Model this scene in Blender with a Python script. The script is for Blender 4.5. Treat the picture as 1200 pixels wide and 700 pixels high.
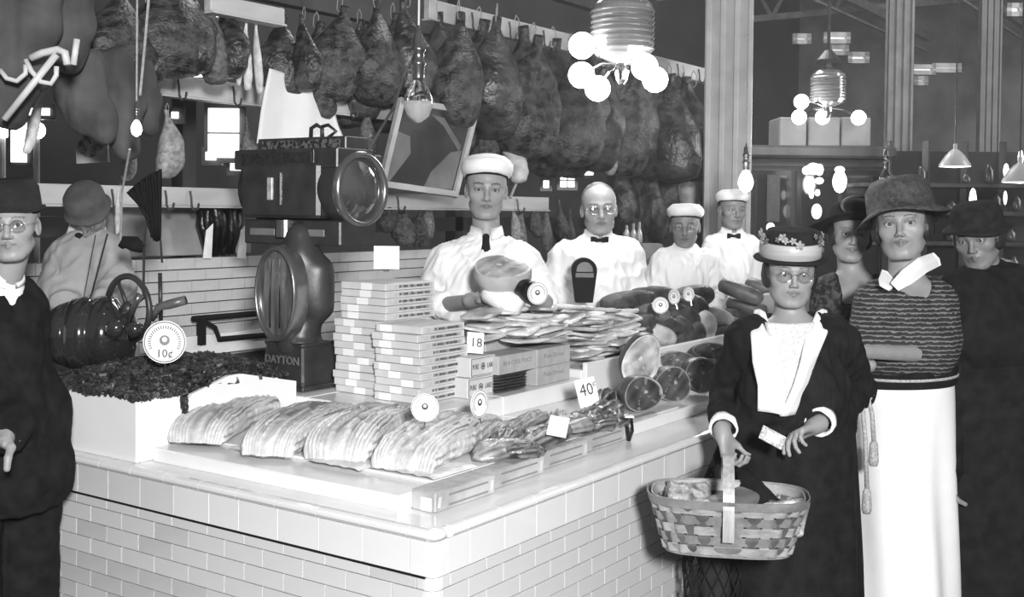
import bpy, math, random
import numpy as np
from mathutils import Matrix, Vector
for _o in list(bpy.data.objects): bpy.data.objects.remove(_o)
SC = bpy.context.scene; COL = SC.collection
R_ = math.radians
# ------------------------------------------------------------------ camera
FPX, YAW, PIT, ROL, PPY = 1331.8, .6041, .0281, .0099, 284.2
CAM = np.array([-2.153, -1.707, 1.60])
cF = np.array([math.cos(YAW)*math.cos(PIT), math.sin(YAW)*math.cos(PIT), -math.sin(PIT)])
_r = np.array([math.sin(YAW), -math.cos(YAW), 0.]); _u = np.cross(_r, cF)
cR = _r*math.cos(ROL)+_u*math.sin(ROL); cU = -_r*math.sin(ROL)+_u*math.cos(ROL)
cd = bpy.data.cameras.new('camera'); co = bpy.data.objects.new('camera', cd); COL.objects.link(co)
cd.sensor_width = 36; cd.lens = FPX*36/1200; cd.shift_y = (PPY-350)/1200.*1; cd.clip_end = 200
co.matrix_world = Matrix([[cR[0], cU[0], -cF[0], CAM[0]], [cR[1], cU[1], -cF[1], CAM[1]], [cR[2], cU[2], -cF[2], CAM[2]], [0, 0, 0, 1]])
SC.camera = co
def at(x, y, d):
    """world point seen at pixel (x, y), d metres in front of the camera"""
    return CAM+d*(cF+cR*(x-600)/FPX-cU*(y-PPY)/FPX)
# ------------------------------------------------------------------ world, light, exposure
SC.view_settings.view_transform = 'Standard'; SC.view_settings.look = 'None'
SC.view_settings.gamma = 1; SC.view_settings.use_curve_mapping = False
SC.view_settings.exposure = 0.0
W = bpy.data.worlds.new('world'); SC.world = W; W.use_nodes = True
W.node_tree.nodes['Background'].inputs[0].default_value = (1, 1, 1, 1)
W.node_tree.nodes['Background'].inputs[1].default_value = .13
def area(name, loc, target, size, power):
    l = bpy.data.lights.new(name, 'AREA'); l.shape = 'DISK'; l.size = size; l.energy = power
    o = bpy.data.objects.new(name, l); COL.objects.link(o); o.location = loc
    o.rotation_euler = (Vector(target)-Vector(loc)).to_track_quat('-Z', 'Y').to_euler(); return o
flash = area('flash_lamp', CAM+cR*.62+cU*.72-cF*1.5, (1.9, .9, 1.15), .5, 450)
hall_light = area('hall_skylight', (7.5, 3.5, 7.0), (9.0, 1.5, 0), 5.0, 650)
hall_fill = area('hall_fill_light', (8.5, -5.5, 4.6), (20, 5, 6.2), 5.0, 900)  # unseen fill lamp added to brighten the far wall and ceiling
# ------------------------------------------------------------------ materials (all grey: the photograph is monochrome)
MATS = {}
def mat(name, v=.5, rough=.5, amt=.12, scale=8., bump=0., bscale=None, metal=0., spec=.5, emit=None, trans=0., stretch=None, attr=False, contrast=(.35, .65), alpha=None, coat=0.):
    if name in MATS: return MATS[name]
    m = bpy.data.materials.new(name); m.use_nodes = True; nt = m.node_tree; N = nt.nodes; Lk = nt.links
    b = N['Principled BSDF']
    b.inputs['Roughness'].default_value = rough; b.inputs['Metallic'].default_value = metal
    b.inputs['Specular IOR Level'].default_value = spec
    b.inputs['Coat Weight'].default_value = coat; b.inputs['Coat Roughness'].default_value = .08
    tc = N.new('ShaderNodeTexCoord'); src = tc.outputs['Object']
    if stretch:
        mp = N.new('ShaderNodeMapping'); mp.inputs['Scale'].default_value = stretch; Lk.new(src, mp.inputs[0]); src = mp.outputs[0]
    nz = N.new('ShaderNodeTexNoise'); nz.inputs['Scale'].default_value = scale; nz.inputs['Detail'].default_value = 5; Lk.new(src, nz.inputs['Vector'])
    rp = N.new('ShaderNodeValToRGB'); a, c = max(0, v*(1-amt)), min(1, v*(1+amt))
    rp.color_ramp.elements[0].color = (a, a, a, 1); rp.color_ramp.elements[1].color = (c, c, c, 1)
    rp.color_ramp.elements[0].position, rp.color_ramp.elements[1].position = contrast
    Lk.new(nz.outputs['Fac'], rp.inputs[0]); out = rp.outputs[0]
    if attr:
        at_ = N.new('ShaderNodeAttribute'); at_.attribute_name = 'tone'
        mx = N.new('ShaderNodeMix'); mx.data_type = 'RGBA'; mx.blend_type = 'MULTIPLY'; mx.inputs[0].default_value = 1
        Lk.new(out, mx.inputs[6]); Lk.new(at_.outputs['Color'], mx.inputs[7]); out = mx.outputs[2]
    Lk.new(out, b.inputs['Base Color'])
    if bump:
        n2 = N.new('ShaderNodeTexNoise'); n2.inputs['Scale'].default_value = bscale or scale*3; n2.inputs['Detail'].default_value = 4; Lk.new(src, n2.inputs['Vector'])
        bp = N.new('ShaderNodeBump'); bp.inputs['Strength'].default_value = bump; bp.inputs['Distance'].default_value = .01
        Lk.new(n2.outputs['Fac'], bp.inputs['Height']); Lk.new(bp.outputs[0], b.inputs['Normal'])
    if trans: b.inputs['Transmission Weight'].default_value = trans; b.inputs['IOR'].default_value = 1.45
    if emit: b.inputs['Emission Color'].default_value = (1, 1, 1, 1); b.inputs['Emission Strength'].default_value = emit
    MATS[name] = m; return m
tile_m = mat('glazed_tile', .62, .12, .05, 3, coat=.6); band_m = mat('glazed_band_tile', .72, .1, .04, 3, coat=.6)
tile_dk = mat('glazed_tile_darker', .54, .16, .1, 5, coat=.5)  # darker tile for lower rows and scattered tiles
grout = mat('grout', .05, .9, .3, 30); marble = mat('white_marble', .80, .18, .05, 5, contrast=(.3, .8)); enamel = mat('white_enamel', .80, .3, .04, 4)
dark = mat('dark_metal', .032, .38, .3, 10, .05, 60, spec=.45); iron = mat('cast_iron', .05, .4, .25, 12, .2); chrome = mat('polished_metal', .6, .15, .1, 9, metal=1.)
black = mat('black_paint', .008, .75, spec=.2); ink = mat('black_ink', .03, .7); greyink = mat('grey_ink', .22, .7)
card = mat('white_card', .85, .7, .03); paper = mat('waxed_paper', .78, .35, .12, 14, .3); paper2 = mat('grey_waxed_paper', .45, .35, .2, 10, .3)
white_cloth = mat('white_cotton', .82, .8, .03, 9, .1, 60); cream_cloth = mat('cream_cotton', .6, .85, .08, 9, .15, 60)
grey_cloth = mat('grey_linen', .36, .85, .12, 8, .2, 50); black_cloth = mat('black_wool', .012, .9, .3, 20, .1, 80, spec=.12); dark_cloth = mat('dark_wool', .025, .9, .3, 12, .2, 60, spec=.15)
glow = mat('lamp_glow', .9, .4, emit=14.); glow2 = mat('window_glow', .9, .4, emit=2.6); glow3 = mat('pale_skylight', .9, .5, emit=.35)
glass = mat('clear_glass', .95, .02, 0, trans=1.)
wood_d = mat('dark_wood', .045, .4, .4, 6, .1, stretch=(1, 1, .15)); wood_l = mat('painted_wood', .42, .55, .16, 9, .15, stretch=(.3, 1, 1)); wood_m = mat('split_wood', .26, .6, .25, 14, .2)
def thin_glass(name, refl=.12):
    m = bpy.data.materials.new(name); m.use_nodes = True; N = m.node_tree.nodes; N.clear(); o = N.new('ShaderNodeOutputMaterial'); mx = N.new('ShaderNodeMixShader'); mx.inputs[0].default_value = refl
    a = N.new('ShaderNodeBsdfTransparent'); b = N.new('ShaderNodeBsdfGlossy'); b.inputs['Roughness'].default_value = .05; k = m.node_tree.links; k.new(a.outputs[0], mx.inputs[1]); k.new(b.outputs[0], mx.inputs[2]); k.new(mx.outputs[0], o.inputs[0]); return m
lens_m = thin_glass('spectacle_glass', .16)
# ------------------------------------------------------------------ object helpers
def tag(o, label=None, cat=None, group=None, kind=None):
    if label: o['label'] = label
    if cat: o['category'] = cat
    if group: o['group'] = group
    if kind: o['kind'] = kind
    return o
def thing(name, label, cat, loc=(0, 0, 0), group=None):
    o = bpy.data.objects.new(name, None); COL.objects.link(o); o.location = loc; o.empty_display_size = .05
    o['wl'] = [float(q) for q in loc]; return tag(o, label, cat, group)
def raw(name, V, F, m, parent=None, smooth=False, tone=None, mi=None, mats=None):
    V = np.asarray(V, dtype=np.float64).reshape(-1, 3)
    if parent is not None: V = V-np.array(parent['wl'])
    me = bpy.data.meshes.new(name)
    if isinstance(F, np.ndarray):
        me.vertices.add(len(V)); me.vertices.foreach_set('co', V.ravel()); n = F.shape[1]
        me.loops.add(F.size); me.loops.foreach_set('vertex_index', F.ravel().astype(np.int32))
        me.polygons.add(len(F)); me.polygons.foreach_set('loop_start', np.arange(0, F.size, n, dtype=np.int32))
        me.update(calc_edges=True); me.validate()
    else:
        me.from_pydata([tuple(v) for v in V], [], F); me.update()
    if tone is not None:
        a = me.color_attributes.new('tone', 'FLOAT_COLOR', 'POINT'); c = np.ones((len(V), 4)); c[:, :3] = np.asarray(tone)[:, None]; a.data.foreach_set('color', c.ravel())
    for q in (mats or [m]): me.materials.append(q)
    if mi is not None: me.polygons.foreach_set('material_index', np.asarray(mi, dtype=np.int32))
    if smooth: me.polygons.foreach_set('use_smooth', np.ones(len(me.polygons), bool))
    o = bpy.data.objects.new(name, me); COL.objects.link(o)
    if parent is not None:
        o.parent = parent; o['wl'] = parent['wl']
    else: o['wl'] = [0., 0., 0.]
    return o
def rz(a): c, s = math.cos(a), math.sin(a); return np.array([[c, -s, 0], [s, c, 0], [0, 0, 1.]])
def basis(z, x=None):
    z = np.array(z, float); z /= np.linalg.norm(z)
    x = np.array(x if x is not None else ([1, 0, 0] if abs(z[0]) < .8 else [0, 1, 0]), float); x = x-z*(x@z); x /= np.linalg.norm(x)
    return np.array([x, np.cross(z, x), z]).T
class MB:
    def __init__(s): s.v = []; s.f = []; s.m = []; s.cm = 0
    def add(s, V, F):
        n = len(s.v); s.v += [tuple(map(float, q)) for q in V]; s.f += [tuple(i+n for i in q) for q in F]; s.m += [s.cm]*len(F); return s
    def box(s, c, d, R=None, ch=0.):
        """box centred at c; ch chamfers all edges"""
        c = np.array(c, float); h = np.array(d, float)/2
        if not ch:
            V = [(a*h[0], b*h[1], e*h[2]) for a in (-1, 1) for b in (-1, 1) for e in (-1, 1)]
            F = [(0, 1, 3, 2), (4, 6, 7, 5), (0, 4, 5, 1), (2, 3, 7, 6), (0, 2, 6, 4), (1, 5, 7, 3)]
        else:
            V = []; idx = {}
            for a in (-1, 1):
                for b in (-1, 1):
                    for e in (-1, 1):
                        for ax in range(3):
                            p = [a*h[0], b*h[1], e*h[2]]
                            for j in range(3):
                                if j != ax: p[j] -= (a, b, e)[j]*ch
                            idx[(a, b, e, ax)] = len(V); V.append(p)
            F = []
            for ax in range(3):
                o1, o2 = [j for j in range(3) if j != ax]
                for sg in (-1, 1):
                    q = []
                    for (u, w) in ((-1, -1), (1, -1), (1, 1), (-1, 1)):
                        t = [0, 0, 0]; t[ax] = sg; t[o1] = u; t[o2] = w; q.append(idx[(*t, ax)])
                    flip = (sg < 0) ^ (ax == 1)
                    F.append(tuple(q[::-1] if flip else q))
                for u in (-1, 1):
                    for w in (-1, 1):
                        q = []
                        for sg, ff in ((-1, o1), (1, o1), (1, o2), (-1, o2)):
                            t = [0, 0, 0]; t[ax] = sg; t[o1] = u; t[o2] = w; q.append(idx[(*t, ff)])
                        F.append(tuple(q))
            for a in (-1, 1):
                for b in (-1, 1):
                    for e in (-1, 1): F.append(tuple(idx[(a, b, e, j)] for j in range(3)))
        V = np.array(V, float)
        if R is not None: V = V@np.asarray(R).T
        return s.add(V+c, F)
    def lathe(s, prof, n=20, c=(0, 0, 0), R=None, sx=1., sy=1., cap=True):
        """prof: (r, z) list turned about the local z axis"""
        V = []; F = []; k = len(prof)
        for r, z in prof:
            for i in range(n):
                a = 2*math.pi*i/n; V.append((r*math.cos(a)*sx, r*math.sin(a)*sy, z))
        for j in range(k-1):
            for i in range(n):
                i2 = (i+1) % n; F.append((j*n+i, j*n+i2, (j+1)*n+i2, (j+1)*n+i))
        if cap:
            if prof[0][0] > 1e-6: F.append(tuple(range(n))[::-1])
            if prof[-1][0] > 1e-6: F.append(tuple((k-1)*n+i for i in range(n)))
        V = np.array(V)
        if R is not None: V = V@np.asarray(R).T
        return s.add(V+np.array(c), F)
    def cyl(s, a, b, r, n=14, r2=None):
        a = np.array(a, float); b = np.array(b, float); L = np.linalg.norm(b-a)
        return s.lathe([(r, 0), (r if r2 is None else r2, L)], n, a, basis(b-a))
    def ball(s, c, r, n=16, m=10, R=None):
        r = np.array([r]*3 if np.isscalar(r) else r, float)
        V = []; F = []
        for j in range(m+1):
            t = math.pi*j/m
            for i in range(n):
                a = 2*math.pi*i/n; V.append((math.sin(t)*math.cos(a), math.sin(t)*math.sin(a), -math.cos(t)))
        for j in range(m):
            for i in range(n):
                i2 = (i+1) % n; F.append((j*n+i, j*n+i2, (j+1)*n+i2, (j+1)*n+i))
        V = np.array(V)*r
        if R is not None: V = V@np.asarray(R).T
        return s.add(V+np.array(c), F)
    def tube(s, pts, r, n=8, closed=False):
        P = np.array(pts, float); k = len(P); rr = [r]*k if np.isscalar(r) else list(r)
        V = []; F = []; up = None
        for j in range(k):
            d = P[(j+1) % k]-P[j-1] if closed else P[min(j+1, k-1)]-P[max(j-1, 0)]
            d /= (np.linalg.norm(d)+1e-12)
            if up is None: up = basis(d)[:, 0]
            up = up-d*(up@d); up /= np.linalg.norm(up); w = np.cross(d, up)
            for i in range(n):
                a = 2*math.pi*i/n; V.append(P[j]+rr[j]*(math.cos(a)*up+math.sin(a)*w))
        for j in range(k if closed else k-1):
            j2 = (j+1) % k
            for i in range(n):
                i2 = (i+1) % n; F.append((j*n+i, j*n+i2, j2*n+i2, j2*n+i))
        if not closed: F += [tuple(range(n))[::-1], tuple((k-1)*n+i for i in range(n))]
        return s.add(V, F)
    def prism(s, poly, z0, z1, c=(0, 0, 0), R=None):
        n = len(poly); V = [(x, y, z0) for x, y in poly]+[(x, y, z1) for x, y in poly]
        F = [tuple(range(n))[::-1], tuple(range(n, 2*n))]+[(i, (i+1) % n, n+(i+1) % n, n+i) for i in range(n)]
        V = np.array(V, float)
        if R is not None: V = V@np.asarray(R).T
        return s.add(V+np.array(c), F)
    def build(s, name, m, parent=None, smooth=False):
        ms = m if isinstance(m, list) else [m]
        o = raw(name, s.v, s.f, None, parent, smooth, mi=s.m, mats=ms)
        return o
def edges_sharp(o, ang=35):
    me = o.data; me.set_sharp_from_angle(angle=R_(ang)) if hasattr(me, 'set_sharp_from_angle') else None
    return o
def dup(root, loc, rot=None, label=None, group=None, scale=None):
    r = root.copy(); COL.objects.link(r); r.location = loc
    if rot is not None: r.rotation_euler = rot
    if scale is not None: r.scale = (scale,)*3 if np.isscalar(scale) else scale
    if label: r['label'] = label
    if group: r['group'] = group
    for ch in list(root.children):
        c = ch.copy(); COL.objects.link(c); c.parent = r
        for g in list(ch.children):
            d = g.copy(); COL.objects.link(d); d.parent = c
    return r
def text_mb(txt, size, c, R, depth=.0006, name='lettering', m=None, parent=None, align='CENTER', font_scale=(1, 1)):
    """flat print lying on a surface: R columns = right, up, outward"""
    cu = bpy.data.curves.new('t', 'FONT'); cu.body = txt; cu.size = size; cu.align_x = align; cu.align_y = 'CENTER'; cu.extrude = depth; cu.resolution_u = 2
    o = bpy.data.objects.new('t', cu); COL.objects.link(o)
    dg = bpy.context.evaluated_depsgraph_get(); me = o.evaluated_get(dg).to_mesh()
    V = np.array([v.co[:] for v in me.vertices])*np.array([font_scale[0], font_scale[1], 1]); F = [tuple(p.vertices) for p in me.polygons]
    o.evaluated_get(dg).to_mesh_clear(); COL.objects.unlink(o); bpy.data.objects.remove(o); bpy.data.curves.remove(cu)
    V = V@np.asarray(R).T+np.array(c)
    return raw(name, V, F, m or ink, parent)
def frame_from(n, up=(0, 0, 1)):
    """R with columns right, up, outward for a face whose outward normal is n"""
    n = np.array(n, float); n /= np.linalg.norm(n); up = np.array(up, float); up = up-n*(up@n); up /= np.linalg.norm(up)
    return np.array([np.cross(up, n), up, n]).T
def wob(P, f, seed=0, oct=3):
    """smooth pseudo-noise from warped sines, about -1..1"""
    rs = np.random.RandomState(seed); o = np.zeros(len(P)); a = 1.; tot = 0
    for k in range(oct):
        A = rs.randn(3, 3); A /= np.linalg.norm(A, axis=1)[:, None]; ph = rs.rand(3)*6.28
        q = P@A.T*f+ph; q = q+.8*np.sin(q[:, [1, 2, 0]]*.7+ph); o += a*(np.sin(q[:, 0])*np.cos(q[:, 1])+.5*np.sin(q[:, 2])); tot += a*1.2; a *= .55; f *= 2.1
    return o/tot
# ------------------------------------------------------------------ implicit surfaces (bodies, clothes, meat) meshed with surface nets
class SDF:
    def __init__(s, lo, hi, fine=(), hf=.003, hc=.009):
        s.ax = []
        for a in range(3):
            x = lo[a]; L = [x]
            while x < hi[a]:
                x += hf if any(f0[a] <= x <= f1[a] for f0, f1 in fine) else hc
                L.append(x)
            s.ax.append(np.array(L, np.float32))
        s.F = np.full([len(q) for q in s.ax], .2, np.float32)
    def _w(s, lo, hi):
        sl = []
        for a in range(3):
            i0 = max(np.searchsorted(s.ax[a], lo[a])-1, 0); i1 = min(np.searchsorted(s.ax[a], hi[a])+1, len(s.ax[a]))
            if i1-i0 < 1: return None, None
            sl.append(slice(i0, i1))
        return tuple(sl), [s.ax[a][sl[a]].reshape([-1 if b == a else 1 for b in range(3)]) for a in range(3)]
    def _put(s, sl, d, k, sub):
        f = s.F[sl]
        if sub: f = -f
        if k > 0:
            h = np.maximum(k-np.abs(f-d), 0)/k; r = np.minimum(f, d)-h*h*k*.25
        else: r = np.minimum(f, d)
        s.F[sl] = -r if sub else r
    def cap(s, a, b, ra, rb=None, k=.02, sub=False):
        rb = ra if rb is None else rb; a = np.array(a, float); b = np.array(b, float); m = max(ra, rb)+k+.02
        sl, g = s._w(np.minimum(a, b)-m, np.maximum(a, b)+m)
        if sl is None: return s
        ab = b-a; L2 = ab@ab+1e-12
        t = np.clip(((g[0]-a[0])*ab[0]+(g[1]-a[1])*ab[1]+(g[2]-a[2])*ab[2])/L2, 0, 1)
        d = np.sqrt((g[0]-a[0]-t*ab[0])**2+(g[1]-a[1]-t*ab[1])**2+(g[2]-a[2]-t*ab[2])**2)-(ra+(rb-ra)*t)
        s._put(sl, d.astype(np.float32), k, sub); return s
    def ell(s, c, r, R=None, k=.02, sub=False):
        c = np.array(c, float); r = np.array([r]*3 if np.isscalar(r) else r, float); m = max(r)+k+.02
        sl, g = s._w(c-m, c+m)
        if sl is None: return s
        x, y, z = g[0]-c[0], g[1]-c[1], g[2]-c[2]
        if R is not None: R = np.asarray(R); q = [x*R[0, j]+y*R[1, j]+z*R[2, j] for j in range(3)]
        else: q = [x, y, z]
        k0 = np.sqrt((q[0]/r[0])**2+(q[1]/r[1])**2+(q[2]/r[2])**2); k1 = np.sqrt((q[0]/r[0]**2)**2+(q[1]/r[1]**2)**2+(q[2]/r[2]**2)**2)+1e-9
        s._put(sl, (k0*(k0-1)/k1).astype(np.float32), k, sub); return s
    def boxs(s, c, h, R=None, k=0., rr=.0, sub=False):
        c = np.array(c, float); h = np.array(h, float); m = np.linalg.norm(h)+k+.02
        sl, g = s._w(c-m, c+m)
        if sl is None: return s
        x, y, z = g[0]-c[0], g[1]-c[1], g[2]-c[2]
        if R is not None: R = np.asarray(R); q = [x*R[0, j]+y*R[1, j]+z*R[2, j] for j in range(3)]
        else: q = [x+0*y+0*z, y+0*x+0*z, z+0*x+0*y]
        e = [np.abs(q[j])-h[j]+rr for j in range(3)]
        d = np.sqrt(sum(np.maximum(w, 0)**2 for w in e))+np.minimum(np.maximum(np.maximum(e[0], e[1]), e[2]), 0)-rr
        s._put(sl, d.astype(np.float32), k, sub); return s
    def mesh(s):
        F = s.F; F[0] = F[-1] = .1; F[:, 0] = F[:, -1] = .1; F[:, :, 0] = F[:, :, -1] = .1
        S = F < 0; c = np.zeros([q-1 for q in F.shape], np.uint8)
        for a in (0, 1):
            for b in (0, 1):
                for e in (0, 1): c += S[a:a+c.shape[0], b:b+c.shape[1], e:e+c.shape[2]]
        act = (c > 0) & (c < 8); ids = np.full(c.shape, -1, np.int32); I = np.argwhere(act); ids[act] = np.arange(len(I))
        X = s.ax; P = np.zeros((len(I), 3)); n = np.zeros(len(I))
        cor = [(a, b, e) for a in (0, 1) for b in (0, 1) for e in (0, 1)]
        fv = {q: F[I[:, 0]+q[0], I[:, 1]+q[1], I[:, 2]+q[2]] for q in cor}
        pos = [[X[a][I[:, a]], X[a][I[:, a]+1]] for a in range(3)]
        for q in cor:
            for a in range(3):
                if q[a] == 0:
                    w = list(q); w[a] = 1; w = tuple(w); f0, f1 = fv[q], fv[w]; msk = (f0 < 0) != (f1 < 0)
                    t = np.where(msk, f0/(f0-f1+1e-12), 0)
                    for j in range(3):
                        v = pos[j][0]+t*(pos[j][1]-pos[j][0]) if j == a else pos[j][q[j]]
                        P[:, j] += np.where(msk, v, 0)
                    n += msk
        P /= n[:, None]
        Q = []
        for a in range(3):
            b, e = [(1, 2), (2, 0), (0, 1)][a]
            s0 = [slice(None)]*3; s1 = [slice(None)]*3; s0[a] = slice(0, -1); s1[a] = slice(1, None)
            E = np.argwhere(S[tuple(s0)] != S[tuple(s1)])
            if not len(E): continue
            E = E[(E[:, b] > 0) & (E[:, e] > 0)]; ins = S[E[:, 0], E[:, 1], E[:, 2]]
            def cell(db, de):
                G = E.copy(); G[:, b] -= db; G[:, e] -= de; return ids[G[:, 0], G[:, 1], G[:, 2]]
            q = np.stack([cell(1, 1), cell(0, 1), cell(0, 0), cell(1, 0)], 1)
            q[~ins] = q[~ins][:, ::-1]; Q.append(q)
        Q = np.concatenate(Q); Q = Q[(Q >= 0).all(1)]
        return P, Q
def relax(P, Q, it=2, lam=.5):
    E = np.concatenate([Q[:, [0, 1]], Q[:, [1, 2]], Q[:, [2, 3]], Q[:, [3, 0]]]); n = len(P)
    cnt = np.bincount(E[:, 0], minlength=n)+np.bincount(E[:, 1], minlength=n)
    for _ in range(it):
        A = np.stack([np.bincount(E[:, 0], P[E[:, 1], j], n)+np.bincount(E[:, 1], P[E[:, 0], j], n) for j in range(3)], 1)/np.maximum(cnt, 1)[:, None]
        P = P*(1-lam)+A*lam
    return P
def vnorm(P, Q):
    n = np.cross(P[Q[:, 2]]-P[Q[:, 0]], P[Q[:, 3]]-P[Q[:, 1]]); N = np.zeros_like(P)
    for j in range(4):
        for a in range(3): N[:, a] += np.bincount(Q[:, j], n[:, a], len(P))
    return N/(np.linalg.norm(N, axis=1)[:, None]+1e-12)

ORD = ['first', 'second', 'third', 'fourth', 'fifth', 'sixth', 'seventh', 'eighth', 'ninth', 'tenth', 'eleventh', 'twelfth', 'thirteenth', 'fourteenth', 'fifteenth', 'sixteenth', 'seventeenth', 'eighteenth', 'nineteenth', 'twentieth', 'twenty-first', 'twenty-second', 'twenty-third', 'twenty-fourth', 'twenty-fifth', 'twenty-sixth', 'twenty-seventh', 'twenty-eighth']
# ------------------------------------------------------------------ people
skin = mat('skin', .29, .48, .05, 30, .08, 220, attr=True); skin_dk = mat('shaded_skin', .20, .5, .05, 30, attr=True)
hair_d = mat('dark_hair', .02, .45, .4, 40, .5, stretch=(1, 1, .2)); hair_g = mat('grey_hair', .13, .5, .4, 40, .5, stretch=(1, 1, .2))
eye_w = mat('eye_white', .62, .1, .02); iris_m = mat('iris', .07, .1, .4, 300)
def headR(yaw, pitch=0, tilt=0):
    """columns side, forward, up; yaw 0 looks back along the camera axis, positive to the picture's right"""
    f0 = -_u0(cF); s0 = cR.copy(); s0[2] = 0; s0 /= np.linalg.norm(s0)
    a, b, c = R_(yaw), R_(pitch), R_(tilt)
    f = f0*math.cos(a)+s0*math.sin(a); f = f/np.linalg.norm(f); up = np.array([0, 0, 1.])
    sd = np.cross(f, up); f2 = f*math.cos(b)+up*math.sin(b); u2 = np.cross(sd, f2)
    sd2 = sd*math.cos(c)+u2*math.sin(c); u3 = np.cross(sd2, f2)
    return np.array([sd2, f2, u3]).T
def _u0(v): v = np.array(v, float); v[2] = 0; return v/np.linalg.norm(v)
def head_prims(S, c, R, s=1., fem=False, fat=1., smile=False):
    L = lambda x, y, z: c+s*(R@np.array([x, y, z]))
    E = lambda p, r, k=.02, sub=False, Rr=None: S.ell(L(*p), np.array(r)*s, R if Rr is None else R@Rr, k*s, sub)
    K = lambda a, b, ra, rb, k=.01, sub=False: S.cap(L(*a), L(*b), ra*s, rb*s, k*s, sub)
    E((0, -.020, .032), (.074, .094, .080)); E((0, .012, .035), (.067, .068, .066), .03)
    E((0, .028, -.02), (.0625*fat, .052, .070), .03)
    E((0, .028, -.072), (.050*fat, .046, .036), .03); K((-.010, .066, -.098), (.010, .066, -.098), .0155, .0155, .022)
    for q in (-1, 1):
        E((q*.044, .050, -.022), (.022, .021, .020), .018)
        K((q*.050*fat, .0, -.06), (q*.028, .05, -.093), .015, .015, .022)
        K((q*.010, .083, .020), (q*.040, .068, .022), .0075, .008, .014)
    E((0, .070, -.062), (.026, .020, .020), .016)
    nf = .85 if fem else 1.
    K((0, .080, .012), (0, .080+.020*nf, -.030), .0075, .0100*nf, .012)
    E((0, .080+.021*nf, -.033), (.0100*nf, .0095, .0085*nf), .006)
    for q in (-1, 1):
        E((q*.0120*nf, .080+.011*nf, -.037), (.0070*nf, .009, .0060), .006)
        E((q*.0315, .094, .001), (.0165, .014, .0115), .012, True)
        E((q*.0315, .0685, .001), (.0165, .0145, .0140), .004)
        E((q*.0315, .0885, .0005), (.0135, .012, .0052), .0015, True)
        E((q*.0765, -.008, -.010), (.0065, .017, .029), .006, Rr=np.array([[math.cos(q*.35), -math.sin(q*.35), 0], [math.sin(q*.35), math.cos(q*.35), 0], [0, 0, 1.]]))
        E((q*.0815, -.004, -.006), (.004, .009, .017), .003, True)
    w = .024 if smile else .020
    for q in (-1, 1):
        K((0, .0895, -.0565), (q*w, .078, -.0585+(.004 if smile else 0)), .0052, .002, .004)
        K((0, .0885, -.0665), (q*w*.9, .078, -.063+(.004 if smile else 0)), .0062, .002, .004)
        K((0, .0975, -.0615), (q*w, .085, -.0605+(.004 if smile else 0)), .0022, .0014, .002, True)
def head_tone(P, c, R, s=1., fem=False, smile=False, brow=.35, stub=1., lip=.62):
    l = (P-c)@R/s; x, y, z = np.abs(l[:, 0]), l[:, 1], l[:, 2]; t = np.ones(len(P)); fr = y > .03
    zz = z-(.004*(x/.024)**2 if smile else 0)
    e = lambda cx, cz, rx, rz_: ((x-cx)/rx)**2+((zz-cz)/rz_)**2
    t = np.where(fr & (e(0, -.0615, .0235, .0095) < 1), lip, t)
    t = np.where(fr & (np.abs(zz+.0612) < .0015) & (x < .023), .38, t)
    t = np.where(fr & (e(.0315, .001, .0175, .0085) < 1), .62, t)
    t = np.where(fr & (np.abs(z-(.0068-(x-.0315)**2*18)) < .0014) & (np.abs(x-.0315) < .0160), .25, t)
    bz = .0215+.004*np.sin(np.clip((x-.012)/.04, 0, 1)*3.0); th = .0036 if not fem else .0022
    t = np.where(fr & (np.abs(z-bz) < th) & (x > .013) & (x < .050), brow, t)
    t = np.where(fr & (e(.007, -.0425, .0035, .0018) < 1) & (y > .085), .5, t)
    if stub < 1: t = np.where(fr & (z < -.035) & (t > .9), stub, t)
    return t
def eyes(root, c, R, s=1., look=(0, 0)):
    for q in (-1, 1):
        m = MB(); g = np.array([look[0], 1., look[1]]); g /= np.linalg.norm(g); B = R@basis(g)
        cc = c+s*(R@np.array([q*.0315, .0690, .0005])); r = .0138*s
        prof = [(r*math.sin(t), -r*math.cos(t)) for t in np.linspace(0, math.pi, 13)]
        n = 16; V = []; F = []
        m.lathe(prof, n, cc, B)
        m.m = [1 if (i//n) >= 10 else 0 for i in range(len(m.f))]; m.m = m.m[:len(m.f)]
        m.build('eye', [eye_w, iris_m], root, True)
def spectacles(root, c, R, s=1., rim=True):
    m = MB()
    for q in (-1, 1):
        cc = c+s*(R@np.array([q*.033, .101, -.003]))
        pts = [cc+s*(R@np.array([.0225*math.cos(a), 0, .0185*math.sin(a)])) for a in np.linspace(0, 2*math.pi, 25)[:-1]]
        m.tube(pts, .0008*s, 6, True)
        m.tube([c+s*(R@np.array(p)) for p in ((q*.056, .100, .002), (q*.070, .085, .004), (q*.078, .0, .006))], .0008*s, 6)
    m.tube([c+s*(R@np.array(p)) for p in ((-.0105, .101, .0), (0, .106, .005), (.0105, .101, .0))], .001*s, 6)
    f = m.build('spectacle_frame', chrome, root, True)
    for q in (-1, 1):
        g = MB(); cc = c+s*(R@np.array([q*.033, .101, -.003])); B = R@basis((0, 1, 0), (1, 0, 0))
        g.lathe([(1e-5, .0018*s), (.012*s, .0014*s), (.0222*s, 0), (.0222*s, -.0008*s), (1e-5, .0004*s)], 24, cc, B@np.diag([1, .82, 1]), cap=False)
        g.build('lens', lens_m, root, True)
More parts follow.
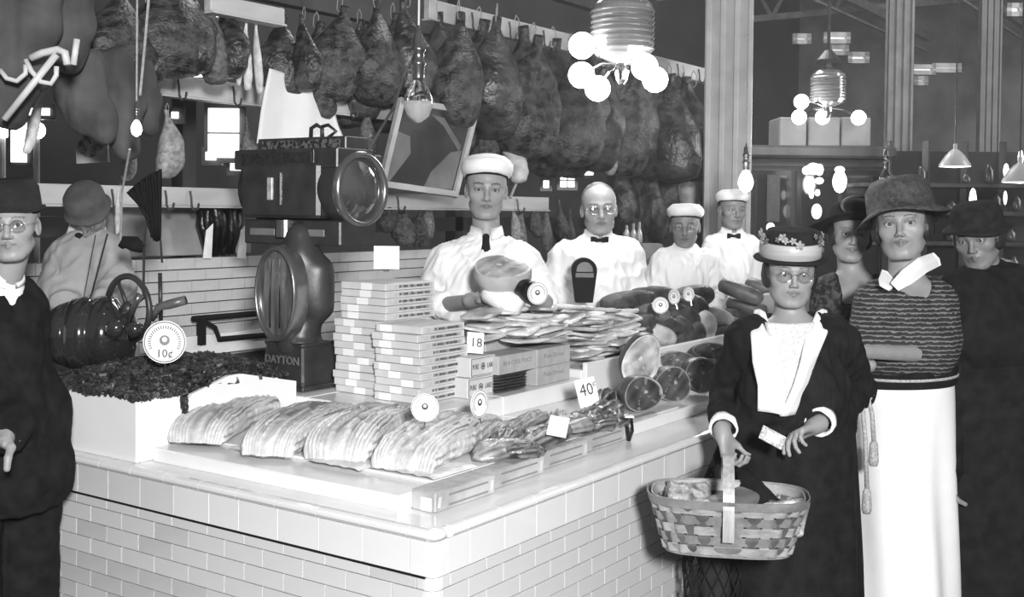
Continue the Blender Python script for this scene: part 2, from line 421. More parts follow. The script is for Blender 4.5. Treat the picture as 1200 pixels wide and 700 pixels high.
def hand_prims(S, w, d, pn, s=1., side=1, curl=(.5, .5, .5, .5), spread=.12, thumb=(.6, .5), k=.006, tfwd=.6):
    """w wrist, d direction of the palm, pn direction the palm faces, side +1/-1: thumb along +/- (d x pn)"""
    d = np.array(d, float)/np.linalg.norm(d); pn = np.array(pn, float); pn -= d*(pn@d); pn /= np.linalg.norm(pn); t = np.cross(d, pn)*side
    tips = []
    S.cap(w-d*.02*s, w+d*.012*s, .026*s, .024*s, .02)
    for i, (off, L, r, pl) in enumerate(((.030, .074, .0090, .088), (.0105, .082, .0092, .092), (-.009, .076, .0088, .088), (-.027, .060, .0078, .080))):
        kn = w+s*(d*pl+t*off); S.cap(w+s*(d*.012+t*off*.55), kn, .0135*s, .0112*s, .014)
        a = 0; p = kn; fan = t*(off/.03)*spread
        for j, q in enumerate((.45, .30, .25)):
            a += curl[i]*(1., 1.15, .8)[j]; u = d*math.cos(a)+pn*math.sin(a)+fan*math.cos(a)*.6; u /= np.linalg.norm(u)
            p2 = p+u*L*q*s; S.cap(p, p2, r*s*(1-.08*j), r*s*(.94-.08*j), k if j == 0 else .002); p = p2
        tips.append(p)
    b = w+s*(d*.022+t*.020+pn*.006); u = t*.75+d*tfwd+pn*.25; u /= np.linalg.norm(u)
    p = b+u*.042*s; S.cap(b, p, .0165*s, .0125*s, .016)
    for a, L, r in ((thumb[0], .034, .0108), (thumb[0]+thumb[1], .028, .0098)):
        v = d*math.cos(a)*1.+pn*math.sin(a)+t*.35*math.cos(a); v /= np.linalg.norm(v); p2 = p+v*L*s; S.cap(p, p2, r*s, r*.88*s, .004); p = p2
    tips.append(p); return tips
def torso(S, J, g=0., fem=False, k=.03, belly=1., bust=1.):
    """J: joints; g grows the shape for clothing"""
    nk, sl, sr, hp = J['neck'], J['sl'], J['sr'], J['hip']; sd = sr-sl; W_ = np.linalg.norm(sd); sd = sd/W_; up = nk-hp; H = np.linalg.norm(up); up /= H; fw = np.cross(up, sd)
    if fw@(J['fwd']) < 0: fw = -fw
    R = np.array([sd, fw, up]).T; cs = (sl+sr)/2; J['R'] = R
    S.cap(sl+sd*.01, sr-sd*.01, .052+g, .052+g, .03)
    S.cap(nk-up*.015, sl*.75+nk*.25, .046+g*.6, .046+g, k); S.cap(nk-up*.015, sr*.75+nk*.25, .046+g*.6, .046+g, k)
    S.ell(cs-up*.12+fw*.012, (W_*.46+g, .108+g, .17+g), R, .05)
    S.ell(nk-up*(H*.62)+fw*.01*belly, (W_*.40*(.92 if fem else 1)*belly+g, .105*belly+g, .16+g), R, .06)
    S.ell(hp+up*.02, (.165*(1.06 if fem else 1)*belly+g, .118*belly+g, .13+g), R, .05)
    if fem:
        for q in (-1, 1): S.ell(cs-up*.165+fw*.075+sd*q*.072, np.array([.068, .058, .070])*bust+g, R, .05)
    return R
def limb(S, a, b, c, r0, r1, r2, g=0., k=.02):
    S.cap(a, b, r0+g, r1+g, k); S.cap(b, c, r1*.98+g, r2+g, k)
def wrinkle(P, N, amt, f, seed, stretch=(1, 1, .6)):
    w = wob(P*np.array(stretch), f*3.2, seed, 3); return P+N*((1-np.abs(w))**2*amt-amt*.35)[:, None]
def bounds(pts, m): A = np.array(pts); return A.min(0)-m, A.max(0)+m
def person(label, J, hR, hs=1., fem=False, group=None, sk=None, smile=False, look=(0, 0), hands=(), brow=.35, fat=1., stub=1., blur_face=False, arms=True, lip=.62, belly=1., bust=1., cat='person'):
    """J: head, neck, sl, sr, el, er, wl, wr, hip, feet (world points)"""
    c = J['head']; base = np.array([J['hip'][0], J['hip'][1], 0.])
    root = thing('person', label, cat, base, group)
    J.setdefault('fwd', hR[:, 1])
    pts = [J[q] for q in ('head', 'neck', 'sl', 'sr', 'el', 'er', 'wl', 'wr', 'hip')]
    lo, hi = bounds(pts, .24); lo[2] = -.01
    fine = [(c-.15, c+.15)]+[(h['w']-.13, h['w']+.13) for h in hands]
    S = SDF(lo, hi, fine, .0030, .013)
    head_prims(S, c, hR, hs, fem, fat, smile)
    S.cap(c+hs*(hR@np.array([0, -.022, -.06])), J['neck']+np.array([0, 0, -.02]), .052*hs*(.9 if fem else 1), .056*hs, .02)
    torso(S, J, 0, fem, belly=belly, bust=bust); R = J['R']
    a = .92 if fem else 1.
    limb(S, J['sl'], J['el'], J['wl'], .048*a, .038*a, .025*a); limb(S, J['sr'], J['er'], J['wr'], .048*a, .038*a, .025*a)
    for h in hands:
        J.setdefault('tips', []).append(hand_prims(S, h['w'], h['d'], h['pn'], h.get('s', .95 if fem else 1.05), h.get('side', 1), h.get('curl', (.4,)*4), h.get('spread', .12), h.get('thumb', (.6, .5)), tfwd=h.get('tfwd', .6)))
    for q in (-1, 1):
        th = J['hip']+R[:, 0]*q*.085-R[:, 2]*.03; ft = np.array([th[0], th[1], .08])
        kn = (th+ft)/2+R[:, 1]*.02
        S.cap(th, kn, .082, .058, .03); S.cap(kn, ft, .056, .040, .02); S.cap(ft-np.array([0, 0, .035]), ft+_u0(R[:, 1])*.14-np.array([0, 0, .045]), .04, .032, .02)
    P, Q = S.mesh(); P = relax(P, Q, 1, .4)
    t = head_tone(P, c, hR, hs, fem, smile, brow, stub, lip)
    raw('body', P, Q, sk or skin, root, True, t)
    eyes(root, c, hR, hs, look)
    root['J'] = 0
    return root
def garment(name, root, m, fn, pts, margin=.16, h=.0075, wr=(.006, 9), seed=1, cut=None, tone=None):
    lo, hi = bounds(pts, margin); S = SDF(lo, hi, (), h, h); fn(S); P, Q = S.mesh(); P = relax(P, Q, 2, .5)
    if wr: P = wrinkle(P, vnorm(P, Q), wr[0], wr[1], seed)
    if cut is not None:
        keep = cut(P[Q].mean(1)); Q = Q[keep]; u, inv = np.unique(Q, return_inverse=True); P = P[u]; Q = inv.reshape(-1, 4)
    return raw(name, P, Q, m, root, True, tone)
def shirt(root, J, m, g=.014, fem=False, sleeve=1., belly=1., seed=1, wr=(.014, 9), collar=True, name='shirt', hs=1., cuff=.0, bust=1., puff=0., nr=.06, bottom=.10):
    R = torso_R = J['R']; up = R[:, 2]; fw = R[:, 1]
    def fn(S):
        torso(S, J, g, fem, belly=belly, bust=bust)
        for a, b, c in (('sl', 'el', 'wl'), ('sr', 'er', 'wr')):
            A, B, C_ = J[a], J[b], J[c]; 
            if sleeve >= 1: 
                e = B+(C_-B)*(sleeve-1); limb(S, A, B, e, .052, .045+puff, .036+cuff, g*.9)
            else: S.cap(A, A+(B-A)*sleeve, .052+g, .05+g+puff, .02)
        if collar: S.cap(J['neck']-up*.02, J['neck']+up*.035+fw*.0, .066*hs, .060*hs, .02)
        nb = J['neck']
        S.cap(nb-up*.03+fw*.01, nb+up*.2, nr*.86*hs, nr*hs, .004, True)
        S.boxs(J['hip']-up*(.5+bottom), (.5, .5, .5), R, 0, 0, True)
    P = [J[q] for q in ('sl', 'sr', 'el', 'er', 'neck', 'hip')]+([J['wl'], J['wr']] if sleeve > 1 else [])
    return garment(name, root, m, fn, P, .2 if puff else .17, wr=wr, seed=seed)
def collar_band(root, c0, c1, r, m, R, open_=.25, name='collar', flare=1.12):
    """turned-down collar: ring around the neck, open at the front"""
    V = []; F = []; n = 40; pr = [(r*.97, .0, .028), (r*1.0, .004, .034), (r*flare, .0, .004), (r*flare*1.03, .002, -.006), (r*flare*.98, -.002, -.004), (r*.94, 0, .026)]
    k = len(pr)
    for i in range(n+1):
        a = open_+(2*math.pi-2*open_)*i/n
        front = math.cos(a)
        for rr, o, z in pr:
            zz = z-(.022 if z < .02 else .012)*max(front, 0)**2
            V.append(c0+R@np.array([math.sin(a)*rr, math.cos(a)*rr*1.02, zz]))
    for i in range(n):
        for j in range(k): F.append((i*k+j, i*k+(j+1) % k, (i+1)*k+(j+1) % k, (i+1)*k+j))
    F += [tuple(range(k)), tuple(n*k+j for j in range(k))[::-1]]
    return raw(name, V, F, m, root, True)
def bow_tie(root, c, R, m, s=1.):
    mb = MB()
    for q in (-1, 1):
        V = []; F = []
        for (x, w, t) in ((0.003, .006, .006), (.012, .011, .008), (.026, .016, .007), (.040, .015, .003)):
            for (u, v) in ((1, 0), (0, 1), (-1, 0), (0, -1)): V.append((q*x, u*0+v*t, u*w))
        for i in range(3):
            for j in range(4): F.append((i*4+j, i*4+(j+1) % 4, (i+1)*4+(j+1) % 4, (i+1)*4+j))
        F += [(0, 1, 2, 3), (12, 13, 14, 15)]
        mb.add((np.array(V)*s)@R.T+c, F)
    mb.ball(c, (.008*s, .008*s, .009*s), 10, 8, R); mb.build('bow_tie', m, root, True)
def neck_tie(root, pts, m, R, w=(.014, .022, .034), name='neck_tie'):
    V = []; F = []; n = len(pts)
    for i, p in enumerate(pts):
        ww = np.interp(i/(n-1), [0, .12, 1], [w[0], w[1]*.6, w[2]])
        for u, v in ((-1, 0), (-.5, .008), (.5, .008), (1, 0), (.5, -.004), (-.5, -.004)): V.append(np.array(p)+R[:, 0]*u*ww+R[:, 1]*v)
    for i in range(n-1):
        for j in range(6): F.append((i*6+j, i*6+(j+1) % 6, (i+1)*6+(j+1) % 6, (i+1)*6+j))
    F += [tuple(range(6))[::-1], tuple((n-1)*6+j for j in range(6))]
    mb = MB(); mb.add(V, F); mb.ball(np.array(pts[0])+R[:, 1]*.003, (.015, .012, .013), 12, 8, R); return mb.build(name, m, root, True)
def hair_shell(root, c, R, s, m, kind='short'):
    lo, hi = c-.17*s, c+.17*s; S = SDF(lo, hi, (), .004, .004)
    L = lambda x, y, z: c+s*(R@np.array([x, y, z]))
    E = lambda p, r, k=.015, sub=False: S.ell(L(*p), np.array(r)*s, R, k*s, sub)
    if kind == 'short':
        E((0, -.022, .036), (.0785, .098, .085)); E((0, .076, -.03), (.067, .088, .080), .012, True); E((0, -.02, -.115), (.11, .14, .075), .012, True)
        for q in (-1, 1): E((q*.078, .0, -.012), (.012, .022, .034), .006, True)
    else:
        E((0, -.03, .03), (.082, .095, .085)); 
        for q in (-1, 1): E((q*.068, -.008, -.012), (.025, .042, .045), .02)
        E((0, -.095, -.03), (.055, .04, .05), .03); E((0, .085, -.030), (.064, .085, .092), .012, True)
    P, Q = S.mesh(); P = relax(P, Q, 1); N = vnorm(P, Q); l = (P-c)@R
    P = P+N*(wob(l*np.array([1, 1, .35]), 260, 5, 2)*.0016*s)[:, None]
    return raw('hair', P, Q, m, root, True)
def sailor_cap(root, c, R, s, m, pitch=8, h=.036):
    """flat white cloth cap: wide band and low crown"""
    Rp = R@np.array([[1, 0, 0], [0, math.cos(R_(pitch)), -math.sin(R_(pitch))], [0, math.sin(R_(pitch)), math.cos(R_(pitch))]])
    o = c+s*(R@np.array([0, -.012, .046])); mb = MB()
    pr = [(.080, 0), (.087, .0), (.097, .012), (.102, .030), (.100, h), (.095, h+.003), (.091, h-.003), (.092, h+.010), (.078, h+.022), (.04, h+.028), (1e-4, h+.030)]
    mb.lathe([(a*s, b*s) for a, b in pr], 44, o, Rp, 1, 1.16, cap=False)
    V = np.array(mb.v); V += Rp[:, 2]*(wob(V-o, 60, 3, 2)*.0025)[:, None]; mb.v = [tuple(q) for q in V]
    cap = mb.build('cap', m, root, True)
    b = MB(); b.lathe([(.0795*s, -.004*s), (.0835*s, -.007*s), (.0835*s, .003*s), (.0795*s, .003*s), (.0795*s, -.004*s)], 44, o, Rp, 1, 1.16, cap=False); b.build('cap_lining', black_cloth, root, True)
# ------------------------------------------------------------------ picture point helpers: meet a world plane
def onZ(x, y, z): r = at(x, y, 1)-CAM; return CAM+r*(z-CAM[2])/r[2]
def onY(x, y, v): r = at(x, y, 1)-CAM; return CAM+r*(v-CAM[1])/r[1]
def onX(x, y, v): r = at(x, y, 1)-CAM; return CAM+r*(v-CAM[0])/r[0]
def ppm(p): return FPX/((np.array(p)-CAM)@cF)
def struct(name, mb, m, smooth=False): o = mb.build(name, m, None, smooth); o['kind'] = 'structure'; return o
# ------------------------------------------------------------------ the hall
fl_m = mat('worn_floor', .06, .7, .3, 2); hallw = mat('hall_wall', .28, .8, .35, 1.2); hallc = mat('hall_ceiling', .30, .8, .2, 2, stretch=(1, .1, 1))
struct('floor', MB().box((7, 4, -.05), (34, 30, .1)), fl_m)
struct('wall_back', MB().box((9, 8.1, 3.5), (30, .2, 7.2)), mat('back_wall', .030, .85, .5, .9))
struct('wall_far', MB().box((23.8, 1, 3.5), (.2, 26, 7.2)), hallw)
cb = MB().box((15.5, 1, 7.2), (17, 22, .15)); struct('ceiling', cb, hallc)
# trusses: pale painted iron, chords with lattice
iron_p = mat('painted_iron', .34, .6, .2, 6); n_t = 1
for xx in (10.5, 13.5, 16.5, 19.5):
    m = MB(); z0, z1 = 5.5, 6.6
    m.box((xx, 1, z0), (.10, 18, .12)); m.box((xx, 1, z1), (.10, 18, .12))
    for k in range(14):
        y0 = -8+k*1.25; m.tube([(xx, y0, z0), (xx, y0+.62, z1), (xx, y0+1.25, z0)], .045, 5)
    struct('trim_%d' % n_t, m, iron_p); n_t += 1
for yy in (-3.2, -1.2, .8, 2.8, 4.8):
    m = MB(); m.box((15.2, yy, 5.35), (15, .12, .16)); m.box((15.2, yy, 5.05), (15, .05, .04)); struct('trim_%d' % n_t, m, iron_p); n_t += 1
wn = 1
for px, py, w, h, d in ((939, 46, 16, 7, 15), (980, 45, 26, 8, 15), (980, 59, 22, 7, 15.2), (1005, 68, 20, 8, 15.2), (1080, 82, 26, 7, 16), (1108, 80, 30, 6, 16), (1078, 95, 12, 6, 16), (1188, 12, 14, 10, 14)):
    k = d/FPX; c = at(px, py, d); m = MB(); R = frame_from(-_u0(cF)); m.box(c, (w*k, h*k, .03), R); o = m.build('pane', glow3); fr = MB(); 
    for dx in (-.5, .5): fr.box(c+R@np.array([dx*w*k, 0, .02]), (.06, h*k+.06, .06), R)
    for dy in (-.5, .5): fr.box(c+R@np.array([0, dy*h*k, .02]), (w*k+.06, .06, .06), R)
    f = struct('window_%d' % wn, fr, iron_p); o.parent = f; wn += 1
# iron columns
def column(px, d, wpx, y1px, label, name='iron_column', m=iron_p, zt=6.9):
    c = at(px, 100, d); c[2] = 0; w = wpx*d/FPX; t = thing(name, label, 'column', c); R = frame_from(-_u0(cF)); M_ = MB()
    M_.box(c+[0, 0, zt/2], (w*.8, zt, w*.5), R); M_.build('shaft', m, t)
    for q in (-.42, -.14, .14, .42): g = MB(); g.box(c+R@np.array([q*w, 0, w*.27])+[0, 0, zt/2], (w*.10, zt, w*.08), R, .004); g.build('moulding', m, t)
    g = MB(); g.box(c+[0, 0, .25], (w*1.15, .5, w*.8), R, .02); g.build('plinth', m, t)
    return t
col_l = mat('cream_iron', .50, .5, .12, 5)
column(851, 8.6, 58, 175, 'pale panelled iron column standing where the upper meat rail ends', m=col_l)
column(1052, 10.5, 32, 145, 'plain grey iron column further off, behind the tall person', m=mat('grey_iron', .17, .6, .2, 6))
column(1158, 12, 26, 160, 'dim grey column near the right edge of the hall', m=mat('dim_iron', .08, .6, .2, 6))
# dark shop cabinet beyond the counter with pale stone blocks on it
c = at(930, 250, 9.4); R = frame_from(-_u0(cF)); k = 9.4/FPX
def P9(px, py, o=0.): return at(px, py, 9.4)+R[:, 2]*o
t = thing('shop_cabinet', 'tall dark panelled cabinet behind the last two people at the counter', 'cabinet', [c[0], c[1], 0])
def board(name, x0, x1, y0, y1, o, th, m, par, ch=0.):
    a = (P9(x0, y0)+P9(x1, y1))/2; mb = MB(); mb.box(a+R[:, 2]*o, (abs(x1-x0)*k, abs(y1-y0)*k, th), R, ch); return mb.build(name, m, par)
board('carcass', 826, 1036, 184, 480, -.3, .5, wood_d, t); board('cornice', 820, 1042, 172, 186, -.2, .8, wood_d, t, .02); board('cornice_lip', 822, 1040, 190, 195, -.02, .12, wood_d, t)
for x0, x1 in ((832, 872), (880, 925), (932, 980), (986, 1030)):
    o = board('door', x0, x1, 200, 330, 0, .05, mat('cabinet_door', .014, .25, .4, 5, coat=.4), t); board('pane', x0+5, x1-5, 206, 300, .03, .012, mat('dark_glass', .015, .08, .1, 3, coat=1.), o)
o = board('notice', 897, 912, 205, 260, .05, .01, mat('faded_paper', .06, .8, .2, 30), t)
for i, (x0, x1) in enumerate(((911, 944), (945, 983), (984, 1019))):
    o = board('stone_block', x0+.7, x1-.7, 138, 172, -.15, .4, mat('pale_stone', .26, .8, .12, 5), None, .01); tag(o, ['leftmost of three pale stone blocks on the dark cabinet', 'middle one of three pale stone blocks on the dark cabinet', 'rightmost of three pale stone blocks on the dark cabinet'][i], 'block', 'stone blocks on the cabinet')
# ------------------------------------------------------------------ tiled counter
ctr = thing('tiled_counter', 'white glazed brick counter with a rounded tile edge carrying the meat display', 'counter', (0, 0, 0))
m = MB(); m.box((3.0, .404, .4085), (5.984, .792, .814)); m.box((.569, 1.385, .4085), (1.122, 1.17, .814)); m.build('core', grout, ctr)
PT, RH = .1535, .0509
def tile_mesh(name, w, h, m, t=.010, ch=.0007):
    b = MB(); b.box((0, 0, 0), (w-.0028, t, h-.0028), None, ch); me = bpy.data.meshes.new(name); me.from_pydata(b.v, [], b.f); me.materials.append(m); return me
_tm = {}
def tile(face, s0, s1, z0, z1, m, par, name='tile', oy=0.):
    key = (round(s1-s0, 4), round(z1-z0, 4), m.name)
    if key not in _tm: _tm[key] = tile_mesh('tile', s1-s0, z1-z0, m)
    o = bpy.data.objects.new(name, _tm[key]); COL.objects.link(o); o.parent = par; s = (s0+s1)/2; z = (z0+z1)/2
    if face == 'R': o.location = (s, .003+oy+random.uniform(-.0004, .0004), z)
    else: o.location = (.003+random.uniform(-.0004, .0004), s, z); o.rotation_euler = (0, 0, math.pi/2)
    return o
random.seed(2)
TOPB, LOWB, Z1 = .790, .700, .667
def row_tiles(face, off, smax, z0, z1, start, m, par, objs=True, acc=None):
    s = off-PT*5
    while s < smax:
        a, b = max(s, start), min(s+PT, smax)
        if b-a > .015:
            if objs: tile(face, a, b, z0, z1, m if random.random() > .16 else random.choice((tile_m, tile_dk)), par)
            else:
                c = ((a+b)/2, .003, (z0+z1)/2) if face == 'R' else (.003, (a+b)/2, (z0+z1)/2)
                acc.box(c, (b-a-.0022, .010, z1-z0-.0022) if face == 'R' else (.010, b-a-.0022, z1-z0-.0022), None, .002)
        s += PT
acc = MB()
for face, oB, oP, o1, smax in (('R', .143, .063, .139, 2.25), ('L', .076, .053, -.02, 1.97)):
    row_tiles(face, oP, smax, Z1, LOWB-(.004 if face == 'L' else 0), .03, tile_m, ctr)
    for r in range(13):
        off = o1 if r % 2 == 0 else oP; z1 = Z1-RH*r; z0 = z1-RH
        row_tiles(face, off, smax, max(z0, .002), z1, .03, tile_m if r < 3 else tile_dk if face == 'L' else tile_m, ctr, r < (7 if face == 'L' else 8), acc)
for z0_, z1_ in [(LOWB, TOPB)]+[(Z1, LOWB)]+[(Z1-RH*(r+1), Z1-RH*r) for r in range(13)]:
    s = 2.253
    while s < 5.98: acc.box((s+PT/2, .003, (max(z0_, .002)+z1_)/2), (PT-.0028, .010, z1_-max(z0_, .002)-.0028)); s += PT
acc.box((4.1, .003, .805), (3.7, .03, .028), None, .01)
o = acc.build('lower_tiles', tile_dk, ctr); o['kind'] = 'stuff'
for k in range(14):
    s = .143+PT*k; tile('R', s, s+PT, LOWB, TOPB, band_m, ctr, 'band_tile')
tile('R', .05, .143, LOWB, TOPB, band_m, ctr, 'band_tile')
for k in range(4): tile('L', .076+PT*k, .076+PT*(k+1), LOWB, TOPB, band_m, ctr, 'band_tile')
tile('L', .690, .813, LOWB, TOPB, band_m, ctr, 'band_tile'); tile('L', .022, .076, LOWB, TOPB, band_m, ctr, 'band_tile')
for k in range(8): tile('L', .813+PT*k, .813+PT*(k+1), LOWB, TOPB, band_m if k < 1 else tile_m, ctr, 'band_tile')
# rounded corner tiles
def corner(z0, z1, r=.03, ext=.05, exl=.022):
    V = []; pts = [(-.002, exl)]+[(r-(r+.002)*math.cos(a), r-(r+.002)*math.sin(a)) for a in np.linspace(0, math.pi/2, 8)]+[(ext, -.002)]
    b = MB(); poly = pts+[(ext, .012), (r+.01, .012), (.012, r), (.012, exl)] if exl > r else pts+[(ext, .01), (.02, .02), (.01, exl)]
    b.prism([(x, y) for x, y in poly], z0+.001, z1-.001); return b.build('corner_tile', band_m, ctr)
corner(LOWB, TOPB, .022); z = LOWB
corner(Z1, LOWB, .022, .03, .03)
for r in range(13): corner(max(.001+Z1-RH*(r+1), 0), Z1-RH*r, .022, .03, .03)
# bullnose
def bull(face, a, b):
    m = MB(); pr = [(.03, .820)]+[(.0+.004-.022*math.sin(t), .8055+.0155*math.cos(t)) for t in np.linspace(0, math.pi, 8)]+[(.03, .790)]
    V = []; n = len(pr)
    for s in (a+.001, b-.001):
        for y, z in pr: V.append((s, y, z) if face == 'R' else (y, s, z))
    F = [(i, (i+1) % n, n+(i+1) % n, n+i) for i in range(n)]+[tuple(range(n))[::-1], tuple(range(n, 2*n))]
    m.add(V, F); return m.build('bullnose_tile', band_m, ctr, False)
xs = [.055]+[.055+.062]+[.117+PT*k for k in range(1, 15)]
for a, b in zip(xs, xs[1:]): bull('R', a, b)
xs = [.012]+[.075+PT*k for k in range(0, 13)]
for a, b in zip(xs, xs[1:]): bull('L', a, b)
m = MB(); m.ball((.016, .016, .8055), (.034, .034, .0158), 20, 12); m.box((.035, .02, .8055), (.045, .04, .0305), None, .004); m.box((.016, .02, .8055), (.02, .02, .03)); m.build('bullnose_corner', band_m, ctr, True)
m = MB(); m.box((-.001, 1.0, LOWB-.002), (.006, 1.95, .004)); m.build('joint_shadow', black, ctr)  # black strip puts the shade of the recessed joint into colour
# ------------------------------------------------------------------ marble slabs and steps
def marble_slab(label, x0, x1, y0, y1, z0, z1, ch=.004):
    b = MB(); b.box(((x0+x1)/2, (y0+y1)/2, (z0+z1)/2), (x1-x0, y1-y0, z1-z0), None, ch); o = b.build('marble_slab', marble); return tag(o, label, 'slab')
m = MB(); m.box((3.0, .405, .8190), (5.98, .79, .0036)); m.box((.569, 1.385, .8190), (1.12, 1.17, .0036)); m.build('worktop', marble, ctr)
SX, SY, SZ = .07, .172, .864
marble_slab('low white marble display slab nearest the counter corner', SX, 1.135, SY, 1.155, .8212, SZ)
marble_slab('low white marble display slab under the cut ham halves', 1.138, 5.9, SY, .79, .8212, SZ)
cT = (.218, .177, .87); TZ = SZ+.009
marble_slab('thin white marble tray directly under the bacon slabs', cT[0], 1.12, cT[1], 1.13, SZ+.0004, TZ)
marble_slab('thin white marble tray under the heap of small meats', 1.123, 1.69, cT[1], .66, SZ+.0004, TZ)
STP = onZ(500, 486, .94); PAN = onZ(672, 467, TZ)
def step(label, x0, x1, y0, y1, z0=None): return marble_slab(label, x0, x1, y0, y1, z0 or TZ+.0004, .94)
step('raised white marble step under the carton stacks', STP[0], 1.12, STP[1], 1.12)
step('raised white marble step under the dark weighing scale', STP[0], 1.12, 1.1225, 1.95, SZ-.02)
step('raised white marble step under the printed cartons', 1.1225, 1.69, STP[1], .79)
PAN[1] = min(PAN[1], .66)
marble_slab('tall upright white marble panel behind the ham halves', 1.70, 4.8, PAN[1], PAN[1]+.022, SZ+.0004, 1.0)
marble_slab('white marble shelf behind the upright panel under the wrapped meats', 1.70, 4.8, PAN[1]+.0225, .79, SZ+.0004, .97)
print('SLAB', SX, SY, SZ, cT, STP, PAN)
# ------------------------------------------------------------------ tiled back counter
bw = thing('tiled_back_counter', 'low white brick-tiled wall with a rounded top behind the scale', 'counter', (1.4, 2.4, 0))
YB = 2.4
m = MB(); m.box((1.4, YB+.16, .68), (4.4, .30, 1.355)); m.build('core', grout, bw)
zt = 1.372
def joint_x(px, z): return onY(px, 315, YB)[0]
o0 = joint_x(194.6, 0); o1_ = joint_x(208, 0)
_tm2 = {}
def btile(s0, s1, z0, z1, par):
    key = ('b', round(s1-s0, 4), round(z1-z0, 4))
    if key not in _tm: _tm[key] = tile_mesh('tile', s1-s0, z1-z0, tile_m if random.random() < .5 else tile_dk)
    o = bpy.data.objects.new('tile', _tm[key]); COL.objects.link(o); o.parent = par; o.location = np.array([(s0+s1)/2, YB+.004, (z0+z1)/2])-np.array(par['wl'])
PB = joint_x(228, 0)-joint_x(194.6, 0); RB = .0685*.78
RB = (onY(220, 322, YB)-onY(220, 335.3, YB))[2]
for r in range(9):
    off = o0 if r == 0 else (o1_ if r % 2 else o1_-PB/2); s = off-PB*20
    z1 = zt-(RB*r+.002 if r else 0); z0 = zt-RB*(r+1)
    while s < 3.45:
        a, b = max(s, -.75), min(s+PB, 3.45)
        if b-a > .02: btile(a, b, z0, z1, bw)
        s += PB
acc = MB()
# ------------------------------------------------------------------ rails
rail_m = mat('painted_rail', .46, .55, .18, 8, .1, stretch=(.3, 1, 1))
def rail(name, label, a, b, h, dpt=.045, m=rail_m, hooks=()):
    a = np.array(a); b = np.array(b); t = thing(name, label, 'rail', a); mid = (a+b)/2; L = np.linalg.norm(b-a); R = basis(b-a, (0, 0, 1))
    g = MB(); g.box(mid, (h, dpt, L), R, .004); g.build('beam', m, t); g = MB(); g.box(mid+R[:, 0]*(-h*.5-.004), (.008, dpt*1.5, L), R); g.build('lower_lip', m, t)
    for f in hooks:
        p = a+(b-a)*f+np.array([0, -dpt*.6, 0]); g = MB(); g.tube([p+[0, -.004, h*.3], p+[0, -.012, -h*.1], p+[0, -.014, -h*.5], p+[0, -.03, -h*.75], p+[0, -.055, -h*.65], p+[0, -.062, -h*.35]], .0055, 6); g.build('hook', iron, t)
    return t
YR = 2.36
def rz_at(px, py): return onY(px, py, YR)
a, b = rz_at(-8, 212), rz_at(640, 247); a[2] = b[2] = (a[2]+b[2])/2; lowz = a[2]
rail('meat_rail', 'lower pale meat rail just above the tiled back counter', a, b, .082, hooks=[.13, .20, .235, .44, .52, .60, .8, .9])
a, b = rz_at(178, 98), rz_at(700, 168); a[2] = b[2] = rz_at(240, 105)[2]; midz = a[2]; a[0] = rz_at(150, 98)[0]
rail('meat_rail', 'middle pale meat rail with iron hooks behind the hanging bulb', a, b, .088, hooks=[.06, .14, .20, .34, .47, .52, .6, .8])
a, b = rz_at(500, 8), rz_at(838, 96); a[2] = b[2] = rz_at(665, 50)[2]; upz = a[2]
rail('meat_rail', 'upper whitish meat rail carrying the long row of smoked hams', a, b, .11, hooks=[.1, .2, .3, .4, .5, .6, .7, .8, .9])
a, b = onY(243, 3, 2.0), onY(330, 14, 2.0); b[2] = a[2]; rail('meat_rail', 'short pale rail at the very top over the pale shank bones', a, b, .07)
for (p, q) in (((640, 128), (598, 232)), ((880, 168), (800, 196))):
    m = MB(); m.tube([onY(p[0], p[1], YR-.05), onY(q[0], q[1], YR-.05)], .009, 8); o = m.build('rail_brace', iron_p); tag(o, 'thin slanting rod bracing the rails right of the capped person' if p[0] < 700 else 'thin slanting rod below the panelled column', 'rod')
# timber uprights and a dark backing carrying the rails
m = MB()
for x in (-.7, 1.9, 4.3, 6.6): m.box((x, 3.25, 1.7), (.09, .09, 3.4))
m.box((2.9, 3.25, 2.85), (7.4, .09, .10)); m.box((2.9, 3.25, 3.35), (7.4, .09, .10)); m.box((2.9, 3.25, 1.5), (7.4, .09, .10)); o = m.build('timber_frame', wood_d); tag(o, 'dark timber frame standing behind the meat rails', 'frame')
for x, z in ((.3, lowz), (3.9, lowz), (1.9, midz), (4.3, midz), (6.2, upz), (4.3, upz)):
    pass
# ------------------------------------------------------------------ the people in the picture
def bj(head, d, shl, shr, hipy, el, er, wl, wr, neck=None, dn=.03):
    """joints from picture points at depth d; each of el.. may carry its own depth"""
    g = lambda p: at(p[0], p[1], p[2] if len(p) > 2 else d)
    J = dict(head=g(head), sl=g(shl), sr=g(shr), el=g(el), er=g(er), wl=g(wl), wr=g(wr))
    J['neck'] = g(neck) if neck else (J['sl']+J['sr'])/2+np.array([0, 0, .055])
    m = (J['sl']+J['sr'])/2; J['hip'] = np.array([m[0], m[1], 0])+_u0(cF)*.02; J['hip'][2] = hipy
    J['fwd'] = -_u0(cF); return J
wcap = mat('starched_white_cotton', .86, .8, .02, 9)
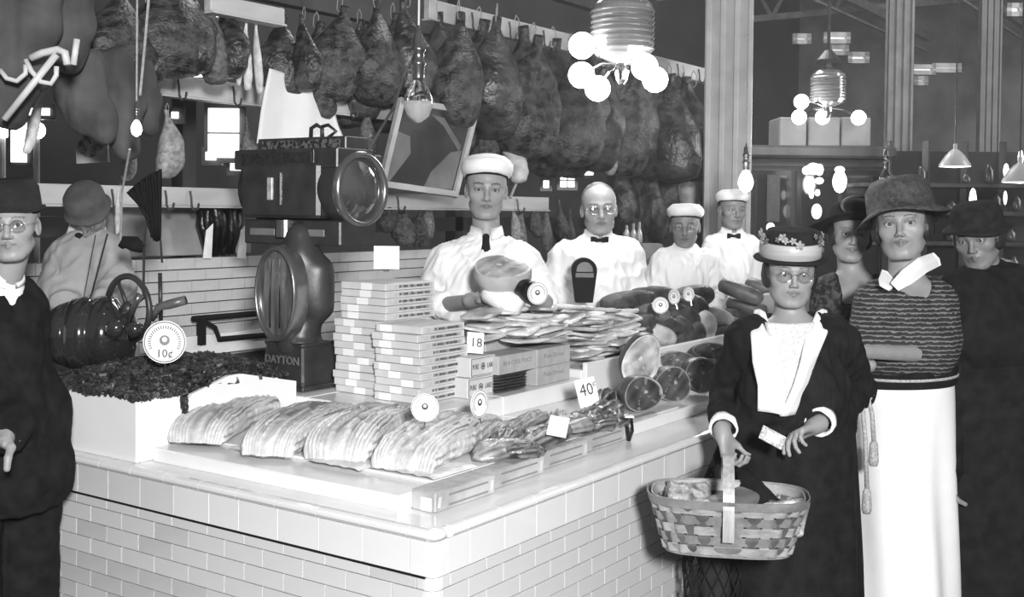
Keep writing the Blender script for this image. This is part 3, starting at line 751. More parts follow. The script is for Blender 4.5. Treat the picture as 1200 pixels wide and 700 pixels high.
# 1: tall man with the ham
J = bj((571, 228, 4.7), 4.7, (521, 310), (613, 308), 1.0, (503, 360, 4.74), (640, 354, 4.72), (556, 352, 4.42), (636, 352, 4.44), neck=(570, 282, 4.72))
hR = headR(3, -3, 2)
J['head'] = at(570, 222, 4.7)
p1 = person('person in white cotton cap and dark necktie holding up a cut ham', J, hR, 1.07, hands=[
    dict(w=J['wl'], d=at(590, 352, 4.37)-J['wl'], pn=-cF*.3+cU, side=1, curl=(.25, .3, .35, .4)),
    dict(w=J['wr'], d=at(610, 338, 4.36)-J['wr'], pn=-cF*.8+cU*.5, side=-1, curl=(.3, .35, .4, .45), thumb=(.2, .3))])
o1 = shirt(root=p1, J=J, m=white_cloth, g=.018, sleeve=1.35, seed=2, name='coat', wr=(.018, 9))
collar_band(p1, J['neck']+np.array([0, 0, .028]), None, .064, wcap, headR(3, 0, 0))
neck_tie(p1, [J['neck']+_u0(J['fwd'])*f+np.array([0, 0, z]) for f, z in ((.080, .018), (.086, -.01), (.098, -.04), (.108, -.08), (.116, -.12), (.124, -.155))], black_cloth, J['R'])
hair_shell(p1, J['head'], hR, 1.07, hair_d); sailor_cap(p1, J['head'], hR, 1.07, wcap, 13, .052)
# 2: man with glasses and bow tie
J = bj((703, 244), 5.4, (661, 301), (737, 300), 1.0, (646, 352, 5.4), (746, 352, 5.4), (648, 380, 5.2), (722, 380, 5.2), neck=(701, 283, 5.42))
hR = headR(2, -2, -2); J['head'] = at(702, 245, 5.4)
p2 = person('bareheaded person in white shirt, spectacles and black bow tie', J, hR, 1.06, fat=1.03, brow=.5)
shirt(p2, J, white_cloth, .018, sleeve=2., seed=5, wr=(.018, 9), name='shirt', belly=1.05)
collar_band(p2, J['neck']+np.array([0, 0, .024]), None, .064, wcap, headR(2, 0, 0))
bow_tie(p2, J['neck']+_u0(J['fwd'])*.088+np.array([0, 0, .008]), headR(2), black_cloth, 1.05)
hair_shell(p2, J['head'], hR, 1.06, hair_g); spectacles(p2, J['head'], hR, 1.06)
# 3: man in cap with one flashing lens
J = bj((803, 266), 6.5, (776, 309), (828, 309), 1.0, (766, 345, 6.5), (838, 342, 6.5), (768, 372, 6.3), (836, 365, 6.3), neck=(803, 296, 6.52))
hR = headR(-10, -6, 0); J['head'] = at(803, 265, 6.5)
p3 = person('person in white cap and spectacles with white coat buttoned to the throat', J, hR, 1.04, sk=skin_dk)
shirt(p3, J, white_cloth, .02, sleeve=2., seed=8, wr=(.018, 9), name='coat')
collar_band(p3, J['neck']+np.array([0, 0, .02]), None, .062, wcap, headR(-8, 0, 0)); hair_shell(p3, J['head'], hR, 1.04, hair_d); sailor_cap(p3, J['head'], hR, 1.04, wcap, 12, .046); spectacles(p3, J['head'], hR, 1.0)
# 4: man furthest back
J = bj((858, 248), 7.3, (835, 291), (881, 292), 1.0, (827, 330, 7.3), (890, 335, 7.3), (832, 360, 7.1), (885, 360, 7.1), neck=(857, 276, 7.32))
hR = headR(10, -3, 3); J['head'] = at(858, 246, 7.3)
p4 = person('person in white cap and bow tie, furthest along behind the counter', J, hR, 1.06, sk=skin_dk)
shirt(p4, J, white_cloth, .018, sleeve=2., seed=11, wr=(.018, 9), name='coat'); collar_band(p4, J['neck']+np.array([0, 0, .02]), None, .062, wcap, headR(6))
bow_tie(p4, J['neck']+_u0(J['fwd'])*.085+np.array([0, 0, -.002]), headR(6), black_cloth, 1.1); hair_shell(p4, J['head'], hR, 1.06, hair_d); sailor_cap(p4, J['head'], hR, 1.06, wcap, 10, .044)

def placket(root, J, top, bot, m=None, g=.135):
    """buttoned front edge of a coat or shirt, with its buttons"""
    R = J['R']; pts = [J['neck']-R[:, 2]*z+R[:, 1]*(o) for z, o in top]; mb = MB(); V = []
    for p in pts: V += [p-R[:, 0]*.016, p+R[:, 0]*.016, p+R[:, 0]*.016-R[:, 1]*.01, p-R[:, 0]*.016-R[:, 1]*.01]
    n = len(pts); F = [(i*4+q, (i+1)*4+q, (i+1)*4+(q+1) % 4, i*4+(q+1) % 4) for i in range(n-1) for q in range(4)]
    mb.add(V, F); mb.build('placket', m or white_cloth, root)
# ------------------------------------------------------------------ the women shopping, and the others
def skirt(root, c_top, c_hem, r_top, r_hem, m, R, name='skirt', pleats=14, amp=.03, nz=26, n=96, seed=3, sag=0.):
    """r: (side, front) half widths"""
    V = []; F = []
    for layer in (0, 1):
        for j in range(nz+1):
            t = j/nz; c = c_top*(1-t)+c_hem*t; e = t**.75
            for i in range(n):
                a = 2*math.pi*i/n; rs = r_top[0]*(1-e)+r_hem[0]*e; rf = r_top[1]*(1-e)+r_hem[1]*e
                w = 1+amp*min(1, t*1.6)*(math.sin(a*pleats+1.5*math.sin(a*2+seed)+.6*math.sin(t*5+seed))+.5*math.sin(a*pleats*.5+seed*2+t*2))
                w -= layer*.025
                V.append(c+R@np.array([math.sin(a)*rs*w, math.cos(a)*rf*w, 0])+np.array([0, 0, sag*math.sin(a*3+seed)*t]))
    k = (nz+1)*n
    for j in range(nz):
        for i in range(n):
            a, b, c, d = j*n+i, j*n+(i+1) % n, (j+1)*n+(i+1) % n, (j+1)*n+i
            F += [(a, b, c, d), (k+d, k+c, k+b, k+a)]
    for i in range(n): F.append((nz*n+i, nz*n+(i+1) % n, k+nz*n+(i+1) % n, k+nz*n+i)); F.append((i, k+i, k+(i+1) % n, (i+1) % n))
    return raw(name, V, np.array(F), m, root, True)
def brim_hat(root, c, R, s, m, crown=(.088, .085), brim=.045, droop=.02, pitch=0, tilt=0, base=.035, name='hat', wave=.006, n=48, flat=.0, front=1.):
    Rp = R@np.array([[1, 0, 0], [0, math.cos(R_(pitch)), -math.sin(R_(pitch))], [0, math.sin(R_(pitch)), math.cos(R_(pitch))]])
    Rp = Rp@np.array([[math.cos(R_(tilt)), 0, -math.sin(R_(tilt))], [0, 1, 0], [math.sin(R_(tilt)), 0, math.cos(R_(tilt))]])
    o = c+s*(R@np.array([0, -.015, base])); r, h = crown; V = []; F = []
    pr = [(r-.004, -.01), (r-.003, .0), (r+brim*.5, -droop*.4), (r+brim, -droop), (r+brim+.002, -droop+.003), (r+brim*.5, -droop*.4+.005), (r+.003, .004), (r*1.01, h*.35), (r*.97, h*.7), (r*.8, h*.93), (r*.45, h*(1-flat)), (r*.12, h*(1-flat*1.3))]
    for j, (a, z) in enumerate(pr):
        for i in range(n):
            t = 2*math.pi*i/n; w = wave*math.sin(3*t+1)*max(0, (a-r)/max(brim, .01)); q = a*s
            fb = 1+(front-1)*max(0, math.cos(t))*(1 if a > r+.004 else 0)
            V.append(o+Rp@np.array([math.sin(t)*q, math.cos(t)*q*1.12*fb, (z+w)*s]))
    for j in range(len(pr)-1):
        for i in range(n): F.append((j*n+i, j*n+(i+1) % n, (j+1)*n+(i+1) % n, (j+1)*n+i))
    F.append(tuple((len(pr)-1)*n+i for i in range(n)))
    h_ = raw(name, V, F, m, root, True); return h_, o, Rp
def cuff(root, a, b, r, m, name='cuff', seed=0):
    mb = MB(); a = np.array(a); b = np.array(b); L = np.linalg.norm(b-a); mb.lathe([(r*.9, 0), (r*1.12, .0), (r*1.2, L*.5), (r*1.16, L), (r*.98, L), (r*.95, L*.4)], 28, a, basis(b-a), cap=False)
    V = np.array(mb.v); V += (V-a)*0+np.array([wob(V, 110, seed, 2)*.004, wob(V, 110, seed+1, 2)*.004, 0*V[:, 0]]).T; mb.v = [tuple(q) for q in V]
    return mb.build(name, m, root, True)
def panel_on(root, P, m, R, name, thick=.006, seed=1, wr=(.004, 26), lift=.0):
    """cloth panel from a grid of points P[rows][cols]"""
    A = np.array(P, float); nr, nc = A.shape[:2]
    # refine bilinearly
    k = 6; rr = np.linspace(0, nr-1, (nr-1)*k+1); cc = np.linspace(0, nc-1, (nc-1)*k+1)
    G = np.stack([np.stack([[np.interp(c, range(nc), [np.interp(r, range(nr), A[:, j, a]) for j in range(nc)]) for c in cc] for r in rr]) for a in range(3)], -1)
    n0, n1 = G.shape[:2]; V = G.reshape(-1, 3); fw = R[:, 1]; V = V+fw*(wob(V*np.array([1, 1, .35]), wr[1], seed)*wr[0]+lift)[:, None]
    V2 = V-fw*thick; F = []
    for i in range(n0-1):
        for j in range(n1-1):
            a = i*n1+j; F.append((a, a+1, a+n1+1, a+n1)); N_ = n0*n1; F.append((N_+a, N_+a+n1, N_+a+n1+1, N_+a+1))
    N_ = n0*n1
    for i in range(n0-1):
        for j in (0, n1-1): a = i*n1+j; F.append((a, a+n1, N_+a+n1, N_+a))
    for j in range(n1-1):
        for i in (0, n0-1): a = i*n1+j; F.append((a, a+1, N_+a+1, N_+a))
    return raw(name, np.concatenate([V, V2]), np.array(F), m, root, True)
satin = mat('pale_satin_ribbon', .42, .3, .15, 6, stretch=(.5, .5, 8)); felt = mat('black_felt', .018, .9, .3, 30, .2, 200, spec=.15); felt_g = mat('dark_grey_straw', .05, .6, .5, 60, .6, 150)
lace = mat('white_lace', .60, .8, .12, 120, .4, 160)
# --- customer with the basket
d = 3.75
J = bj((926, 322), d, (874, 402), (983, 400), .88, (853, 462, 3.92), (1002, 456, 3.92), (847, 509, 3.68), (956, 499, 3.56), neck=(927, 377, d+.02))
hR = headR(-4, -4, 1); hs = .98; J['head'] = at(926, 319, d)
w1 = person('person in flower-trimmed straw hat and black dress holding a split-wood basket handle', J, hR, hs, True, hands=[
    dict(w=J['wl'], d=at(857, 548, 3.64)-J['wl'], pn=at(866, 530, 3.62)-at(848, 530, 3.66), side=-1, curl=(.75, .8, .8, .8), thumb=(.5, .6), s=.92),
    dict(w=J['wr'], d=at(905, 520, 3.48)-J['wr'], pn=-cU*.8-cF*.4, side=-1, curl=(.35, .45, .6, .7), thumb=(.15, .2), s=.92, tfwd=.9)],
    fat=1.12, belly=1.06, lip=.7, smile=True)
def _w1(S):
    torso(S, J, .02, True, belly=1.10, bust=1.08)
    for a, b, c in (('sl', 'el', 'wl'), ('sr', 'er', 'wr')): limb(S, J[a], J[b], J[b]+(J[c]-J[b])*.62, .056, .054, .050, .008)
    S.cap(J['neck']-J['R'][:, 2]*.02+J['R'][:, 1]*.05, J['neck']+J['R'][:, 2]*.25+J['R'][:, 1]*.05, .085, .12, .004, True)
garment('dress_bodice', w1, black_cloth, _w1, [J[q] for q in ('sl', 'sr', 'el', 'er', 'wl', 'wr', 'neck', 'hip')], .19, wr=(.016, 9), seed=4)
skirt(w1, J['hip']+np.array([0, 0, .08]), J['hip']*np.array([1, 1, 0])+np.array([0, 0, .10]), (.205, .165), (.25, .22), black_cloth, J['R'], 'dress_skirt', 11, .035)
for q, s_ in (('l', 1), ('r', 2)):
    a, b = J['e'+q], J['w'+q]; u = (b-a)/np.linalg.norm(b-a); cuff(w1, b-u*.075, b-u*.028, .040, wcap, seed=s_)
# collar: white revers meeting in a long lace front
fw = J['R'][:, 1]; A = lambda x, y, dd: at(x, y, d-dd)
panel_on(w1, [[A(884, 364, -.06), A(890, 362, -.03), A(897, 366, .0)], [A(880, 392, .09), A(896, 394, .12), A(907, 398, .125)], [A(882, 425, .14), A(898, 425, .175), A(914, 425, .18)], [A(888, 452, .16), A(903, 452, .19), A(918, 452, .195)], [A(888, 482, .15), A(905, 484, .18), A(922, 488, .185)]], wcap, J['R'], 'white_revers', seed=3)
panel_on(w1, [[A(957, 366, 0), A(964, 362, -.03), A(970, 364, -.06)][::-1], [A(944, 396, .125), A(956, 394, .12), A(970, 390, .09)][::-1], [A(938, 425, .18), A(950, 425, .175), A(957, 422, .14)][::-1], [A(930, 452, .195), A(940, 452, .19), A(947, 450, .16)][::-1], [A(914, 488, .185), A(922, 488, .18), A(932, 486, .155)][::-1]], wcap, J['R'], 'white_revers', seed=5)
panel_on(w1, [[A(897, 378, .10), A(926, 380, .115), A(955, 378, .10)], [A(904, 405, .13), A(926, 405, .145), A(948, 405, .13)], [A(910, 440, .17), A(926, 440, .18), A(940, 440, .17)], [A(908, 480, .17), A(920, 480, .18), A(932, 480, .17)]], lace, J['R'], 'lace_front', seed=9, wr=(.003, 60), lift=-.006)
hair_shell(w1, J['head'], hR, hs*1.02, hair_d, 'long'); spectacles(w1, J['head'], hR, hs)
hat, o, Rp = brim_hat(w1, J['head'], hR, hs, felt, (.096, .10), .024, .006, -4, -1, .050, 'straw_hat', .002, flat=.06)
hat['label'] = 'dark straw hat with a pale satin band and flowers'
mb = MB(); mb.lathe([(.100*hs, .002), (.1025*hs, .006), (.1035*hs, .030), (.1015*hs, .052), (.099*hs, .054), (.098*hs, .02), (.100*hs, .002)], 48, o, Rp, 1, 1.12, cap=False); mb.build('satin_band', satin, hat, True)
rs = random.Random(4); fl = mat('cloth_flower', .34, .7, .3, 60); lf = mat('cloth_leaf', .12, .7, .4, 50)
for i in range(22):
    a = rs.uniform(-1.75, 1.75) if i < 18 else rs.uniform(-1.9, -1.4); z = .062+rs.uniform(-.008, .026)-(.03 if i >= 18 else 0)
    p = o+Rp@np.array([math.sin(a)*.100, math.cos(a)*.112, z]); n_ = Rp@np.array([math.sin(a), math.cos(a), .35]); B = basis(n_); mb = MB()
    k = 5; r = rs.uniform(.006, .0095)
    for j in range(k):
        t = 2*math.pi*j/k+a; mb.ball(p+B@np.array([math.cos(t)*r, math.sin(t)*r, .002]), (r*.8, r*.6, r*.35), 8, 5, B@rz(t))
    mb.ball(p+B@np.array([0, 0, .005]), r*.45, 8, 5); mb.build('flower' if i % 3 else 'leaf_spray', fl if i % 3 else lf, hat, True)
# --- basket
bc = at(852, 607, 3.34); bR = np.array([_u0(cR)*math.cos(.16)-_u0(cF)*math.sin(.16), _u0(cF)*math.cos(.16)+_u0(cR)*math.sin(.16), [0, 0, 1.]]).T
Hb = .150; bot = bc-np.array([0, 0, .085])
bk = thing('basket', 'oblong split-wood market basket with one tall bentwood handle', 'basket', bot)
def ring(t):   # half-size at height fraction t
    return .182+.040*t, .098+.034*t
def bpt(a, t, o=0.):
    hx, hy = ring(t); e = 3.2; c_, s_ = math.cos(a), math.sin(a)
    x = math.copysign(abs(c_)**(2/e), c_)*(hx+o); y = math.copysign(abs(s_)**(2/e), s_)*(hy+o)
    return bot+bR@np.array([x, y, t*Hb])
wd = [mat('split_wood_pale', .30, .55, .2, 20, .2, stretch=(1, 1, 3)), mat('split_wood_mid', .19, .55, .25, 20, .2), mat('split_wood_dark', .10, .55, .25, 20, .2)]
NS = 34
for i in range(NS):      # upright staves
    mb = MB(); a0 = 2*math.pi*(i+.08)/NS; a1 = 2*math.pi*(i+.92)/NS; V = []
    for t in np.linspace(0, 1, 7):
        oo = .0035*math.cos(t*math.pi*5.0+math.pi*(i % 2))
        for a in (a0, a1):
            for e in (0, .0022): V.append(bpt(a, t, oo+e-.001))
    F = []
    for j in range(6):
        b_ = j*4; F += [(b_, b_+4, b_+6, b_+2), (b_+1, b_+3, b_+7, b_+5), (b_, b_+1, b_+5, b_+4), (b_+2, b_+6, b_+7, b_+3)]
    mb.add(V, F); mb.build('stave', wd[(i*7) % 3 if i % 2 else 2], bk)
for r in range(5):       # woven bands
    t0, t1 = (r+.06)/5, (r+.92)/5; N_ = NS*4; V = []; F = []
    for i in range(N_):
        a = 2*math.pi*i/N_; oo = .0045*math.cos(math.pi*i/4*1.0-math.pi/4*2+math.pi*r)+.001
        for t, e in ((t0, 0), (t1, 0), (t1, .002), (t0, .002)): V.append(bpt(a, t, oo+e))
    for i in range(N_):
        j = (i+1) % N_
        for q in range(4): F.append((i*4+q, j*4+q, j*4+(q+1) % 4, i*4+(q+1) % 4))
    raw('woven_band', V, F, wd[r % 2], bk)
for t0, t1, o_ in ((.93, 1.10, .005), (.90, 1.08, -.007)):
    V = []; F = []; N_ = 80
    for i in range(N_):
        a = 2*math.pi*i/N_
        for t, e in ((t0, 0), (t1, 0), (t1, .004), (t0, .004)): V.append(bpt(a, t, o_+e))
    for i in range(N_):
        j = (i+1) % N_
        for q in range(4): F.append((i*4+q, j*4+q, j*4+(q+1) % 4, i*4+(q+1) % 4))
    raw('rim_hoop', V, F, wd[1 if o_ > 0 else 0], bk)
mb = MB(); mb.prism([(ring(0)[0]*math.copysign(abs(math.cos(a))**.62, math.cos(a)), ring(0)[1]*math.copysign(abs(math.sin(a))**.62, math.sin(a))) for a in np.linspace(0, 2*math.pi, 41)[:-1]], -.006, .002, bot, bR); mb.build('base', wd[1], bk)
V = []; F = []; n = 30; wh = .016
top_h = (at(857, 530, 3.40)-bot)[2]
for i in range(n+1):
    t = math.pi*i/n; y = -.142*math.cos(t); z = Hb*.35+(top_h-Hb*.35)*math.sin(t)**.55
    dz = np.array([0, -math.cos(t), math.sin(t)]); 
    for x, o_ in ((-wh, 0), (wh, 0), (wh, .005), (-wh, .005)): V.append(bot+bR@(np.array([x, y, z])+np.array([0, -math.cos(t)*o_, math.sin(t)*o_])))
for i in range(n):
    for q in range(4): F.append((i*4+q, (i+1)*4+q, (i+1)*4+(q+1) % 4, i*4+(q+1) % 4))
F += [(0, 1, 2, 3), (n*4+3, n*4+2, n*4+1, n*4)]
raw('handle', V, F, mat('bentwood_handle', .36, .4, .2, 18, stretch=(4, 4, .6)), bk)
def parcel(c, sz, rzz, m, label, seed, name='paper_parcel', cat='parcel', group=None, crush=.012, tilt=(0, 0)):
    """soft wrapped packet: rounded box with creases"""
    mb = MB(); mb.ball((0, 0, 0), 1, 22, 14); V = np.array(mb.v); V = np.sign(V)*np.abs(V)**.45; V *= np.array(sz)/2; V += (wob(V/np.max(sz)*.3, 24, seed)[:, None]*np.sign(V)*crush)
    B = rz(rzz)@np.array([[1, 0, 0], [0, math.cos(tilt[0]), -math.sin(tilt[0])], [0, math.sin(tilt[0]), math.cos(tilt[0])]])@np.array([[math.cos(tilt[1]), 0, math.sin(tilt[1])], [0, 1, 0], [-math.sin(tilt[1]), 0, math.cos(tilt[1])]])
    V = V@B.T+np.array(c); o_ = raw(name, V, mb.f, m, None, True); return tag(o_, label, cat, group)
pl = mat('brown_wrapping', .16, .55, .3, 9, .5)
parcel(bot+bR@np.array([-.11, .01, .12]), (.16, .13, .10), .5, mat('crumpled_foil', .34, .3, .6, 26, .6), 'crumpled shiny wrapped parcel at the left end of the basket', 3, crush=.02)
parcel(bot+bR@np.array([.03, .03, .115]), (.26, .10, .08), -.1, pl, 'long dull wrapped parcel lying across the basket', 5, crush=.01)
parcel(bot+bR@np.array([.165, .0, .10]), (.08, .12, .09), .2, mat('crumpled_foil', .34), 'crumpled shiny wrapped parcel at the right end of the basket', 8, crush=.02)
# dark cloth bag end hanging from the hand into the basket
_a = [at(870, 552, 3.52), at(880, 575, 3.46), at(895, 600, 3.40), at(902, 618, 3.38)]
mb = MB(); mb.tube(_a, [.016, .045, .060, .055], 16); V = np.array(mb.v); V += wob(V, 60, 3)[:, None]*.004; mb.v = [tuple(q) for q in V]
o_ = mb.build('cloth_bag', black_cloth, None, True); tag(o_, 'limp black cloth bag hanging from the hand down into the basket', 'bag')
# banknote folded in the other hand
nt = at(905, 513, 3.43); B = frame_from(-cF*.8+cU*.55+cR*.2, cU*1+cR*.25); mb = MB(); mb.box(nt, (.076, .048, .003), B@rz(-.30))
t = thing('banknote', 'small folded banknote with pale centre panel held in the hand', 'banknote', nt); mb.build('note', mat('printed_paper', .5, .6, .4, 120), t)
mb = MB(); mb.box(nt+B[:, 2]*.002, (.040, .028, .002), B@rz(-.30)); mb.build('centre_panel', card, t)
# net shopping bag hanging below / behind the basket
nb = thing('net_bag', 'dark knotted net shopping bag hanging behind the basket against the tiles', 'bag', at(838, 690, 3.62))
mb = MB(); c0 = at(846, 520, 3.80); c1 = at(838, 600, 3.72); c2 = at(838, 722, 3.68)
lv = [(c0, .010), (c0*.5+c1*.5, .045), (c1, .085), (c1*.5+c2*.5, .105), (c2, .095)]
def nsurf(u, a):
    k = u*(len(lv)-1); i = min(int(k), len(lv)-2); f_ = k-i; c_ = lv[i][0]*(1-f_)+lv[i+1][0]*f_; r = lv[i][1]*(1-f_)+lv[i+1][1]*f_
    return c_+_u0(cR)*math.cos(a)*r+_u0(cF)*math.sin(a)*r*.55
for k in range(16):
    for sg in (1, -1): mb.tube([nsurf(u, 2*math.pi*k/16+sg*u*3.0) for u in np.linspace(0, 1, 22)], .0028, 4)
o_ = mb.build('netting', black_cloth, nb); o_['kind'] = 'stuff'
mb = MB(); mb.tube([nsurf(u, 0)*.5+nsurf(u, math.pi)*.5 for u in np.linspace(.1, 1, 8)], [.008, .022, .03, .036, .045, .05, .05, .045], 14); mb.build('bag_contents', dark_cloth, nb, True)
# --- tall customer in crochet bodice
d = 4.15
J = bj((1060, 262), d, (1022, 356), (1098, 354), .92, (1008, 420, 4.05), (1106, 416, 4.1), (1020, 428, 3.95), (1010, 412, 3.86), neck=(1062, 325, d+.03))
hR = headR(-24, 4, -5); hs = 1.14; J['head'] = at(1057, 264, d); J['fwd'] = headR(-20)[:, 1]
w3 = person('tall smiling person in brimmed hat, dark crochet bodice and long white skirt', J, hR, hs, True, smile=True, look=(-.1, 0), belly=1.12, bust=1.15, fat=1.04)
def _w3(S):
    torso(S, J, .016, True, belly=1.14, bust=1.2)
    S.cap(J['sr'], J['er']*.72+J['sr']*.28, .070, .072, .03); S.cap(J['sl'], J['el'], .062, .062, .03)
    S.cap(J['neck']-J['R'][:, 2]*.03+J['R'][:, 1]*.05, J['neck']+J['R'][:, 2]*.25+J['R'][:, 1]*.05, .075, .12, .004, True)
    S.boxs(J['hip']-J['R'][:, 2]*.40, (.5, .5, .5), J['R'], 0, 0, True)
croc = mat('dark_crochet', .025, .8, .5, 14, .3); NTc = croc.node_tree
# openwork rows: pale bands where the underslip shows
def rows_mat(name, lo, hi, freq, thick, wob_=3., axis='Z'):
    m = mat(name, lo, .8); nt = m.node_tree; N = nt.nodes; Lk = nt.links; b = N['Principled BSDF']
    tc = N.new('ShaderNodeTexCoord'); wv = N.new('ShaderNodeTexWave'); wv.bands_direction = axis; wv.inputs['Scale'].default_value = freq; wv.inputs['Distortion'].default_value = wob_; wv.inputs['Detail'].default_value = 2; wv.inputs['Detail Scale'].default_value = 3
    Lk.new(tc.outputs['Object'], wv.inputs[0]); rp = N.new('ShaderNodeValToRGB'); rp.color_ramp.elements[0].position = 1-thick; rp.color_ramp.elements[0].color = (lo, lo, lo, 1); rp.color_ramp.elements[1].position = 1-thick*.5; rp.color_ramp.elements[1].color = (hi, hi, hi, 1)
    n2 = N.new('ShaderNodeTexNoise'); n2.inputs['Scale'].default_value = 60; Lk.new(tc.outputs['Object'], n2.inputs['Vector'])
    mu = N.new('ShaderNodeMath'); mu.operation = 'MULTIPLY'; Lk.new(wv.outputs['Fac'], mu.inputs[0]); ad = N.new('ShaderNodeMath'); ad.operation = 'ADD'; ad.inputs[1].default_value = .55; Lk.new(n2.outputs['Fac'], ad.inputs[0]); Lk.new(ad.outputs[0], mu.inputs[1])
    Lk.new(mu.outputs[0], rp.inputs[0]); Lk.new(rp.outputs[0], b.inputs['Base Color']); return m
croc = rows_mat('openwork_crochet', .016, .17, 20, .24)
garment('crochet_bodice', w3, croc, _w3, [J[q] for q in ('sl', 'sr', 'el', 'er', 'neck', 'hip')], .2, wr=(.006, 12), seed=14)
skirt(w3, J['hip']+np.array([0, 0, .085]), J['hip']*np.array([1, 1, 0])+np.array([0, 0, .14]), (.185, .155), (.225, .21), white_cloth, J['R'], 'long_skirt', 7, .06, seed=6)
mb = MB(); mb.lathe([(.190, -.03), (.197, -.02), (.199, .03), (.192, .05)], 40, J['hip']+np.array([0, 0, .085]), J['R'], 1, .86, cap=False); mb.build('waistband', black_cloth, w3, True)
mb = MB(); wz = J['hip']+np.array([0, 0, .095]); ringp = [wz+J['R']@np.array([math.sin(a)*.197, math.cos(a)*.168, -.008*math.cos(a)]) for a in np.linspace(0, 2*math.pi, 41)[:-1]]
cord = mat('pale_cord', .42, .7, .3, 120, .4); mb.tube(ringp, .006, 8, True)
for x0, L in ((1016, 118), (1024, 62)):
    P_ = [at(x0+2, 455, 3.89), at(x0-6, 470, 3.865), at(x0-2, 455+L*.5, 3.86), at(x0, 455+L, 3.85)]; mb.tube(P_, .0075, 8); mb.lathe([(.008, 0), (.014, -.012), (.017, -.07), (.012, -.085), (1e-4, -.086)], 14, P_[-1])
mb.build('cord_belt', cord, w3, True)
d3 = d; A = lambda x, y, dd: at(x, y, d3-dd)
panel_on(w3, [[A(1034, 316, .02), A(1040, 318, .04), A(1046, 326, .05)], [A(1030, 328, .10), A(1037, 332, .12), A(1046, 338, .12)], [A(1031, 335, .13), A(1036, 338, .14), A(1042, 341, .14)]], wcap, J['R'], 'white_collar', seed=3)
panel_on(w3, [[A(1094, 296, -.02), A(1101, 303, -.01), A(1103, 311, -.02)], [A(1076, 302, .06), A(1082, 311, .07), A(1087, 319, .06)], [A(1058, 316, .11), A(1064, 326, .12), A(1068, 333, .11)], [A(1044, 332, .14), A(1050, 338, .14), A(1053, 341, .14)]], wcap, J['R'], 'white_collar', seed=6)
panel_on(w3, [[A(1106, 335, -.06), A(1114, 338, -.10)], [A(1116, 380, -.06), A(1122, 384, -.12)], [A(1110, 430, -.06), A(1118, 425, -.12)], [A(1106, 466, -.04), A(1110, 464, -.08)]], cream_cloth, J['R'], 'back_sash', seed=9)
hair_shell(w3, J['head'], hR, hs*1.05, hair_d, 'long')
h3, o, Rp = brim_hat(w3, J['head'], hR, hs, felt_g, (.104, .112), .042, .026, 6, -7, .040, 'brimmed_hat', .010, flat=.05)
mb = MB()
for k in range(5): mb.tube([o+Rp@np.array([math.sin(a)*(.112-.003*k), math.cos(a)*(.125-.003*k), .012+.016*k+.006*math.sin(a*3+k*2)]) for a in np.linspace(0, 2*math.pi, 41)[:-1]], .0045, 6, True)
mb.build('hat_trimming', mat('grey_ribbon', .10, .6, .4, 40), h3, True)
# --- customer between them
d = 4.6
J = bj((998, 276), d, (968, 345), (1030, 345), .9, (962, 400, 4.6), (1038, 400, 4.6), (975, 440, 4.45), (1025, 440, 4.45), neck=(999, 322, d+.03))
hR = headR(-8, 0, 6); hs = .98; J['head'] = at(997, 275, d)
w2 = person('person in wide dark hat and dark figured dress with low square neck', J, hR, hs, True, smile=True, bust=1.)
def _w2(S):
    torso(S, J, .014, True, belly=1.05, bust=1.02)
    for a, b, c in (('sl', 'el', 'wl'), ('sr', 'er', 'wr')): limb(S, J[a], J[b], J[b]+(J[c]-J[b])*.8, .05, .048, .042, .008)
    S.boxs((J['neck'])+J['R'][:, 1]*.12-J['R'][:, 2]*.03, (.075, .13, .085), J['R'], .004, 0, True)
fig = mat('figured_dark_cloth', .03, .75, .9, 55, .2, 60, contrast=(.45, .6)); garment('dress', w2, fig, _w2, [J[q] for q in ('sl', 'sr', 'el', 'er', 'wl', 'wr', 'neck', 'hip')], .19, wr=(.008, 12), seed=21)
skirt(w2, J['hip']+np.array([0, 0, .1]), J['hip']*np.array([1, 1, 0])+np.array([0, 0, .15]), (.19, .15), (.25, .22), fig, J['R'], 'dress_skirt', 10, .03, 10, 48)
hair_shell(w2, J['head'], hR, hs, hair_d, 'long')
h2, o, Rp = brim_hat(w2, J['head'], hR, hs, felt, (.094, .085), .075, .012, 14, -5, .046, 'wide_hat', .012)
mb = MB()
for k in range(2):
    mb.tube([o+Rp@np.array([math.sin(a)*(.055+.004*k), .108+.004*k, .046+math.cos(a)*.040]) for a in np.linspace(-2.2, 2.2, 24)], .0045, 6)
mb.build('ribbon_loop', mat('grey_ribbon', .1), h2, True)
# --- dark coated shopper at the right edge
d = 4.25
J = bj((1146, 276), d, (1122, 345), (1194, 340), .92, (1112, 455, 4.2), (1212, 440, 4.3), (1105, 560, 4.12), (1215, 520, 4.2), neck=(1160, 318, d+.05))
hR = headR(-38, -12, -8); J['head'] = at(1146, 278, d)
w4 = person('person in long black coat and dark hat at the right, head turned away downwards', J, hR, 1., True, sk=skin_dk, hands=[dict(w=J['wl'], d=-cU, pn=cR, side=1, curl=(.3, .35, .4, .4), s=.95)])
def _w4(S):
    torso(S, J, .03, True, belly=1.1)
    for a, b, c in (('sl', 'el', 'wl'), ('sr', 'er', 'wr')): limb(S, J[a], J[b], J[b]+(J[c]-J[b])*.9, .06, .056, .05, .012)
garment('coat', w4, black_cloth, _w4, [J[q] for q in ('sl', 'sr', 'el', 'er', 'wl', 'wr', 'neck', 'hip')], .2, .009, wr=(.012, 8), seed=31)
skirt(w4, J['hip']+np.array([0, 0, .12]), J['hip']*np.array([1, 1, 0])+np.array([0, 0, .12]), (.23, .18), (.30, .26), black_cloth, J['R'], 'coat_skirt', 9, .03, 10, 48)
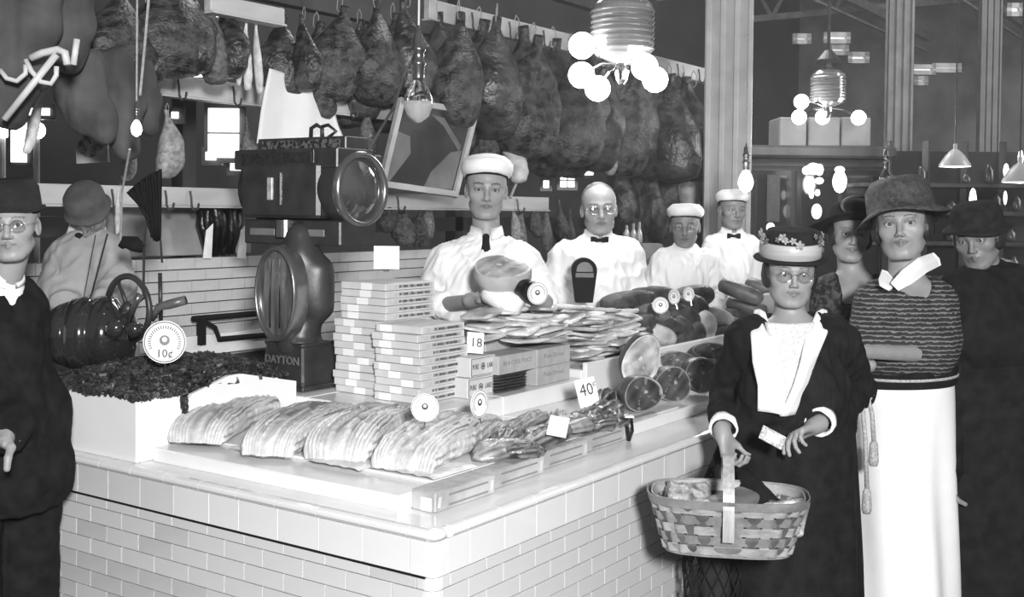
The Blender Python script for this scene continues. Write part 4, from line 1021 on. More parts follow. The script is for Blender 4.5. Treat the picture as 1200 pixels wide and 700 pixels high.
hair_shell(w4, J['head'], hR, 1., hair_d, 'long'); brim_hat(w4, J['head'], hR, 1., felt, (.092, .09), .032, .012, 0, 6, .04, 'dark_hat')
mb = MB(); mb.tube([J['neck']+J['R']@np.array([math.sin(a)*.09, .02+math.cos(a)*.08, .01-.03*math.cos(a)]) for a in np.linspace(-2.6, 2.6, 26)], .014, 8); mb.build('fur_collar', mat('pale_fur', .30, .9, .4, 70, .8, 200), w4, True)
# --- suited man at the left edge
d = 3.26
J = bj((13, 264), d, (-40, 366), (22, 362, d+.12), .93, (-56, 460, 3.2), (36, 462, 3.40), (-20, 520, 3.05), (4, 512, 3.08), neck=(-1, 338, d+.05))
hR = headR(14, 0, -3); hs = .90; J['head'] = at(14, 264, d); J['fwd'] = headR(15)[:, 1]
ml = person('person in dark felt hat and dark suit standing at the left end of the counter', J, hR, hs, hands=[dict(w=J['wr'], d=at(-18, 520, 3.0)-J['wr'], pn=-cU, side=1, curl=(.6,)*4)], brow=.5, lip=.75)
def _ml(S):
    torso(S, J, .03, belly=1.12)
    for a, b, c in (('sl', 'el', 'wl'), ('sr', 'er', 'wr')): limb(S, J[a], J[b], J[b]+(J[c]-J[b])*.88, .062, .056, .044, .014)
    S.cap(J['neck']+J['R'][:, 1]*.02, J['neck']+J['R'][:, 2]*.2, .062, .08, .003, True); S.cap(J['hip']+J['R'][:, 2]*.05, J['hip']-J['R'][:, 2]*.12, .2, .215, .03)
    S.ell(J['neck']+J['R'][:, 1]*.13-J['R'][:, 2]*.01, (.030, .07, .055), J['R'], .004, True)
garment('jacket', ml, black_cloth, _ml, [J[q] for q in ('sl', 'sr', 'el', 'er', 'wl', 'wr', 'neck', 'hip')], .22, wr=(.012, 9), seed=41)
def _sh(S):
    torso(S, J, .012, belly=1.05); S.cap(J['neck']-J['R'][:, 2]*.02, J['neck']+J['R'][:, 2]*.05, .066, .062, .02); S.cap(J['neck'], J['neck']+J['R'][:, 2]*.2, .052, .053, .002, True)
garment('shirt', ml, wcap, _sh, [J['sl'], J['sr'], J['neck']], .14, wr=None)
collar_band(ml, J['neck']+np.array([0, 0, .034]), None, .062, wcap, J['R'], .2)
neck_tie(ml, [J['neck']+J['fwd']*f+np.array([0, 0, z]) for f, z in ((.100, .022), (.128, -.012), (.142, -.04))], black_cloth, J['R'], (.016, .02, .024))
def _tr(S):
    for q in (-1, 1):
        h = J['hip']+J['R'][:, 0]*q*.09; S.cap(h, np.array([h[0], h[1], .09]), .105, .078, .02)
garment('trousers', ml, black_cloth, _tr, [J['hip'], J['hip']*np.array([1, 1, 0])+np.array([0, 0, .05])], .25, .01, wr=(.01, 8))
u = (J['wr']-J['er']); u /= np.linalg.norm(u); cuff(ml, J['wr']-u*.06, J['wr']-u*.005, .034, wcap)
hair_shell(ml, J['head'], hR, hs, hair_g); spectacles(ml, J['head'], hR, hs); brim_hat(ml, J['head'], hR, hs, felt_g if 0 else dark_cloth, (.088, .105), .012, -.002, -6, 0, .048, 'felt_hat', .004, flat=.12)
# --- man in pale coat bent over by the back counter
d = 4.45
J = bj((103, 252), d, (78, 300), (126, 298), 1.0, (66, 335, 4.4), (138, 335, 4.4), (78, 356, 4.3), (124, 352, 4.3), neck=(102, 276, d+.02))
hR = headR(0, -55, 0); J['head'] = at(103, 250, d-.05)
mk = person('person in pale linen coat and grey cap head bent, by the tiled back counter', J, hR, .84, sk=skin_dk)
coat_m = mat('pale_linen', .33, .85, .08, 9, .15, 60)
shirt(mk, J, coat_m, .022, sleeve=2., seed=51, wr=(.016, 9), name='coat', hs=1.); collar_band(mk, J['neck']+np.array([0, 0, .01]), None, .066, wcap, headR(0))
neck_tie(mk, [J['neck']+J['fwd']*f+np.array([0, 0, z]) for f, z in ((.085, .0), (.10, -.03))], black_cloth, J['R'], (.01, .014, .02))
hair_shell(mk, J['head'], hR, .84, hair_d); brim_hat(mk, J['head'], hR, .86, mat('grey_felt', .07, .8, .2, 20), (.090, .105), .014, .006, 12, 0, .02, 'grey_cap')
# ------------------------------------------------------------------ goods on the counter
def sdup(o, loc, rot=None, label=None, scale=None):
    c = o.copy(); COL.objects.link(c); c.location = loc
    if rot is not None: c.rotation_euler = rot
    if scale is not None: c.scale = scale if not np.isscalar(scale) else (scale,)*3
    if label: c['label'] = label
    return c
# white enamel bin of dried meat chips
BX0, BY0, BZ = .022, 1.17, onX(153, 467, .022)[2]
bn = thing('meat_bin', 'white enamel bin heaped with dark dried meat at the left of the counter', 'bin', (BX0, BY0, .821))
BY1 = onX(45, 465, BX0)[1]+.06; BX1 = .62
def wall(x0, x1, y0, y1, z1, nm='side'): m = MB(); m.box(((x0+x1)/2, (y0+y1)/2, (.8215+z1)/2), (x1-x0, y1-y0, z1-.8215), None, .003); return m.build(nm, enamel, bn)
wall(BX0, BX0+.014, BY0, BY1, BZ); wall(BX0+.0145, .19, BY0, BY0+.014, BZ); wall(BX0+.0145, BX1, BY1-.014, BY1, BZ); wall(BX1-.014, BX1, BY0+.0145, BY1-.0145, BZ)
m = MB(); m.box(((BX0+BX1)/2, (BY0+BY1)/2, .825), (BX1-BX0-.03, BY1-BY0-.03, .006)); m.build('floor_panel', enamel, bn)
P_ = [onY(210, 452, BY0), onY(222, 500, BY0), onY(271, 440, BY0), onY(306, 450, BY0)]
poly = [(.1905, .8215), (STP[0]-.002, .8215), (STP[0]-.002, P_[3][2]-.01), (onY(275, 440, BY0)[0]+.03, P_[2][2]), (P_[2][0]-.01, P_[2][2]), (onY(225, 462, BY0)[0], onY(225, 462, BY0)[2]), (.1905, BZ-.06)]
m = MB(); m.prism([(a, b) for a, b in poly], 0, .014, (0, BY0+.014, 0), np.array([[1, 0, 0], [0, 0, 1], [0, -1, 0]]).T@np.eye(3)); 
V = np.array([(a, BY0, b) for a, b in poly]+[(a, BY0+.014, b) for a, b in poly]); n = len(poly)
m = MB(); m.add(V, [tuple(range(n)), tuple(range(n, 2*n))[::-1]]+[(i, n+i, n+(i+1) % n, (i+1) % n) for i in range(n)]); m.build('notched_side', enamel, bn)
chip_m = mat('dried_meat', .022, .45, .6, 40, .3, spec=.6); chip_l = mat('dried_meat_light', .06, .5, .5, 40, .3)
rs = np.random.RandomState(7)
def hz(x, y):
    u = (x-BX0)/.70; v = (y-BY0)/(BY1-BY0)
    return BZ-.012+.075*math.sin(min(max(u, 0), 1)*math.pi*.9)**.7*math.sin(min(max(v, 0.02), 1)*math.pi*.85+.15)**.8
m = MB(); V = []; F = []; nx, ny = 24, 20
for i in range(nx):
    for j in range(ny):
        x = BX0+.016+(.64-BX0)*i/(nx-1); y = BY0+.016+(BY1-BY0-.03+.10*(i > 8))*j/(ny-1)
        if x < BX1 or True: V.append((x, y, hz(x, y)-.02))
for i in range(nx-1):
    for j in range(ny-1): a = i*ny+j; F.append((a, a+ny, a+ny+1, a+1))
m.add(V, F); mound = m.build('meat_mound', chip_m, None, True); tag(mound, 'heap of small dark dried meat chips filling and spilling over the white bin', 'meat', kind='stuff')
m = MB()
for i in range(3000):
    x = BX0+.012+rs.rand()*.62; y = BY0+.005+rs.rand()*(BY1-BY0+(.08 if x > .4 else -.02)); z = hz(x, y)-.006+rs.rand()*.012
    if i < 420: y = BY0+rs.rand()*.02; x = BX0+rs.rand()*.18; z = BZ-.004+rs.rand()*.01
    if i >= 420 and i < 640: x = BX0+rs.rand()*.015; y = BY0+rs.rand()*(BY1-BY0)*.7; z = BZ-.002+rs.rand()*.012
    m.cm = int(rs.rand() < .22); r = .007+.012*rs.rand(); B = basis(rs.randn(3)+[0, 0, .8]); m.box((x, y, z), (r*1.7, r*.9, r*.4), B)
for i in range(70):
    t = rs.rand(); p = onY(213+6*rs.rand()*(1-t)+4*t, 466+30*t, BY0-.004); m.cm = 0; m.box(p, (.014, .008, .010), basis(rs.randn(3)))
o = m.build('meat_chips', [chip_m, chip_l], None); o.parent = mound
# ---- round price tags
def ring_text(txt, r, size, c, R, a0, a1, par, m=ink):
    n = len(txt)
    for i, ch in enumerate(txt):
        if ch == ' ': continue
        a = a0+(a1-a0)*i/max(n-1, 1); p = np.array(c)+R@np.array([math.sin(a)*r, math.cos(a)*r, .0022]); B = R@rz(-a); text_mb(ch, size, p, B, .0004, 'lettering', m, par)
def disc_tag(c, n, r, label, price=None, stick=.10, up=(0, 0, 1), logo=True, words=None):
    R = frame_from(n, up); t = thing('price_disc', label, 'price tag', c, 'round paper price tags'); m = MB(); m.lathe([(1e-4, -.0015), (r, -.0015), (r, .0015), (1e-4, .0015)], 40, c, R, cap=False); m.build('disc', card, t)
    m = MB(); m.lathe([(r*.90, .0016), (r*.93, .0022), (r*.96, .0016)], 40, c, R, cap=False); m.build('border_line', greyink, t)
    if logo:
        m = MB(); m.lathe([(1e-4, .0022), (r*.24, .0022), (r*.24, .0016)], 20, np.array(c)+R[:, 1]*r*.08, R, cap=False); m.build('emblem', greyink if price else ink, t)
        m = MB(); m.lathe([(1e-4, .0026), (r*.12, .0026), (r*.12, .002)], 16, np.array(c)+R[:, 1]*r*.12, R, cap=False); m.build('emblem_centre', card, t)
        for k in range(26):   # illegible ring of small print
            a = -2.0+4.0*k/25; p = np.array(c)+R@np.array([math.sin(a)*r*.70, math.cos(a)*r*.70, .002]); m = MB() if k == 0 else m; m.box(p, (r*.055, r*.15, .0006), R@rz(-a))
        m.build('ring_print', greyink, t)
    if price: text_mb(price, r*.55, np.array(c)+R@np.array([0, -r*.55, .002]), R, .0004, 'price', ink, t)
    if stick: m = MB(); m.tube([np.array(c)-R[:, 2]*.003-R[:, 1]*r*.2, np.array(c)-R[:, 2]*.006-R[:, 1]*(r+stick)], .0016, 6); m.build('pin', chrome, t)
    return t
disc_tag(at(193, 401, 3.62), -cF*.9+cR*.05, .068, 'large round price tag reading 10 cents stuck in the dried meat', '10¢', .03)
disc_tag(at(498, 478, 3.28), -cF+cU*.1, .040, 'round tag leaning on the marble step below the carton stacks', None, .02)
disc_tag(at(562, 473, 3.45), -cF*.55+cR*.75-cU*.0, .043, 'round tag turned sideways just below the pure lard cartons', None, .03, up=cU-cR*.35)
# ---- cartons
cart_m = mat('pale_carton', .60, .6, .08, 10); cart_s = mat('carton_side', .42, .6, .12, 14); label_m = mat('white_label', .86, .5, .03); print_m = mat('dim_print', .20, .7, .6, 90, contrast=(.45, .55), stretch=(1, 1, .3))
def carton(c, sz, yaw, label, group='flat pale cartons in the stacks', bandpos=.1, seed=0, top=False):
    """c: centre; long faces look to -x (left) and -y (right)"""
    t = thing('carton', label, 'carton', (c[0], c[1], c[2]-sz[2]/2), group); c = np.array(c)
    R = rz(yaw); m = MB(); m.box(c, (sz[0], sz[1], sz[2]-.0015), R, .0015); m.build('box', cart_m, t)
    m = MB(); w = .052; m.box(c+R@np.array([-sz[0]/2-.0004, bandpos*sz[1], 0]), (.001, w, sz[2]-.002), R); m.build('label', label_m, t)
    m = MB(); m.box(c+R@np.array([.02, -sz[1]/2-.0004, 0]), (sz[0]*.62, .001, sz[2]*.34), R); m.build('printed_line', print_m, t)
    m = MB(); m.box(c+R@np.array([0, -sz[1]/2-.0004, 0]), (sz[0]*.9, .0006, sz[2]*.62), R); m.build('printed_panel', mat('pale_print', .50, .7, .1, 50), t)
    if top: m = MB(); m.box(c+R@np.array([0, 0, sz[2]/2]), (sz[0]*.8, sz[1]*.8, .001), R); m.build('top_label', mat('pale_print', .5), t)
    return t
rs = random.Random(5); ZB = .941
CF = onZ(494, 475, ZB); CBk = onZ(446, 466, ZB); ch = .0262; sxl = .262; syl = .205
nm = ['lowest', 'second', 'third', 'fourth', 'fifth', 'sixth', 'seventh', 'eighth', 'ninth', 'tenth', 'eleventh', 'twelfth', 'thirteenth', 'fourteenth', 'fifteenth', 'sixteenth']
NF = 10
for i in range(NF):
    j = rs.uniform(-.006, .006); off = -.012 if i >= 7 else 0
    carton((CF[0]+sxl/2+j+(.012 if i == NF-1 else 0)-(.0 if i < 7 else .01), CF[1]+syl/2+.004+rs.uniform(0, .006), ZB+ch*(i+.5)), (sxl*(.92 if i == NF-1 else 1), syl, ch), rs.uniform(-.03, .03), '%s carton up in the nearer, shorter carton stack' % nm[i], bandpos=rs.uniform(-.25, .3), seed=i, top=i == NF-1)
NBk = 15
byc = max(CBk[1], CF[1]+syl+.012)+.108; bxc = CBk[0]+.03
for i in range(NBk):
    j = rs.uniform(-.007, .007); sh = .022 if i >= 10 else 0
    w = .27
    carton((bxc+w/2+j+sh-.03, byc-(.0 if i < 10 else .012)+rs.uniform(-.004, .004), ZB+.0265*(i+.5)), (w, .215, .0265), rs.uniform(-.03, .03), '%s carton up in the farther, taller carton stack' % nm[i], bandpos=rs.uniform(-.1, .25), top=i == NBk-1)
ztop = ZB+.0265*NBk
# plain card standing on the tall stack
c = at(453, 303, 0); pcd = ppm((bxc+.1, byc-.08, ztop)); dd = FPX/pcd; c = at(453, 302, dd); R = frame_from(-cF)
t = thing('blank_card', 'small blank white card standing on the tall carton stack', 'card', c); m = MB(); m.box(c, (30/pcd, 27/pcd, .002), R); m.build('card_sheet', card, t); m = MB(); m.box(c-R[:, 1]*(15.5/pcd), (.022, .006, .02), R); m.build('card_foot', chrome, t)
# pure lard cartons and the 18 card
lx = CF[0]+sxl+.018; ly = onZ(572, 463, ZB)[1]
La, Lb = onY(549, 465, ly), onY(578, 462, ly)
for i in range(2):
    x0, x1 = onY(549+2*i, 464, ly)[0], onY(578+2*i, 460, ly)[0]; h = .070; z0 = ZB+(h+.002)*i; c = np.array([(x0+x1)/2, ly+.06, z0+h/2])
    t = thing('lard_carton', ['lower of two small cartons printed pure lard', 'upper of two small cartons printed pure lard'][i], 'carton', [c[0], c[1], z0], 'pure lard cartons'); R = rz(-.03+.03*i)
    m = MB(); m.box(c, (x1-x0, .12, h), R, .002); m.build('box', cart_m, t)
    RF = R@frame_from((0, -1, 0)); f = c+R@np.array([0, -.0605, 0]); w = x1-x0
    m = MB()
    for (dx, dz, a, b) in ((0, .42, .92, .02), (0, -.42, .92, .02), (-.46, 0, .012, .84), (.46, 0, .012, .84)): m.box(f+RF@np.array([dx*w, dz*h, 0]), (a*w, b*h if b < .1 else b*h, .001), RF)
    m.build('printed_frame', ink, t)
    text_mb('PURE', .026, f+RF@np.array([-w*.30, 0, .0006]), RF, .0003, 'lettering', ink, t, font_scale=(.29*w/.070, 1)); text_mb('LARD', .026, f+RF@np.array([w*.30, 0, .0006]), RF, .0003, 'lettering', ink, t, font_scale=(.29*w/.070, 1))
    m = MB(); m.lathe([(.0085, .0), (.0105, .0012), (.0125, 0)], 24, f, RF, cap=False); m.lathe([(1e-4, .0012), (.005, .001), (.0055, 0)], 20, f, RF, cap=False); m.build('round_emblem', ink, t)
c = at(557, 402, FPX/ppm((lx, ly+.03, 1.1))); R = frame_from(-cF*.8-cR*.2, cU+cR*.06)
t = thing('price_card', 'small white card numbered 18 standing behind the lard cartons', 'price tag', c); m = MB(); m.box(c, (.062, .074, .002), R); m.build('card_sheet', card, t); text_mb('18', .046, c+R@np.array([.004, 0, .0012]), R, .0004, 'numeral', ink, t)
m = MB(); m.tube([c-R[:, 1]*.03-R[:, 2]*.003, c-R[:, 1]*.10-R[:, 2]*.003], .0015, 6); m.build('pin', chrome, t)
# printed cartons further along
yy = STP[1]+.04
def pcarton(x0p, x1p, y1p, y0p, label, txt, txts, y=None, dpt=.12, side=None):
    yv = y or yy; a, b = onY(x0p, y1p, yv), onY(x1p, y1p, yv); zb = a[2]; zt = onY(x0p, y0p, yv)[2]; h = zt-zb
    return a, b, zb, h
for i, (xa, xb, label, txt, yb, k) in enumerate(((629, 668, 'lower printed carton at the right end under the bacon packets', ('Pale Dried',), 0, 0), (629, 668, 'upper printed carton at the right end, stacked on another', ('Pale Dried',), 1, 0), (584, 628, 'long printed carton reading cool place above the dark meat strips', ('IN A COOL PLACE',), 1, 0))):
    x0 = onY(xa, 440, yy)[0]; x1 = onY(xb, 436, yy)[0]; h = .068; z0 = ZB+(h+.001)*yb; c = np.array([(x0+x1)/2, yy+.06, z0+h/2])
    t = thing('printed_carton', label, 'carton', [c[0], c[1], z0], 'printed meat cartons'); m = MB(); m.box(c, (x1-x0-.003, .12, h), None, .002); m.build('box', cart_s, t)
    RF = frame_from((0, -1, 0)); text_mb(txt[0], .024, c+np.array([0, -.0606, .004]), RF, .0003, 'lettering', greyink, t, font_scale=((x1-x0)/(.26 if i == 2 else .17), 1))
# supports under the long carton: stack of dark dried strips
xa, xb = onY(583, 440, yy)[0], onY(626, 436, yy)[0]; strip = mat('dark_strip', .035, .35, .5, 60, .3)
for i in range(6):
    m = MB(); m.ball((0, 0, 0), 1, 18, 8); V = np.array(m.v); V = np.sign(V)*np.abs(V)**.6*np.array([(xb-xa)/2-.004, .055, .0058]); V[:, 2] += wob(V, 45, i)*.003; m.v = [tuple(q) for q in V+np.array([(xa+xb)/2, yy+.06, ZB+.006+.0112*i])]
    o = m.build('meat_strip', strip, None, True); tag(o, ['bottom', 'second', 'third', 'fourth', 'fifth', 'top'][i]+' dark dried meat strip in the pile under the long carton', 'meat', 'dark meat strips')
# ---- bacon slabs with ridged dark tops
def bacon_slab(A, B, w, h, label, seed, ridges=15, z0=None):
    """A near end, B far end of the long axis; sliced across so that the tops of the slices show as ridges"""
    A = np.array(A); B = np.array(B); L = np.linalg.norm(B-A); u = (B-A)/L; v = np.array([-u[1], u[0], 0]); nu, nv = 110, 130; V = []; T = []; F = []
    for i in range(nu):
        for j in range(nv):
            s = i/(nu-1); a = 2*math.pi*j/nv; cx = math.cos(a); cz = math.sin(a); e = .55
            x = math.copysign(abs(cx)**e, cx); z = math.copysign(abs(cz)**e, cz)
            endf = (1-abs(2*s-1)**6)**.35 if 0 < s < 1 else .05
            hh = h*(.72+.28*math.sin(s*math.pi*.9+.3)); rd = (v*x*w/2*(.85+.15*endf)*(1+.06*math.sin(s*9+seed)))
            ridge = 0
            if cz > 0: ph = (x*.5+.5)*ridges+1.2*math.sin(s*3+seed)*.5; ridge = (ph % 1)*.013*min(1, 2.2*cz)
            zz = (z*.5+.5)*hh*endf+ridge*endf
            p = A+u*s*L+rd+np.array([0, 0, zz]); V.append(p)
            tt = 1.0
            if cz > .25: ph = ((x*.5+.5)*ridges+.6*math.sin(s*3+seed)) % 1; lean = .5+.5*math.sin(s*11+seed+x*1.5); k_ = max(0, min(1, 1.6-2.2*abs(s-.55))); tt = 1-k_*(.30+.58*(ph < .5))*(.65+.35*lean)
            else: tt = 1-.62*max(0, math.sin((zz/hh)*22+2*math.sin(s*8+seed)+x*2))*(.4+.6*(abs(math.sin(s*6+seed*2)) > .5))
            T.append(tt)
    V = np.array(V); V += (wob(V, 60, seed)*.006)[:, None]*np.array([1, 1, .5])
    for i in range(nu-1):
        for j in range(nv): F.append((i*nv+j, i*nv+(j+1) % nv, (i+1)*nv+(j+1) % nv, (i+1)*nv+j))
    T = np.array(T)*(1+.12*wob(V, 130, seed+1))
    o = raw('bacon_slab', V, np.array(F), bacon_m, None, True, np.clip(T, .12, 1.1)); return tag(o, label, 'bacon', 'sliced bacon slabs on the marble')
bacon_m = mat('bacon', .70, .35, .10, 60, .3, 120, attr=True, spec=.6)
TZ_ = TZ+.001
for i, (a, b, w, h, lb) in enumerate((((228, 521), (320, 478), .185, .085, 'leftmost of the four sliced bacon slabs, beside the white bin'), ((312, 536), (395, 492), .185, .085, 'second of the four sliced bacon slabs from the bin'), ((392, 541), (470, 497), .205, .095, 'third of the four sliced bacon slabs, ridged and tall'), ((470, 553), (560, 505), .215, .085, 'nearest and largest sliced bacon slab, by the loose meat pieces'))):
    bacon_slab(onZ(a[0], a[1], TZ_), onZ(b[0], b[1], TZ_), w, h, lb, i*3+1, 17)
# white paper sheets under the bacon
for i, (px, py) in enumerate(((300, 530), (395, 546), (480, 556))):
    c = onZ(px, py, TZ_); m = MB(); n = 12; V = []; F = []
    for p in range(n):
        for q in range(n): V.append((c[0]-.02+.20*(p/(n-1)), c[1]-.10+.20*q/(n-1), TZ_+.003+.006*abs(math.sin(p*1.3+i)*math.sin(q*1.1))))
    for p in range(n-1):
        for q in range(n-1): k_ = p*n+q; F.append((k_, k_+n, k_+n+1, k_+1))
    o = raw('paper_sheet', V, np.array(F), paper, None, True); tag(o, ['crinkled white paper under the second bacon slab', 'crinkled white paper under the third bacon slab', 'crinkled white paper under the nearest bacon slab'][i], 'paper', 'papers under the bacon')
# ---- wax-papered boxes in a row along the edge
E0 = [(514, 604), (576, 578), (634, 554.5), (686, 534), (731, 515.5), (768, 500.5)]; wx = mat('printed_waxed_paper', .42, .3, .22, 10, .25); wx2 = mat('waxed_paper_top', .36, .25, .25, 12, .3)
for i in range(5):
    a, b = onZ(*E0[i], .8212), onZ(*E0[i+1], .8212); hgt = .052; x0, x1 = a[0]+.002, b[0]-.002; y0 = (a[1]+b[1])/2; dp = max(.03, SY-y0-.004)
    c = np.array([(x0+x1)/2, y0+.052, .822+hgt/2]); c[1] = y0+dp/2
    t = thing('wrapped_box', ['wax-papered box nearest the counter corner', 'second wax-papered box from the counter corner', 'middle wax-papered box of the row on the marble edge', 'fourth wax-papered box from the counter corner', 'wax-papered box farthest from the corner, under the hanging scraps'][i], 'box', [c[0], c[1], .822], 'wax-papered boxes along the counter edge')
    m = MB(); m.box(c, (x1-x0, dp, hgt), None, .004); m.build('box', wx, t)
    m = MB(); m.box(c+np.array([0, 0, hgt/2+.0012]), (x1-x0-.006, dp-.004, .003), None, .001); m.build('paper_top', wx2, t)
    for k_, z in ((0, .012), (1, -.014)): m = MB(); m.box(c+np.array([.012, -dp/2-.0006, z]), ((x1-x0)*.66, .0012, .005), None); m.build('printed_line', greyink, t)
    for q in (-1, 1):
        m = MB(); xq = q*((x1-x0)/2-.016); m.add([c+np.array(w_) for w_ in ((xq-.010, -dp/2-.0012, -.014), (xq+.004, -dp/2-.0012, -.014), (xq+.010, -dp/2-.0012, .014), (xq-.004, -dp/2-.0012, .014))], [(0, 1, 2, 3)])
        m.build('folded_corner', mat('pale_fold', .6, .3, .1), t)
    if i == 0: m = MB(); m.box((x0-.0008, c[1]-.01, .842), (.0016, .034, .034)); m.build('end_label', label_m, t)
# extra marble ledge strip lip beside boxes is the worktop itself
# ---- meat pieces
def meat(c, sz, rzz, seed, label, dark_=.4, m=None, name='meat_piece', cat='meat', group=None, tilt=0, lump=.16, streak=8., rx=0.):
    mb = MB(); mb.ball((0, 0, 0), 1, 26, 16); V = np.array(mb.v); V = np.sign(V)*np.abs(V)**.85; w = wob(V, 2.3, seed, 3); V = V*(1+lump*w)[:, None]; V[:, 2] *= 1+.25*np.sin(V[:, 1]*9+seed); T = np.clip(1-dark_-.38*np.sin(V[:, 0]*1.2+V[:, 1]*streak+V[:, 2]*streak*.7+2*w), .08, 1.15); V = V*np.array(sz)/2
    B = rz(rzz)@np.array([[math.cos(tilt), 0, math.sin(tilt)], [0, 1, 0], [-math.sin(tilt), 0, math.cos(tilt)]])@np.array([[1, 0, 0], [0, math.cos(rx), -math.sin(rx)], [0, math.sin(rx), math.cos(rx)]])
    o = raw(name, V@B.T+np.array(c), mb.f, m or cut_m, None, True, T); return tag(o, label, cat, group)
cut_m = mat('cured_meat', .34, .28, .25, 30, .4, 70, attr=True, spec=.7); dk_m = mat('smoked_skin', .055, .35, .5, 18, .5, 40, attr=True, spec=.6)
MP = [((596, 498), (.20, .065, .05), .25, .45, 'long streaky bacon end lying behind the nearest bacon slab'), ((640, 505), (.21, .07, .05), .1, .55, 'long dark streaky end pointing at the wax-papered boxes'), ((585, 520), (.17, .09, .05), -.1, .2, 'pale fatty piece beside the nearest bacon slab'), ((612, 522), (.11, .06, .045), -.5, .7, 'dark rolled end above the wax-papered boxes'), ((670, 492), (.17, .08, .055), -.1, .25, 'pale rolled streaky piece under the 40 cent card'), ((622, 488), (.22, .06, .045), .3, .35, 'streaky strip lying nearest the marble step'), ((655, 484), (.12, .05, .04), .6, .1, 'thin pale strip by the marble step'), ((690, 484), (.12, .09, .05), .4, .75, 'small dark smoked piece behind the 40 cent card'), ((712, 476), (.13, .09, .06), .2, .8, 'dark glossy smoked piece leaning on the first ham half'), ((706, 490), (.11, .07, .045), -.2, .7, 'dark smoked piece hanging over the marble edge'), ((725, 484), (.09, .07, .05), .6, .75, 'small dark knob of meat beside the scrap with paper'), ((597, 510), (.15, .06, .06), .4, .6, 'dark lean strip between two pale fatty pieces')]
for i, (p, sz, a, dk, lb) in enumerate(MP): sz = (sz[0]*1.18, sz[1]*1.35, sz[2]*1.1); meat(onZ(p[0], p[1]+6, TZ+sz[2]*.45), sz, a, i*5+2, lb, dk, group='loose meat pieces on the marble', lump=.28, streak=11)
for i, (px, py) in enumerate(((713, 505), (737, 505))):
    c = at(px, py, FPX/ppm(onZ(px, py-12, TZ))-.10); m = MB(); m.tube([c+[0, 0, .045], c+[0.004, 0, 0], c+[0, 0, -.035]], [.012, .016 if i else .009, .006], 10); o = m.build('meat_scrap', dk_m, None, True); tag(o, ['thin dark scrap dangling over the slab edge', 'thick dark scrap with white paper dangling over the slab edge'][i], 'meat')
m = MB(); c = at(737, 488, 3.72); m.box(c, (.03, .004, .045), frame_from(-cF)); o = m.build('paper_slip', card); tag(o, 'little white paper slip on the thick dangling scrap', 'paper')
m = MB(); c = onZ(654, 500, TZ+.07); R = frame_from(-cF*.7+cU*.6); m.box(c, (.06, .07, .0015), R@rz(-.2)); o = m.build('paper_slip', card); tag(o, 'blank white paper square on the streaky pieces', 'paper')
# 40 cent card
c = at(688, 460, 4.0); R = frame_from(-cF-cR*.1, cU-cR*.24); t = thing('price_card', 'white card marked 40 cents standing in the small meats', 'price tag', c); m = MB(); m.box(c, (.072, .10, .002), R); m.build('card_sheet', card, t); text_mb('40', .062, c+R@np.array([.0, .008, .0012]), R, .0004, 'numeral', ink, t, font_scale=(.8, 1)); text_mb('¢', .028, c+R@np.array([.030, .026, .0012]), R, .0004, 'cent_sign', ink, t)
# ---- ham halves: round cut faces towards the aisle
def ham_half(c, n, rx_, ry_, depth, label, seed, tone=.5, fatw=.12, up=(0, 0, 1), skin_m=None, name='ham_half'):
    R = frame_from(n, up); t = thing(name, label, 'ham', c, 'cut ham halves'); c = np.array(c, float)
    N_ = 40; V = []; F = []; out = [(1+.05*math.sin(2*a+seed)+.04*math.sin(3*a+seed*2)) for a in np.linspace(0, 2*math.pi, N_+1)[:-1]]
    prof = [(1., 0), (1.04, -.12), (1.03, -.35), (.9, -.65), (.62, -.88), (.25, -.99), (.02, -1.)]
    for r, z in prof:
        for i in range(N_): a = 2*math.pi*i/N_; V.append(c+R@np.array([math.cos(a)*rx_*r*out[i], math.sin(a)*ry_*r*out[i], z*depth]))
    for j in range(len(prof)-1):
        for i in range(N_): F.append((j*N_+i, (j+1)*N_+i, (j+1)*N_+(i+1) % N_, j*N_+(i+1) % N_))
    V = np.array(V); V += (wob(V, 30, seed)*.004)[:, None]; raw('rind', V, np.array(F), skin_m or ham_skin, t, True)
    V = []; F = []; T = []; K = 14
    for k in range(K+1):
        r = k/K
        for i in range(N_):
            a = 2*math.pi*i/N_; x, y = math.cos(a)*r*out[i], math.sin(a)*r*out[i]
            V.append(c+R@np.array([x*rx_, y*ry_, .004*(1-r**4)+.0005]))
            tt = tone*(1+.25*math.sin(4*x+3*y+seed)+.2*math.sin(9*x-7*y+seed*3))
            seam = abs(math.sin(2.2*math.atan2(y-.1, x+.15)+seed)+.5*r); 
            if seam < .09 and r > .15: tt = tone+.22
            if (x-.12*math.sin(seed))**2+(y-.12)**2 < .010: tt = tone+.4
            if r > 1-fatw*(.35+1.0*max(0, math.sin(a*.5+seed*.7+1.2))**2): tt = min(1.1, tone*1.2+.42)
            T.append(tt)
    T = np.array(T)*(1+.35*wob(np.array(V), 70, seed, 3))
    for k in range(K):
        for i in range(N_): F.append((k*N_+i, (k+1)*N_+i, (k+1)*N_+(i+1) % N_, k*N_+(i+1) % N_))
    raw('cut_face', V, np.array(F), cutf_m, t, True, np.array(T)); return t
ham_skin = mat('ham_rind', .06, .4, .5, 14, .4, 30, spec=.6); cutf_m = mat('ham_cut_face', .62, .22, .12, 18, .15, 60, attr=True, spec=.7)
def hh(px, py, rpx, rpy, d, n, lb, seed, tone, dep, up=(0, 0, 1), fat=.12): k = 1.13*d/FPX; tone = tone*(.55 if tone < .4 else 1.1); return ham_half(at(px, py, d), n, rpx*k, rpy*k, dep, lb, seed, tone, fat, up)
yL = -cF*.8+np.array([0, -1, 0])*.5
hh(754, 462, 21, 19, 4.12, yL, 'dark round ham half at the left end of the row', 1, .16, .13)
